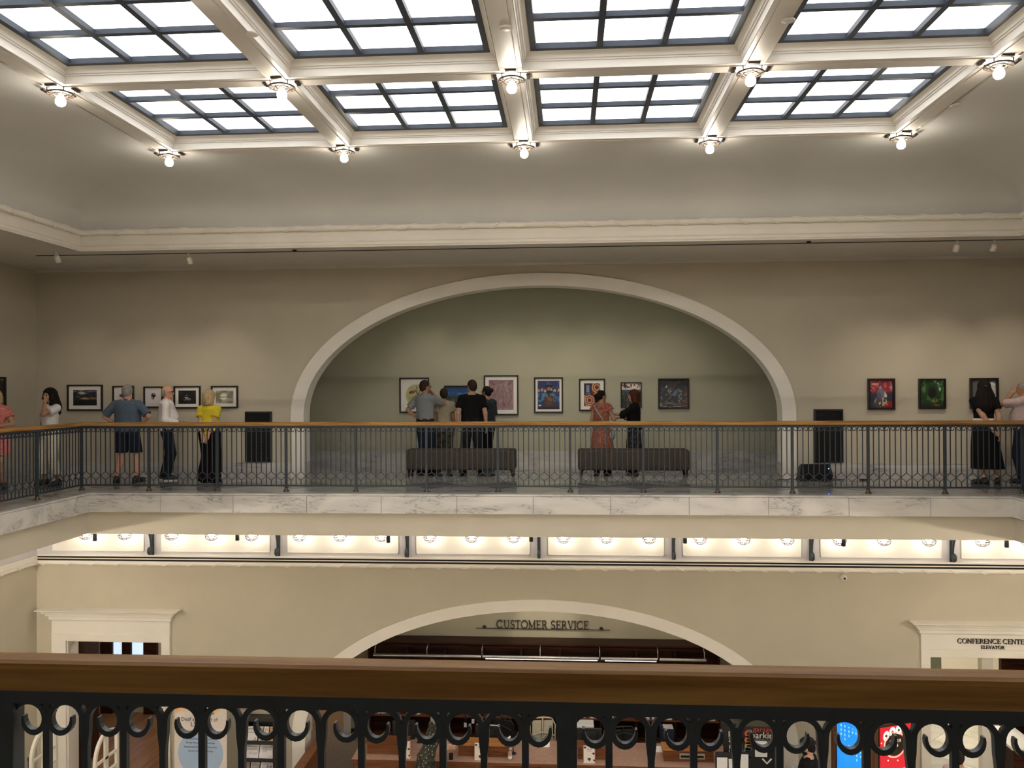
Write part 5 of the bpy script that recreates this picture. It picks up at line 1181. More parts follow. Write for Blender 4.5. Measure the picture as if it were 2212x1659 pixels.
person('person in a yellow top and black trousers, hands clasped behind', (-6.30, 14.18), 84, 1.60, S_LIGHT, H_BLOND, 'bob', False, hair_s=1.14, belly=0.03, wide=1.06, armR=(0.03, -0.17, 0.80), armL=(-0.03, -0.20, 0.80), polesR=(1, -0.4, 0), polesL=(-1, -0.4, 0), palmR=(0, 1, 0), palmL=(0, -1, 0), head_yaw=12,
       top=dict(mat=C_YEL, sleeve=0.55, g=0.026, flare=0.022, hem=0.88), bottom=dict(type='trousers', mat=C_BLK, hem=0.03, g=0.034, flare=0.045), shoes=SH_DARK, stance=0.10)
def ex6(t, k, J, LG, hm): glasses(t, k, hm); belt(M_BLACK, 0.995)(t, k, J, LG, hm)
person('person in a pale grey shirt and belt, one hand on hip, one raised to chin', (-2.78, 15.95), 62, 1.78, S_TAN, H_BROWN, 'short', True, armL=(-0.21, 0.03, 1.00), polesL=(-1, -0.4, 0.1), armR=(0.07, 0.18, 1.46), polesR=(0.8, 0.5, -0.8), head_yaw=28, palmR=(-0.5, -1, 0.2),
       top=dict(mat=C_GREY, sleeve=0.75, g=0.022, flare=0.016, hem=0.99, collar=True), bottom=dict(type='trousers', mat=C_DENIM, hem=0.05, g=0.018), shoes=SH_DARK, extras=ex6)
person('person in a beige top and camouflage trousers behind the grey shirt', (-2.46, 16.25), 100, 1.62, S_TAN, H_BROWN, 'short', False, head_yaw=-5, armR=(0.22, 0.08, 0.86),
       top=dict(mat=C_BEIGE, sleeve=0.5, g=0.03, flare=0.02, hem=0.90), bottom=dict(type='trousers', mat=C_CAMO, hem=0.08, g=0.028), shoes=SH_WSOLE)
person('person in a black t-shirt and charcoal trousers, back turned', (-1.87, 15.95), 98, 1.78, S_LIGHT, H_BROWN, 'short', True, belly=0.02, head_yaw=-32, wide=1.05, armR=(0.27, -0.01, 0.87), armL=(-0.27, -0.01, 0.87),
       top=dict(mat=C_BLK, sleeve=0.66, g=0.022, flare=0.014, hem=0.93), bottom=dict(type='trousers', mat=C_CHAR, hem=0.07, g=0.024), shoes=SH_DARK, stance=0.15, extras=lambda t, k, J, LG, hm: glasses(t, k, hm))
person('person in a dark teal top and black trousers behind the black t-shirt', (-1.63, 16.48), 140, 1.66, S_TAN, H_DARK, 'bun', False, head_yaw=-10, belly=0.02, wide=1.1,
       top=dict(mat=C_TEAL, sleeve=0.9, g=0.03, hem=0.86), bottom=dict(type='trousers', mat=C_BLK, hem=0.06, g=0.02), shoes=SH_DARK, extras=lambda t, k, J, LG, hm: glasses(t, k, hm))
M_BAG = paint('bag_pale_green_grey', (0.30, 0.36, 0.34), 0.5, 0.08, 12, coord='object')
def ex10(t, k, J, LG, hm):
    m = MB(); n = 14; pts = []
    for i in range(n+1): a = i/n; pts.append(Vector((-0.13*k+0.36*k*a, (-0.125-0.035*math.sin(PI*a))*k if a < 0.85 else (-0.12+0.5*(a-0.85))*k, (1.43-0.52*a)*k)))
    m.bar([(p.x, p.y, p.z) for p in pts], 0.022*k, 0.008*k); part('bag_strap', m, M_BAG, t, True)
    b = MB().sphere((0.245*k, -0.02*k, 0.80*k), (0.05*k, 0.105*k, 0.105*k), 16, 10); part('shoulder_bag', b, M_BAG, t, True)
person('person in a red floral dress with a pale shoulder bag', (0.63, 15.92), 66, 1.57, S_TAN, H_DARK, 'ponytail', False, head_yaw=38, armR=(0.20, 0.24, 1.03), polesR=(0.6, -1, -0.2), armL=(-0.13, 0.22, 1.02), polesL=(-0.6, -1, -0.2),
       top=dict(mat=C_RED, sleeve=0.28, g=0.026, flare=0.04, hem=0.93, name='dress_bodice'), bottom=dict(type='skirt', mat=C_RED, hem=0.33, rx=0.27, ry=0.24, waist=1.10, name='dress_skirt', folds=11, amp=0.06), shoes=SH_DARK, extras=ex10)
def ex11(t, k, J, LG, hm):
    S, E, W = J['L']
    m = MB().tube([(-0.03*k, 0.11*k, 1.42*k), (-0.06*k, 0.16*k, 1.28*k), (-0.09*k, 0.17*k, 1.12*k)], [0.012*k, 0.03*k, 0.022*k], 8); part('scarf', m, C_BEIGE, t, True)
person('person in a black top and dotted skirt, hand held out', (1.262, 16.20), 172, 1.56, S_LIGHT, H_AUBURN, 'bob', False, hair_s=1.12, belly=0.02, armR=(0.08, 0.42, 1.13), polesR=(0.6, -0.6, -1), armL=(-0.10, 0.46, 1.24), polesL=(-0.6, -0.6, -1), palmL=(0.2, 0, 1), palmR=(0, 0, 1), curl=0.2,
       top=dict(mat=C_BLK, sleeve=1.15, g=0.034, flare=0.03, hem=0.86), bottom=dict(type='skirt', mat=C_DOT, hem=0.25, rx=0.21, ry=0.19, folds=8, amp=0.05), shoes=SH_DARK, extras=ex11)
def ex12(t, k, J, LG, hm):
    m = MB().lathe([(0.164*k, 1.015*k), (0.170*k, 1.022*k), (0.168*k, 1.090*k), (0.160*k, 1.098*k)], (0, 0, 0), 28); m.v = [(x, y*0.74, z) for x, y, z in m.v]; part('waistband', m, C_CREAM, t, True)
    part('hair_clip', MB().sphere(tuple(hm @ Vector((0, -0.135*k, 0.03*k))), (0.03*k, 0.012*k, 0.012*k), 10, 6), M_BRASS, t, True)
person('person in a black top, white waistband and long black skirt', (6.86, 14.22), 82, 1.715, S_LIGHT, H_DARK, 'long', False, armR=(0.19, -0.15, 0.85), polesR=(1, -0.3, 0), armL=(0.13, -0.20, 0.82), polesL=(-0.6, -1, 0), palmR=(-1, 0.4, 0), palmL=(1, 0.4, 0),
       top=dict(mat=C_BLK, sleeve=0.5, g=0.02, flare=0.012, hem=1.06), bottom=dict(type='skirt', mat=C_BLK, hem=0.26, rx=0.25, ry=0.17, waist=1.05, folds=7, amp=0.05, ox=0.05), shoes=SH_DARK, foot={'R': (0.20, 0.02, 0.2), 'L': (-0.02, -0.03, -1.0)}, extras=ex12)
person('person in a pale pink shirt cut off by the right edge of the picture', (7.58, 14.38), 128, 1.69, S_TAN, H_GREY, 'short', True, belly=0.05, wide=1.08, armL=(-0.05, 0.16, 1.53), polesL=(-0.7, 0.3, -1), head_yaw=-12,
       top=dict(mat=C_PINKW, sleeve=0.8, g=0.024, flare=0.014, hem=0.90, collar=True), bottom=dict(type='trousers', mat=C_DENIM, hem=0.05, g=0.02), shoes=SH_DARK)
# ground floor
person('person in a dark floral dress leaning over the front of the service desk', (-2.50, 14.22), 35, 1.77, S_LIGHT, H_GREY, 'bob', False, lean=0.42, z=GF, armR=(0.20, 0.42, 1.06), armL=(-0.12, 0.46, 1.06), polesR=(0.6, -0.6, 0.2), polesL=(-0.6, -0.6, 0.2), head_pitch=-10,
       top=dict(mat=C_FLDARK, sleeve=0.4, g=0.022, hem=0.93, name='dress_bodice'), bottom=dict(type='skirt', mat=C_FLDARK, hem=0.40, rx=0.26, ry=0.22, name='dress_skirt'), shoes=SH_DARK)
def ex15(t, k, J, LG, hm):
    b = Sdf(); b.ell((0, 0.062*k, -0.075*k), (0.045*k, 0.045*k, 0.05*k), None, 0.02); b.ell((0, 0.03*k, -0.07*k), (0.064*k, 0.06*k, 0.045*k), None, 0.02); link('beard', b.mesh('beard', 0.009, H_DARK, hm), t)
    c = MB().sphere((0, -0.02*k, 0.075*k), (0.094*k, 0.112*k, 0.075*k), 16, 8); c.box(-0.07*k, 0.07*k, -0.20*k, -0.11*k, 0.045*k, 0.058*k); c.xform(hm); part('cap', c, M_BLACKMATT, t, True)
person('person in a black cap and black top beside the parking display', (3.72, 13.30), 150, 1.80, S_LIGHT, H_DARK, 'short', True, z=GF, head_pitch=-18,
       top=dict(mat=C_BLK, sleeve=1.8, g=0.022, hem=0.88), bottom=dict(type='trousers', mat=C_CHAR, hem=0.05, g=0.018), shoes=SH_DARK, extras=ex15)
person('person in a charcoal top standing beside the one in the black cap', (3.285, 12.58), 120, 1.70, S_LIGHT, H_GREY, 'bob', False, z=GF,
       top=dict(mat=C_CHAR, sleeve=0.7, g=0.02, hem=0.88), bottom=dict(type='trousers', mat=C_CHAR, hem=0.05, g=0.018), shoes=SH_DARK)
person('person in a pale pink shirt at the bottom right in front of the tiled doorway', (6.10, 13.5), 60, 1.585, S_TAN, H_DARK, 'short', True, z=GF,
       top=dict(mat=C_PINKW, sleeve=0.7, g=0.02, hem=0.88), bottom=dict(type='trousers', mat=C_CHAR, hem=0.05, g=0.018), shoes=SH_DARK)
# ------------------------------------------------------------------ lettering
GL = {   # serif capitals: strokes (x0,z0,x1,z1,w) and arcs (cx,cz,rx,rz,a0,a1,w) on a unit cap height, advance width last
 'C': ([(0.70,0.98,0.70,0.74,0.05),(0.70,0.24,0.70,0.04,0.04)], [(0.44,0.5,0.38,0.47,40,320,0.11)], 0.86),
 'U': ([(0.20,0.96,0.20,0.36,0.12),(0.68,0.96,0.68,0.36,0.07),(0.06,0.975,0.34,0.975,0.05),(0.56,0.975,0.80,0.975,0.05)], [(0.44,0.36,0.24,0.33,180,360,0.09)], 0.88),
 'S': ([(0.52,0.97,0.52,0.76,0.05),(0.08,0.28,0.08,0.03,0.05)], [(0.31,0.735,0.21,0.235,50,265,0.10),(0.31,0.255,0.23,0.235,-130,95,0.11)], 0.64),
 'T': ([(0.36,0.96,0.36,0.04,0.12),(0.04,0.965,0.68,0.965,0.06),(0.05,0.97,0.05,0.78,0.05),(0.67,0.97,0.67,0.78,0.05),(0.22,0.025,0.50,0.025,0.05)], [], 0.74),
 'O': ([], [(0.46,0.5,0.39,0.47,0,360,0.11)], 0.94),
 'M': ([(0.14,0.96,0.14,0.04,0.06),(0.14,0.96,0.47,0.10,0.11),(0.47,0.10,0.80,0.96,0.06),(0.80,0.96,0.80,0.04,0.12),(0.03,0.025,0.26,0.025,0.05),(0.66,0.025,0.94,0.025,0.05),(0.03,0.975,0.16,0.975,0.05),(0.78,0.975,0.93,0.975,0.05)], [], 0.98),
 'E': ([(0.18,0.96,0.18,0.04,0.12),(0.05,0.97,0.62,0.97,0.055),(0.18,0.51,0.50,0.51,0.055),(0.05,0.03,0.64,0.03,0.055),(0.61,0.98,0.61,0.80,0.05),(0.63,0.20,0.63,0.02,0.05),(0.49,0.60,0.49,0.42,0.045)], [], 0.70),
 'R': ([(0.18,0.96,0.18,0.04,0.12),(0.05,0.97,0.36,0.97,0.055),(0.18,0.49,0.38,0.49,0.05),(0.38,0.49,0.68,0.03,0.11),(0.05,0.03,0.32,0.03,0.05),(0.62,0.03,0.78,0.03,0.05)], [(0.36,0.73,0.22,0.24,-90,90,0.10)], 0.78),
 'V': ([(0.14,0.96,0.42,0.04,0.12),(0.42,0.04,0.68,0.96,0.06),(0.02,0.975,0.28,0.975,0.05),(0.56,0.975,0.80,0.975,0.05)], [], 0.80),
 'I': ([(0.19,0.96,0.19,0.04,0.12),(0.06,0.975,0.32,0.975,0.05),(0.06,0.025,0.32,0.025,0.05)], [], 0.40),
 'N': ([(0.14,0.96,0.14,0.04,0.06),(0.14,0.96,0.72,0.04,0.12),(0.72,0.96,0.72,0.04,0.06),(0.02,0.975,0.16,0.975,0.05),(0.02,0.025,0.26,0.025,0.05),(0.60,0.975,0.84,0.975,0.05)], [], 0.88),
 'F': ([(0.18,0.96,0.18,0.04,0.12),(0.05,0.97,0.60,0.97,0.055),(0.18,0.51,0.48,0.51,0.055),(0.05,0.03,0.32,0.03,0.05),(0.59,0.98,0.59,0.78,0.05),(0.47,0.60,0.47,0.42,0.045)], [], 0.66),
 'L': ([(0.18,0.96,0.18,0.04,0.12),(0.05,0.975,0.32,0.975,0.05),(0.05,0.03,0.60,0.03,0.055),(0.59,0.24,0.59,0.02,0.05)], [], 0.66),
 'A': ([(0.14,0.04,0.40,0.96,0.06),(0.40,0.96,0.68,0.04,0.12),(0.24,0.33,0.56,0.33,0.05),(0.02,0.025,0.26,0.025,0.05),(0.56,0.025,0.82,0.025,0.05)], [], 0.84),
}
def glyph_mesh(ch, H, d=0.02):
    st, ar, w = GL[ch]; m = MB()
    for (x0, z0, x1, z1, t) in st: m.bar([(x0*H, 0, z0*H), (x1*H, 0, z1*H)], t*H, d)
    for (cx, cz, rx, rz, a0, a1, t) in ar:
        n = 20; full = abs(a1-a0) >= 360
        pts = [(H*(cx+rx*math.cos(math.radians(a0+(a1-a0)*i/n))), 0, H*(cz+rz*math.sin(math.radians(a0+(a1-a0)*i/n)))) for i in range(n if full else n+1)]
        m.bar(pts, t*H, d, closed=full)
    return m, w*H
def lettering(text, x0, x1, y, z, H, mat, label, name='wall_lettering', rot=None, origin=None):
    ws = sum((GL[c][2] if c != ' ' else 0.38) for c in text)*H; sx = (x1-x0)/ws
    t = thing(name, label, 'lettering', origin or ((x0+x1)/2, y, z)); t.rotation_euler = rot or (0, 0, 0); cur = -(x1-x0)/2
    for c in text:
        if c == ' ': cur += 0.38*H*sx; continue
        m, w = glyph_mesh(c, H); m.v = [(p[0]*sx+cur, p[1], p[2]) for p in m.v]; part('letter', m, mat, t, True); cur += w*sx
    return t
ltr = lettering('CUSTOMER SERVICE', -1.53, 0.40, LOWN-0.03, -3.40, 0.172, M_DARKLETTER, 'dark serif letters reading CUSTOMER SERVICE above the shelves under the lower arch')
rodm = MB().box(-1.40, 1.40, -0.006, 0.006, -0.014, -0.002); part('underline_rod', rodm, M_DARKLETTER, ltr, True)
for sx in (-1.22, 1.22): part('finial', MB().sphere((sx, 0, 0.022), (0.042, 0.012, 0.036), 10, 6), M_DARKLETTER, ltr, True)
lettering('CONFERENCE CENTER', 6.739, 7.93, YW-0.052, -2.855, 0.085, M_DARKLETTER, 'dark serif letters reading CONFERENCE CENTER on the right door case')
lettering('ELEVATOR', 7.13, 7.53, YW-0.052, -2.945, 0.058, M_DARKLETTER, 'smaller dark letters reading ELEVATOR below CONFERENCE CENTER')

def text_mesh(s, size, mat, spacing=1.0):
    cu = bpy.data.curves.new('lettering', 'FONT'); cu.body = s; cu.size = size; cu.align_x = 'CENTER'; cu.align_y = 'CENTER'; cu.space_character = spacing; cu.resolution_u = 2
    o = bpy.data.objects.new('lettering', cu); C.objects.link(o); bpy.context.view_layer.update()
    me = bpy.data.meshes.new_from_object(o.evaluated_get(bpy.context.evaluated_depsgraph_get())); bpy.data.objects.remove(o); setmat(me, mat); return me
def put_text(parent, s, size, mat, x, y, z, name='printed_text', flat=False, rz=0.0):
    return link(name, text_mesh(s, size, mat), parent, (x, y, z), (0, 0, rz) if flat else (PI/2, 0, rz))

# ------------------------------------------------------------------ customer service desk
DX0, DX1, DY0, DY1, DZ = -3.90, 2.80, 14.58, 15.54, -4.97
t = thing('service_desk', 'long wooden service desk with a tan top below the CUSTOMER SERVICE sign', 'desk', ((DX0+DX1)/2, (DY0+DY1)/2, GF))
part('counter_top', MB().bbox(DX0, DX1, DY0, DY1, DZ-0.04, DZ, 0.008), M_DESKTOP, t)
part('top_edge', MB().box(DX0-0.006, DX1+0.006, DY0-0.012, DY0, DZ-0.05, DZ-0.004), M_DESKWOOD, t)
nf = 6
for i in range(nf):
    a = DX0+0.04+(DX1-DX0-0.08)*i/nf; b = DX0+0.04+(DX1-DX0-0.08)*(i+1)/nf; part('front_panel', MB().bbox(a+0.01, b-0.01, DY0+0.03, DY0+0.06, GF+0.10, DZ-0.05, 0.006), M_DESKWOOD, t)
part('desk_side', MB().box(DX0+0.02, DX0+0.06, DY0+0.05, DY1-0.03, GF, DZ-0.04), M_DESKWOOD, t); part('desk_side', MB().box(DX1-0.06, DX1-0.02, DY0+0.05, DY1-0.03, GF, DZ-0.04), M_DESKWOOD, t)
part('plinth', MB().box(DX0+0.05, DX1-0.05, DY0+0.06, DY0+0.10, GF, GF+0.10), M_DARKWOOD, t)
def ledge(x0, x1, lab, topm, txt=None):
    o = thing('counter_ledge', lab, 'ledge', ((x0+x1)/2, 14.88, DZ), 0, 'raised wooden ledges on the service desk')
    part('box_front', MB().box(x0+0.03, x1-0.03, 14.80, 14.82, DZ, DZ+0.20), M_DESKWOOD, o); part('box_side', MB().box(x0+0.03, x0+0.05, 14.82, 15.04, DZ, DZ+0.20), M_DESKWOOD, o); part('box_side', MB().box(x1-0.05, x1-0.03, 14.82, 15.04, DZ, DZ+0.20), M_DESKWOOD, o)
    part('ledge_top', MB().bbox(x0, x1, 14.76, 15.08, DZ+0.20, DZ+0.225, 0.006), topm, o)
    if txt:
        put_text(o, txt, 0.15, M_DARKLETTER, -0.02, 0.0, 0.2265, 'printed_text', True)
        part('slot_plate', MB().box(x0+0.30, x1-0.18, 14.792, 14.80, DZ+0.05, DZ+0.15), M_METAL, o); part('return_slot', MB().box(x0+0.32, x1-0.20, 14.788, 14.793, DZ+0.075, DZ+0.115), M_BLACKMATT, o)
    return o
ledge(-3.70, -2.92, 'dark wooden ledge at the left end of the service desk', M_DESKWOOD); ledge(-2.04, -1.08, 'orange wooden ledge on the service desk before the white papers', M_ORANGEWOOD); ledge(0.10, 0.70, 'short wooden ledge on the service desk right of the near post', M_DESKWOOD); ledge(1.62, 2.54, 'wooden ledge lettered RETURN with a slot at the right end of the desk', M_ORANGEWOOD, 'RETURN')
def a_flyer(u, v):
    c = base(u, (222, 214, 206)); c = mixc(c, (168, 70, 60), ((u < 0.05) | (u > 0.95))*0.8)
    for (x, y, r) in ((0.16, 0.90, 0.09), (0.85, 0.55, 0.09), (0.5, 0.22, 0.12), (0.9, 0.16, 0.07)):
        c = mixc(c, (44, 24, 34), blob(u, v, x-r*0.4, y, r*0.7, r*0.5, 0.2)); c = mixc(c, (44, 24, 34), blob(u, v, x+r*0.4, y, r*0.7, r*0.5, 0.2)); c = mixc(c, (44, 24, 34), blob(u, v, x, y-r*0.45, r*0.55, r*0.5, 0.2))
    for k in range(3): c = mixc(c, (130, 120, 130), (np.abs(v-0.80+0.06*k) < 0.012)*(np.abs(u-0.5) < 0.2)*0.6)
    return c
fm = print_mesh('flyer_print', 0.215, 0.285, a_flyer, 40)
for i, (x, lab) in enumerate(((-2.96, 'white flyer with dark hearts standing at the left end of the desk'), (-1.60, 'white flyer with dark hearts standing left of the small gooseneck lamp'), (0.33, 'white flyer with dark hearts standing right of the near railing post'))):
    o = thing('flyer_stand', lab, 'flyer', (x, 14.68, DZ), 0, 'white flyers with hearts on the desk'); f = link('flyer_print', fm, o, (0, -0.004, 0.145), (math.radians(-8), 0, 0))
    m = MB().box(-0.108, 0.108, 0.0, 0.004, -0.143, 0.143); me = m.mesh('acrylic_back'); setmat(me, M_PAPER); link('acrylic_back', me, o, (0, 0.0, 0.145), (math.radians(-8), 0, 0)); part('foot', MB().box(-0.108, 0.108, -0.03, 0.06, 0.0, 0.004), M_PAPER, o, True)
def monitor(x, y, w, h, lab, rz=0.0):
    o = thing('computer_monitor', lab, 'monitor', (x, y, DZ), rz, 'black monitors on the service desk')
    part('screen_back', MB().bbox(-w/2, w/2, -0.02, 0.02, 0.09, 0.09+h, 0.010), M_BLACK, o, True); part('rear_bulge', MB().bbox(-w*0.3, w*0.3, -0.05, -0.02, 0.13, 0.05+h, 0.012), M_BLACK, o, True)
    part('stand', MB().box(-0.035, 0.035, -0.045, -0.015, 0.01, 0.16), M_BLACK, o, True); part('base', MB().bbox(-0.12, 0.12, -0.10, 0.08, 0.0, 0.014, 0.005), M_BLACK, o, True)
    part('display', MB().box(-w/2+0.01, w/2-0.01, 0.020, 0.022, 0.10, 0.08+h), glow('monitor_display_%d' % int(x*100+900), (0.5, 0.6, 0.8), 0.6), o, True); part('maker_mark', MB().lathe([(0.0, 0.0), (0.016, 0.0), (0.016, 0.003), (0, 0.003)], (0, 0, 0), 12).xform(Matrix.Translation((0, -0.051, 0.10+h*0.6)) @ Matrix.Rotation(PI/2, 4, 'X')), M_STEEL, o, True)
    return o
monitor(-3.08, 15.22, 0.42, 0.36, 'black monitor at the left end of the service desk', 0.15); monitor(-1.52, 15.22, 0.46, 0.30, 'black monitor beside the small gooseneck lamp', -0.1); monitor(0.34, 15.2, 0.46, 0.30, 'black monitor right of the near railing post', 0.05)
part('cable_hook', MB().tube([(-1.72, 15.2, DZ+0.415), (-1.45, 15.18, DZ+0.41), (-1.33, 15.18, DZ+0.405)], 0.012, 6), M_METAL, None)
bpy.data.objects['cable_hook'].name = 'webcam_bar'; tag(bpy.data.objects['webcam_bar'], 'pale metal bar across the top of the monitor by the gooseneck lamp', 'bar')
single('paper_sheet', MB().bbox(-2.27, -1.98, 15.20, 15.46, DZ, DZ+0.006, 0.002), M_PAPER, 'left one of two white papers behind the orange ledge', 'paper', 'papers on the desk'); single('paper_sheet', MB().bbox(-1.96, -1.62, 15.18, 15.46, DZ, DZ+0.006, 0.002), M_PAPER, 'right one of two white papers behind the orange ledge', 'paper', 'papers on the desk')
single('paper_sheet', MB().bbox(1.44, 1.66, 15.15, 15.40, DZ, DZ+0.01, 0.002), M_PAPER, 'white paper on the tan counter left of the RETURN ledge', 'paper', 'papers on the desk')
single('note_card', MB().add([(-0.50, 15.26, DZ), (-0.38, 15.26, DZ), (-0.38, 15.34, DZ+0.09), (-0.50, 15.34, DZ+0.09), (-0.50, 15.38, DZ), (-0.38, 15.38, DZ)], [(0, 1, 2, 3), (3, 2, 5, 4), (0, 3, 4), (1, 5, 2), (0, 4, 5, 1)]), M_PAPER, 'folded white card at the back of the counter by the near post', 'card')
single('pencil_cup', MB().lathe([(0.0, 0.0), (0.036, 0.0), (0.042, 0.10), (0.036, 0.10), (0.032, 0.01), (0, 0.01)], (-2.12, 14.66, DZ), 14), M_BLACKMATT, 'black cup at the front edge of the service desk', 'cup')
o = thing('bottle', 'clear sanitizer bottle with a white label by the orange ledge', 'bottle', (-1.07, 14.70, DZ)); part('bottle_body', MB().lathe([(0.0, 0.0), (0.034, 0.0), (0.036, 0.01), (0.036, 0.13), (0.018, 0.16), (0.014, 0.17)], (0, 0, 0), 14), M_DESKTOP, o, True); part('bottle_label', MB().lathe([(0.0368, 0.03), (0.0368, 0.08)], (0, 0, 0), 14), M_PAPER, o, True); part('pump', MB().tube([(0, 0, 0.17), (0, 0, 0.20), (0.03, -0.02, 0.20)], 0.008, 6), M_PAPER, o, True)
o = thing('gooseneck_lamp', 'small black gooseneck lamp with a pale head on the desk', 'lamp', (-1.03, 14.95, DZ)); part('neck', MB().tube([(0, 0, 0.01), (0.0, 0, 0.15), (-0.02, 0.0, 0.25), (-0.06, 0, 0.30)], 0.009, 6), M_BLACK, o, True); part('base', MB().lathe([(0, 0.0), (0.06, 0.0), (0.055, 0.014), (0, 0.018)], (0, 0, 0), 14), M_BLACK, o, True); part('lamp_head', MB().tube([(-0.05, 0, 0.315), (-0.09, -0.03, 0.27)], [0.014, 0.03], 10), M_WHITE, o, True)
single('telephone', MB().bbox(-3.42, -3.18, 15.20, 15.36, DZ, DZ+0.06, 0.014), M_BLACK, 'black telephone on the left end of the service desk', 'telephone')
single('keyboard', MB().bbox(-2.85, -2.50, 15.28, 15.44, DZ, DZ+0.025, 0.006), M_BLACK, 'black keyboard beside the left monitor', 'keyboard')
# chairs behind the desk
def office_chair(x, y, rz, mat, fm_, lab, top):
    o = thing('office_chair', lab, 'chair', (x, y, GF), rz); sd = top
    part('seat', MB().bbox(-0.24, 0.24, -0.22, 0.24, 0.42, 0.50, 0.03), mat, o, True)
    pts = []; 
    b = MB()
    for i in range(2):
        xx = -0.2 if i == 0 else 0.02; b.bbox(xx, xx+0.18, -0.26, -0.22, 0.58, sd-0.02, 0.015)
    part('backrest', b, mat, o, True)
    fr = MB().tube([(-0.23, -0.23, 0.50), (-0.24, -0.25, sd-0.10), (-0.17, -0.26, sd+0.03), (0.0, -0.262, sd+0.045), (0.17, -0.26, sd+0.03), (0.24, -0.25, sd-0.10), (0.23, -0.23, 0.50)], 0.014, 8); fr.tube([(0, -0.265, 0.5), (0, -0.27, sd+0.04)], 0.016, 6); fr.tube([(-0.22, -0.27, 0.72), (0, -0.28, 0.79), (0.22, -0.27, 0.72)], 0.012, 6); part('back_frame', fr, fm_, o, True)
    part('column', MB().tube([(0, 0, 0.08), (0, 0, 0.43)], 0.028, 10), M_METAL, o, True)
    for k in range(5):
        a = 2*PI*k/5; part('base_arm', MB().tube([(0, 0, 0.09), (0.26*math.cos(a), 0.26*math.sin(a), 0.05)], [0.025, 0.016], 6), M_BLACK, o, True); part('castor', MB().sphere((0.27*math.cos(a), 0.27*math.sin(a), 0.028), 0.028, 8, 6), M_BLACK, o, True)
    return o
M_CHAIRB = paint('chair_cream', (0.50, 0.46, 0.36), 0.6, 0.08, 15)
office_chair(-0.55, 16.05, 0.1, M_CHAIRB, M_CHAIRB, 'cream office chair behind the counter left of the near post', 1.02); office_chair(-1.22, 16.3, -0.4, M_BLACK, M_BLACK, 'black office chair beside the cream one', 0.92); office_chair(0.95, 16.1, 0.2, M_BLACK, M_BLACK, 'black office chair behind the right part of the desk', 0.86)

# ------------------------------------------------------------------ back shelves
UX0, UX1, UY0, UY1, UT = -4.16, 3.00, 16.95, 17.32, -3.60
t = thing('shelf_unit', 'dark wooden wall of shelves behind the service desk', 'shelves', ((UX0+UX1)/2, UY1, GF))
part('back_panel', MB().box(UX0, UX1, UY1-0.02, UY1, GF, UT-0.02), M_DARKWOOD, t)
for x in (UX0, -3.355, -2.57, -1.789, -1.0, -0.205, 0.622, 1.341, 2.13, UX1): part('divider', MB().box(x-0.02, x+0.02, UY0+0.01, UY1-0.02, GF, UT-0.06), M_DARKWOOD, t)
for z, mm in ((GF+0.10, M_DESKWOOD), (-5.11, M_DESKWOOD), (-4.62, M_DARKWOOD), (-4.15, M_DARKWOOD)):
    part('shelf_board', MB().box(UX0, UX1, UY0, UY1-0.02, z-0.03, z), mm, t)
part('plinth', MB().box(UX0, UX1, UY0+0.01, UY0+0.03, GF, GF+0.07), M_DARKWOOD, t)
part('crown', MB().frustum([(UX0-0.02, UX1+0.02, UY0-0.02, UY1, UT-0.10), (UX0-0.02, UX1+0.02, UY0-0.02, UY1, UT-0.06), (UX0-0.08, UX1+0.08, UY0-0.09, UY1, UT-0.01), (UX0-0.08, UX1+0.08, UY0-0.09, UY1, UT+0.02)]), M_DARKWOOD, t)
SHZ = -5.11
bc = [(0.30, 0.08, 0.10), (0.10, 0.10, 0.12), (0.45, 0.40, 0.20), (0.22, 0.10, 0.20), (0.35, 0.20, 0.30), (0.15, 0.08, 0.06), (0.40, 0.34, 0.36)]
x = UX0+0.04
for i in range(11):
    w = 0.028+0.008*(i*5 % 3); hgt = 0.20+0.02*(i*3 % 4); o = thing('book', 'book on the shelf at the left end, number %d from the left in its row' % (i+1), 'book', (x+w/2, UY0+0.10, SHZ), 0, 'row of books behind the desk')
    o['label'] = ['first', 'second', 'third', 'fourth', 'fifth', 'sixth', 'seventh', 'eighth', 'ninth', 'tenth', 'last'][i]+' book from the left in the row on the leftmost shelf'
    part('cover', MB().box(x, x+w, UY0+0.02, UY0+0.18, SHZ, SHZ+hgt), paint('book_cover_%d' % i, bc[i % 7], 0.6, 0.1, 10), o); part('spine_label', MB().box(x+0.004, x+w-0.004, UY0+0.018, UY0+0.02, SHZ+0.015, SHZ+0.05), M_PAPER, o); x += w+0.003
def sheaf(x0, x1, z, d, lab, rz=0.0, hh=0.02):
    return single('paper_stack', MB().bbox(x0, x1, UY0+0.03, UY0+0.03+d, z, z+hh, 0.003), M_PAPER, lab, 'paper', 'papers on the back shelves')
sheaf(-3.30, -3.10, SHZ, 0.2, 'pale paper stack on the second shelf bay from the left'); sheaf(-2.93, -2.86, SHZ, 0.1, 'small white card on the third shelf bay', 0, 0.05); sheaf(-1.52, -1.40, SHZ, 0.1, 'white card on the shelf right of the hanging blue straps', 0, 0.035)
sheaf(0.10, 0.31, SHZ, 0.16, 'white papers on the shelf right of the near post', 0, 0.05); sheaf(0.40, 0.60, SHZ, 0.2, 'white papers beside the divider right of the near post', 0, 0.04); sheaf(0.66, 0.92, SHZ, 0.24, 'pale papers just right of that divider', 0, 0.03); sheaf(1.38, 1.60, SHZ, 0.25, 'white paper stack on the sixth shelf bay', 0, 0.035); sheaf(1.66, 2.05, SHZ, 0.2, 'white papers above the dark blue box', 0, 0.03); sheaf(2.45, 2.52, SHZ, 0.1, 'upright white card on the right shelf bay', 0, 0.09); sheaf(2.78, 2.92, SHZ, 0.1, 'white card at the right end of the shelves', 0, 0.045)
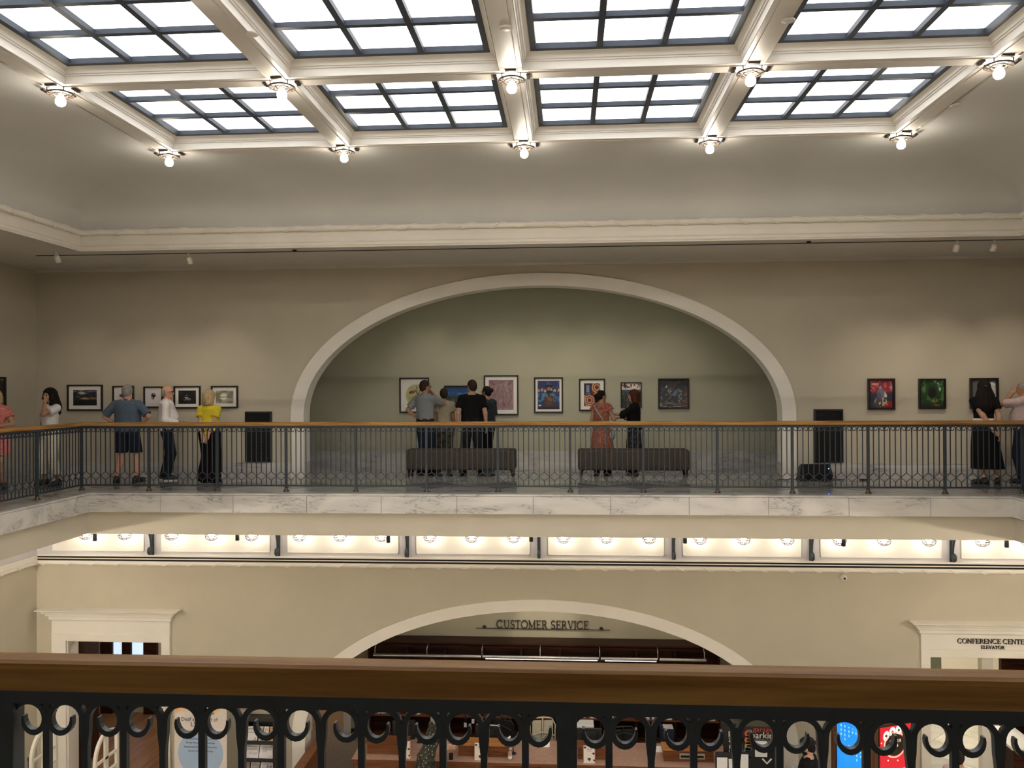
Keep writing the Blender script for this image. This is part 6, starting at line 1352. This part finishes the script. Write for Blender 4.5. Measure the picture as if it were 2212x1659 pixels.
M_STRAP = paint('blue_strap', (0.05, 0.10, 0.32), 0.6, 0.2, 20)
for i, (x, zb) in enumerate(((-2.15, -5.24), (-1.99, -5.16), (-1.87, -5.10), (-1.84, -5.12))):
    o = thing('lanyard', ['leftmost blue strap hanging with a white tag on the shelves', 'second blue strap hanging on the shelves', 'third blue strap hanging on the shelves', 'rightmost blue strap hanging on the shelves'][i], 'lanyard', (x, UY0-0.02, zb), 0, 'blue straps hanging on the shelves')
    part('strap', MB().bar([(x-0.012, UY0-0.015, -4.62), (x, UY0-0.015, zb)], 0.022, 0.004).bar([(x+0.012, UY0-0.015, -4.62), (x, UY0-0.015, zb)], 0.022, 0.004), M_STRAP, o); part('tag', MB().bbox(x-0.028, x+0.028, UY0-0.02, UY0-0.012, zb-0.09, zb, 0.003), M_PAPER, o)
    part('hook', MB().tube([(x, UY0, -4.615), (x, UY0-0.02, -4.618)], 0.006, 5), M_METAL, o)
o = thing('storage_box', 'dark blue box with a white sheet on top before the shelves', 'box', (1.92, 16.75, GF)); part('box_body', MB().bbox(1.79, 2.06, 16.62, 16.9, GF, -5.15, 0.008), paint('box_dark_blue', (0.03, 0.035, 0.07), 0.6, 0.1, 10), o); part('box_label', MB().box(1.87, 1.93, 16.612, 16.62, -5.30, -5.22), M_PAPER, o); part('top_sheet', MB().box(1.85, 2.04, 16.64, 16.85, -5.15, -5.145), M_PAPER, o)
o = thing('printer', 'white-topped dark printer behind the right monitor', 'printer', (0.25, 16.35, GF)); part('printer_body', MB().bbox(0.02, 0.48, 16.2, 16.55, GF+0.40, -5.06, 0.015), M_BLACK, o); part('paper_tray', MB().bbox(0.04, 0.46, 16.2, 16.5, -5.06, -4.94, 0.02), M_PAPER, o); part('stand', MB().box(0.06, 0.44, 16.24, 16.52, GF, GF+0.40), M_DARKWOOD, o)
# light rail over the shelves
t = thing('light_rail', 'long metal tube light held on thin stems above the shelves', 'light rail', (-0.6, 16.70, -3.80))
M_TUBE = glow('lit_tube', (1.0, 0.95, 0.88), 1.6)
segs = [(-4.0, -1.79, 0), (-1.76, 0.58, 1), (0.62, 1.74, 0), (1.78, 2.70, 0)]
for (a, b, lit) in segs: part('tube_segment', MB().tube([(a, 16.70, -3.80), (b, 16.70, -3.80)], 0.036, 10), M_METAL, t)
part('lit_slot', MB().box(0.70, 1.72, 16.68, 16.72, -3.842, -3.834).box(-1.70, 0.55, 16.68, 16.72, -3.842, -3.834), M_TUBE, t)
for x in (-3.97, -2.9, -1.776, -0.598, 0.596, 1.752, 2.668): part('stem', MB().tube([(x, 16.70, -3.77), (x, 16.70, -3.66), (x, 16.85, -3.61)], 0.010, 6), M_METAL, t); 

# ------------------------------------------------------------------ left: half wall, banner, rack, posts, gates, doors
t = thing('half_wall', 'low red-brown wooden partition beside the left jamb of the lower arch', 'partition', (-4.68, 14.55, GF)); part('panel', MB().box(-4.73, -4.61, 13.9, 15.25, GF, -4.93), M_DESKWOOD, t); part('cap_rail', MB().bbox(-4.76, -4.58, 13.88, 15.28, -4.93, -4.89, 0.008), M_DESKWOOD, t)
def a_banner(u, v):
    c = base(u, (206, 196, 190)); n = fbm(u, v, 5, 301); c = mixc(c, (214, 96, 46), sstep(0.80, 0.93, v+0.10*(n-0.5)+0.05*(1-u))); c = mixc(c, (226, 168, 90), sstep(0.76, 0.82, v+0.08*(n-0.5))*(1-sstep(0.86, 0.93, v+0.06*(1-u)))*0.8)
    c = mixc(c, (150, 172, 200), blob(u, v, 0.5, 0.395, 0.43, 0.212, 0.03)); return c
bx0, bx1 = -7.064, -6.104
t = thing('banner_stand', 'tall white roll-up banner with an orange top and a pale blue disc', 'banner', ((bx0+bx1)/2, 14.4, GF)); me = print_mesh('banner_print', bx1-bx0, 1.98, a_banner, 190); link('banner_print', me, t, (0, -0.004, 1.05))
part('banner_sheet', MB().box(bx0, bx1, 14.398, 14.402, GF+0.06, -3.66), M_PAPER, t); part('base_cassette', MB().bbox(bx0-0.02, bx1+0.02, 14.33, 14.47, GF, GF+0.07, 0.02), M_METAL, t); part('top_bar', MB().box(bx0, bx1, 14.39, 14.41, -3.67, -3.64), M_METAL, t); part('support_pole', MB().tube([(-6.584, 14.44, GF+0.05), (-6.584, 14.42, -3.66)], 0.012, 6), M_METAL, t)
M_INK = paint('dark_blue_ink', (0.02, 0.02, 0.06), 0.7, 0.05, 20)
for s, size, zz, xx in (('the', 0.09, 1.56, 0.20), ('Deaf and Hard of', 0.095, 1.445, -0.02), ('LSDHH', 0.115, 1.355, 0.0), ('FREE SERVICES', 0.06, 1.19, 0.0), ('Accessibility to & Resources', 0.045, 1.10, 0.0), ('Family Mentoring & Meetings', 0.045, 1.03, 0.0), ('Resources for Deaf Professionals', 0.045, 0.955, 0.0), ('Library services Meetings', 0.045, 0.885, 0.0)):
    put_text(t, s, size, M_INK, xx, -0.008, zz)
rx0, rx1, ry = -5.927, -5.343, 14.66
t = thing('brochure_rack', 'black tiered brochure rack between the banner and the arch', 'rack', ((rx0+rx1)/2, ry, GF))
part('rack_side', MB().box(rx0, rx0+0.02, ry, ry+0.3, GF, -4.36), M_BLACK, t); part('rack_side', MB().box(rx1-0.02, rx1, ry, ry+0.3, GF, -4.36), M_BLACK, t); part('rack_back', MB().box(rx0, rx1, ry+0.28, ry+0.30, GF, -4.36), M_BLACK, t); part('rack_top', MB().box(rx0, rx1, ry+0.1, ry+0.3, -4.42, -4.36), M_BLACK, t)
def a_leaf(seed, c0, c1):
    def f(u, v):
        c = base(u, c0); n = fbm(u, v, 6, seed); c = mixc(c, c1, sstep(0.55, 0.62, n)*0.7); 
        for k in range(4): c = mixc(c, (90, 88, 92), (np.abs(v-0.85+0.09*k) < 0.018)*(np.abs(u-0.5) < 0.36)*0.7)
        return c
    return f
bro = [[(-5.90, 0.235, (206, 204, 204), (120, 124, 130)), (-5.64, 0.07, (176, 172, 140), (160, 156, 120)), (-5.555, 0.09, (214, 208, 196), (170, 160, 150)), (-5.445, 0.075, (222, 150, 84), (236, 190, 130))], [(-5.90, 0.255, (206, 202, 206), (170, 168, 174)), (-5.63, 0.255, (204, 200, 204), (168, 166, 172))], [(-5.90, 0.08, (150, 120, 110), (90, 130, 170)), (-5.80, 0.16, (150, 150, 170), (216, 206, 150)), (-5.62, 0.25, (204, 200, 204), (50, 40, 96))], [(-5.88, 0.24, (190, 190, 196), (110, 120, 140)), (-5.62, 0.24, (200, 180, 150), (120, 90, 70))]]
tn = ['top', 'second', 'third', 'lowest']
for r, row in enumerate(bro):
    zb = -4.745-0.315*r; part('tier', MB().box(rx0+0.02, rx1-0.02, ry+0.0, ry+0.28, zb-0.02, zb).box(rx0+0.02, rx1-0.02, ry-0.006, ry, zb-0.05, zb+0.02), M_BLACK, t)
    for q, (x, w, c0, c1) in enumerate(row):
        hh = 0.25; me = print_mesh('brochure', w, hh, a_leaf(400+r*7+q, c0, c1), 26); o = link('brochure', me, None, (x+w/2, ry+0.02+hh/2*math.sin(0.35), zb+0.003+hh/2*math.cos(0.35)), (-0.35, 0, 0))
        sol = o.modifiers.new('thickness', 'SOLIDIFY'); sol.thickness = 0.008; sol.offset = -1
        tag(o, 'brochure %s on the %s tier of the black rack' % (['leftmost', 'second from the left', 'third from the left', 'rightmost'][q if len(row) == 4 else (0 if q == 0 else (3 if q == len(row)-1 else 1))], tn[r]), 'brochure', 'brochures in the black rack')
def stanchion(x, y, zt, lab):
    o = thing('stanchion', lab, 'stanchion', (x, y, GF), 0, 'black queue posts'); part('base', MB().lathe([(0, 0.0), (0.14, 0.0), (0.135, 0.02), (0.04, 0.04)], (0, 0, 0), 20), M_BLACK, o, True); part('post', MB().tube([(0, 0, 0.03), (0, 0, zt-GF-0.07)], 0.028, 12), M_BLACK, o, True); part('belt_head', MB().lathe([(0.028, -0.07), (0.034, -0.06), (0.034, -0.015), (0.026, 0.0), (0, 0.004)], (0, 0, zt-GF), 14), M_BLACK, o, True)
stanchion(-9.84, 14.5, -5.06, 'black queue post at the far left near the first white gate'); stanchion(-7.25, 14.45, -4.84, 'black queue post left of the white banner')
M_GATE = paint('gate_white_enamel', (0.66, 0.62, 0.55), 0.45, 0.05, 6)
def gate(x, y0, y1, zt, lab, grid=True):
    o = thing('security_gate', lab, 'gate', (x, (y0+y1)/2, GF), 0, 'white arched security gates'); w = 0.035; R = 0.42
    path = [(y0, GF+0.05), (y0, zt-R)]
    for i in range(1, 11): a = PI/2*i/10; path.append((y0+0.5*(y1-y0)*(1-math.cos(a)), zt-R+R*math.sin(a)))
    for i in range(1, 7): a = PI/2*i/6; path.append((y0+(y1-y0)*0.5+0.5*(y1-y0)*math.sin(a), zt-0.10*(1-math.cos(a))))
    path += [(y1, GF+0.05)]
    m = MB().bar([(yy, 0, zz) for yy, zz in path], 0.055, w*1.4); m.v = [(x+p[1], p[0], p[2]) for p in m.v]; part('gate_frame', m, M_GATE, o)
    part('upright', MB().box(x-w/2, x+w/2, (y0+y1)/2-0.05, (y0+y1)/2+0.05, GF+0.05, zt-0.03), M_GATE, o)
    for k in range(5): z = zt-0.42-0.25*k; part('cross_bar', MB().box(x-w/2, x+w/2, y0, y1, z-0.02, z+0.02), M_GATE, o)
    part('base_plate', MB().bbox(x-0.10, x+0.10, y0-0.05, y1+0.05, GF, GF+0.05, 0.01), M_GATE, o); return o
gate(-7.95, 13.40, 14.07, -4.255, 'white arched security gate on the right before the left doorway'); gate(-9.05, 13.38, 14.05, -4.21, 'white arched security gate on the left before the left doorway')
def leaf(x, y, w, rz, lab):
    o = thing('door_leaf', lab, 'door', (x, y, GF+0.01), rz); part('panel', MB().bbox(0, w, -0.022, 0.022, 0, 2.55, 0.006), M_DARKWOOD, o, True); part('door_stile', MB().box(0.10, w-0.10, -0.03, -0.022, 1.15, 2.40), M_DARKWOOD, o, True); part('push_bar', MB().tube([(0.08, -0.06, 1.02), (w-0.08, -0.06, 1.02)], 0.018, 8).box(0.06, 0.10, -0.06, -0.02, 0.99, 1.05).box(w-0.10, w-0.06, -0.06, -0.02, 0.99, 1.05), M_METAL, o, True); return o
leaf(-9.41, 15.36, 0.90, math.radians(100), 'dark red wooden door leaf standing open at the left of the doorway'); leaf(-7.61, 15.36, 0.90, math.radians(112), 'dark red wooden door leaf standing open at the right of the doorway')
M_DAY = glow('daylight_glass', (0.62, 0.78, 1.0), 0.75)
for i, (a, b) in enumerate(((-10.33, -10.10), (-9.89, -9.60))):
    w = bpy.data.objects.new('window_%d' % (20+i), MB().box(a, b, 18.16, 18.18, -5.2, -3.3).mesh('window_glass')); C.objects.link(w); setmat(w.data, M_DAY); tag(w, 'pale blue daylit window behind the left door', None, None, 'structure')
struct('trim_back_window', MB().box(-10.6, -10.33, 18.1, 18.2, GF, -3.2).box(-10.10, -9.89, 18.1, 18.2, GF, -3.2).box(-9.60, -9.30, 18.1, 18.2, GF, -3.2).box(-10.6, -9.30, 18.1, 18.2, -3.3, -3.1), M_DARKWOOD, 'dark frame round the daylit windows')

# ------------------------------------------------------------------ right: parking display, kiosk, conference hall
t = thing('parking_display', 'black parking information display right of the service desk', 'display', (3.06, 14.2, GF))
part('side_panel', MB().bbox(2.57, 2.85, 14.15, 14.19, GF, -4.03, 0.005), M_BLACK, t); part('main_panel', MB().bbox(2.90, 3.55, 14.17, 14.21, GF, -4.08, 0.005), M_BLACK, t); part('upright', MB().box(3.49, 3.52, 14.13, 14.17, GF, -4.2), M_METAL, t)
for i, ch in enumerate('parking'): put_text(t, ch, 0.145, M_PAPER, 2.68-3.06, -0.056, -4.17-0.115*i-GF)
M_REDINK = paint('red_ink', (0.45, 0.05, 0.03), 0.6, 0.1, 20); put_text(t, 'garage', 0.125, M_REDINK, 3.22-3.06, -0.036, -4.115-GF); put_text(t, 'parking', 0.15, M_PAPER, 3.24-3.06, -0.036, -4.215-GF); put_text(t, 'validation', 0.07, M_METAL, 3.18-3.06, -0.036, -4.29-GF)
for i, c in enumerate(((0.42, 0.07, 0.03), (0.45, 0.17, 0.04), (0.46, 0.26, 0.06), (0.05, 0.19, 0.35))):
    m = MB(); z = -4.19-0.105*i; R = 0.05 if i < 3 else 0.075
    m.bar([(2.99+R*math.cos(a)*1.1, 14.163, z+R*math.sin(a)) for a in [math.radians(60+240*q/12) for q in range(13)]], 0.035, 0.006).bar([(2.93, 14.163, z-R), (3.04, 14.163, z-R)], 0.03, 0.006); part('colour_mark', m, paint('display_colour_%d' % i, c, 0.6, 0.1, 20), t)
part('notice_sheet', MB().box(3.09, 3.29, 14.160, 14.168, -4.57, -4.31), M_PAPER, t); part('arrow', MB().bar([(3.21, 14.163, -4.60), (3.285, 14.163, -4.68), (3.36, 14.163, -4.60)], 0.028, 0.006), M_PAPER, t)
for (x0, x1, zt, lab) in ((2.42, 2.59, -4.50, 'left one of three leaflets before the black parking display'), (2.61, 2.77, -4.52, 'middle one of three leaflets before the black parking display'), (2.80, 2.93, -4.44, 'right one of three leaflets before the black parking display')):
    single('leaflet', MB().bbox(x0, x1, 13.925, 13.95, zt-0.25, zt, 0.004), M_PAPER, lab, 'leaflet', 'leaflets before the parking display')
t = thing('leaflet_stand', 'black leaflet stand before the parking display', 'stand', (2.66, 13.98, GF)); part('shelf', MB().box(2.40, 2.95, 13.90, 14.06, -4.80, -4.75), M_BLACK, t); part('back', MB().box(2.40, 2.95, 13.96, 13.98, -4.75, -4.42), M_BLACK, t); part('post', MB().box(2.64, 2.68, 13.98, 14.02, GF, -4.75), M_BLACK, t); part('base', MB().bbox(2.45, 2.9, 13.85, 14.10, GF, GF+0.03, 0.008), M_BLACK, t)
def a_bluescreen(u, v):
    c = base(u, (16, 118, 236)); c = mixc(c, (40, 140, 250), fbm(u, v, 3, 501)); 
    for k, (x, a, b) in enumerate(((0.14, 0.74, 0.97), (0.27, 0.70, 0.95), (0.40, 0.76, 0.93), (0.52, 0.82, 0.92), (0.64, 0.82, 0.92), (0.78, 0.76, 0.88), (0.40, 0.58, 0.64), (0.56, 0.52, 0.62), (0.66, 0.40, 0.58), (0.78, 0.47, 0.60), (0.90, 0.48, 0.60))): c = mixc(c, (150, 205, 255), (np.abs(u-x) < 0.018)*(v > a)*(v < b)*(0.5+0.5*np.sin(v*90)))
    return c
def a_redscreen(u, v):
    c = base(u, (182, 26, 40)); 
    for k, (x, y, a) in enumerate(((0.20, 0.86, 0.35), (0.40, 0.91, 0.1), (0.60, 0.92, -0.1), (0.80, 0.89, -0.35))): c = mixc(c, (226, 222, 222), blob(u, v, x, y, 0.10, 0.075, 0.15, a)); c = mixc(c, (40, 20, 24) if k % 2 == 0 else (190, 40, 50), blob(u, v, x, y, 0.035, 0.02, 0.3))
    d = np.hypot((u-0.48)*1.0, (v-0.70)*1.75); c = mixc(c, (206, 176, 150), ((d < 0.36)*(d > 0.32))*1.0); c = mixc(c, (22, 16, 16), (d < 0.30)*1.0); 
    for zz, ww in ((0.755, 0.20), (0.685, 0.12)): c = mixc(c, (206, 186, 136), (np.abs(v-zz) < 0.022)*(np.abs(u-0.46) < ww)*(np.sin(u*60) > -0.4)*1.0)
    for k in range(9): a = k*0.7; c = mixc(c, (240, 200, 190), blob(u, v, 0.48+0.46*math.cos(a), 0.68+0.24*math.sin(a), 0.022, 0.014, 0.3))
    c = mixc(c, (214, 186, 150), 1-sstep(0.30, 0.312, v+0.03*(0.5-u))); 
    for zz, ww in ((0.25, 0.16), (0.18, 0.18), (0.11, 0.32)): c = mixc(c, (110, 80, 60), (np.abs(v-zz) < 0.016)*(np.abs(u-0.52) < ww)*(np.sin(u*70) > -0.5)*0.8)
    return c
KX, KY = 4.64, 13.05
t = thing('info_kiosk', 'wooden corner kiosk with a blue screen and a red poker screen', 'kiosk', (KX, KY+0.3, GF))
M_KIOSK = wood('kiosk_wood', (0.06, 0.025, 0.014), (0.13, 0.055, 0.028), 0.4, 1.0, 2)
def kface(x0, y0, x1, y1, fn, nm):
    d = Vector((x1-x0, y1-y0, 0)); L = d.length; ang = math.atan2(d.y, d.x); n = Vector((d.y, -d.x, 0)).normalized()
    m = MB().box(0, L, 0, 0.06, 0, 2.16); m.xform(Matrix.Translation((x0, y0, GF)) @ Matrix.Rotation(ang, 4, 'Z')); part('wooden_face', m, M_KIOSK, t)
    w = L-0.20; h = 0.98; zc = 1.60; me = print_mesh('screen', w, h, fn, 150, M_SCREEN); c = Vector((x0, y0, 0))+d*0.5+n*0.012
    o = link('screen', me, t, (c.x-KX, c.y-KY-0.3, zc), (0, 0, ang)); bz = MB().box(-w/2-0.02, w/2+0.02, 0.002, 0.02, -h/2-0.02, h/2+0.02); mb_ = bz.mesh('screen_bezel'); setmat(mb_, M_BLACK); link('screen_bezel', mb_, o)
kface(4.12, 13.46, KX, KY, a_bluescreen, 'left'); kface(KX, KY, 5.38, 13.36, a_redscreen, 'right')
part('kiosk_core', MB().add([(4.14, 13.52, GF), (KX, 13.12, GF), (5.34, 13.42, GF), (KX, 14.0, GF), (4.14, 13.52, GF+2.16), (KX, 13.12, GF+2.16), (5.34, 13.42, GF+2.16), (KX, 14.0, GF+2.16)], [(3, 2, 1, 0), (4, 5, 6, 7), (0, 1, 5, 4), (1, 2, 6, 5), (2, 3, 7, 6), (3, 0, 4, 7)]), M_KIOSK, t)
# stone paving of the conference hall laid on the diagonal
PV = struct('floor_conference', MB().box(5.8, 10.2, YW+0.02, 20.0, GF, GF+0.010), paint('tile_grout', (0.40, 0.37, 0.32), 0.6, 0.05, 10), 'pale stone paving of the conference hall')
tm = [paint('paving_pale_%d' % i, c, 0.25, 0.12, 3.5, detail=5.0) for i, c in enumerate(((0.62, 0.58, 0.50), (0.52, 0.49, 0.44), (0.36, 0.34, 0.32), (0.58, 0.56, 0.46)))]
hb = 0.36; tms = []
for m_ in tm:
    mm = MB().bbox(-hb/1.0+0.006, hb/1.0-0.006, -hb/1.0+0.006, hb/1.0-0.006, 0.004, 0.018, 0.003).mesh('paving_tile'); setmat(mm, m_); tms.append(mm)
for i in range(-8, 9):
    for j in range(-8, 9):
        x = 8.0+(i-j)*hb*1.414; y = 17.7+(i+j)*hb*1.414
        if 5.9 < x < 10.1 and 15.6 < y < 19.5: link('paving_tile', tms[(i*7+j*5+(i*j) % 3) % 4], PV, (x, y, GF), (0, 0, PI/4))
struct('trim_hall_post', MB().box(7.60, 7.80, 15.9, 16.05, GF, -2.2), M_WHITE, 'white casing inside the conference hall'); struct('trim_door_edge', MB().box(6.315, 6.345, 15.30, 15.5, GF, -3.12), M_DARKWOOD, 'dark red edge of the conference hall door')
t = thing('reception_counter', 'dark counter with a pale sloping edge at the right end of the hall', 'counter', (8.13, 15.85, GF)); part('counter_body', MB().add([(7.75, 15.2, GF), (9.0, 13.9, GF), (9.0, 16.2, GF), (7.95, 16.2, GF), (7.75, 15.2, -4.74), (9.0, 13.9, -4.74), (9.0, 16.2, -4.74), (7.95, 16.2, -4.74)], [(3, 2, 1, 0), (4, 5, 6, 7), (0, 1, 5, 4), (1, 2, 6, 5), (2, 3, 7, 6), (3, 0, 4, 7)]) if False else MB().box(7.90, 8.36, 15.40, 16.3, GF, -4.88), M_DARKWOOD, t); part('counter_edge', MB().bbox(7.86, 8.38, 15.37, 16.35, -4.88, -4.83, 0.01), M_PANEL, t)
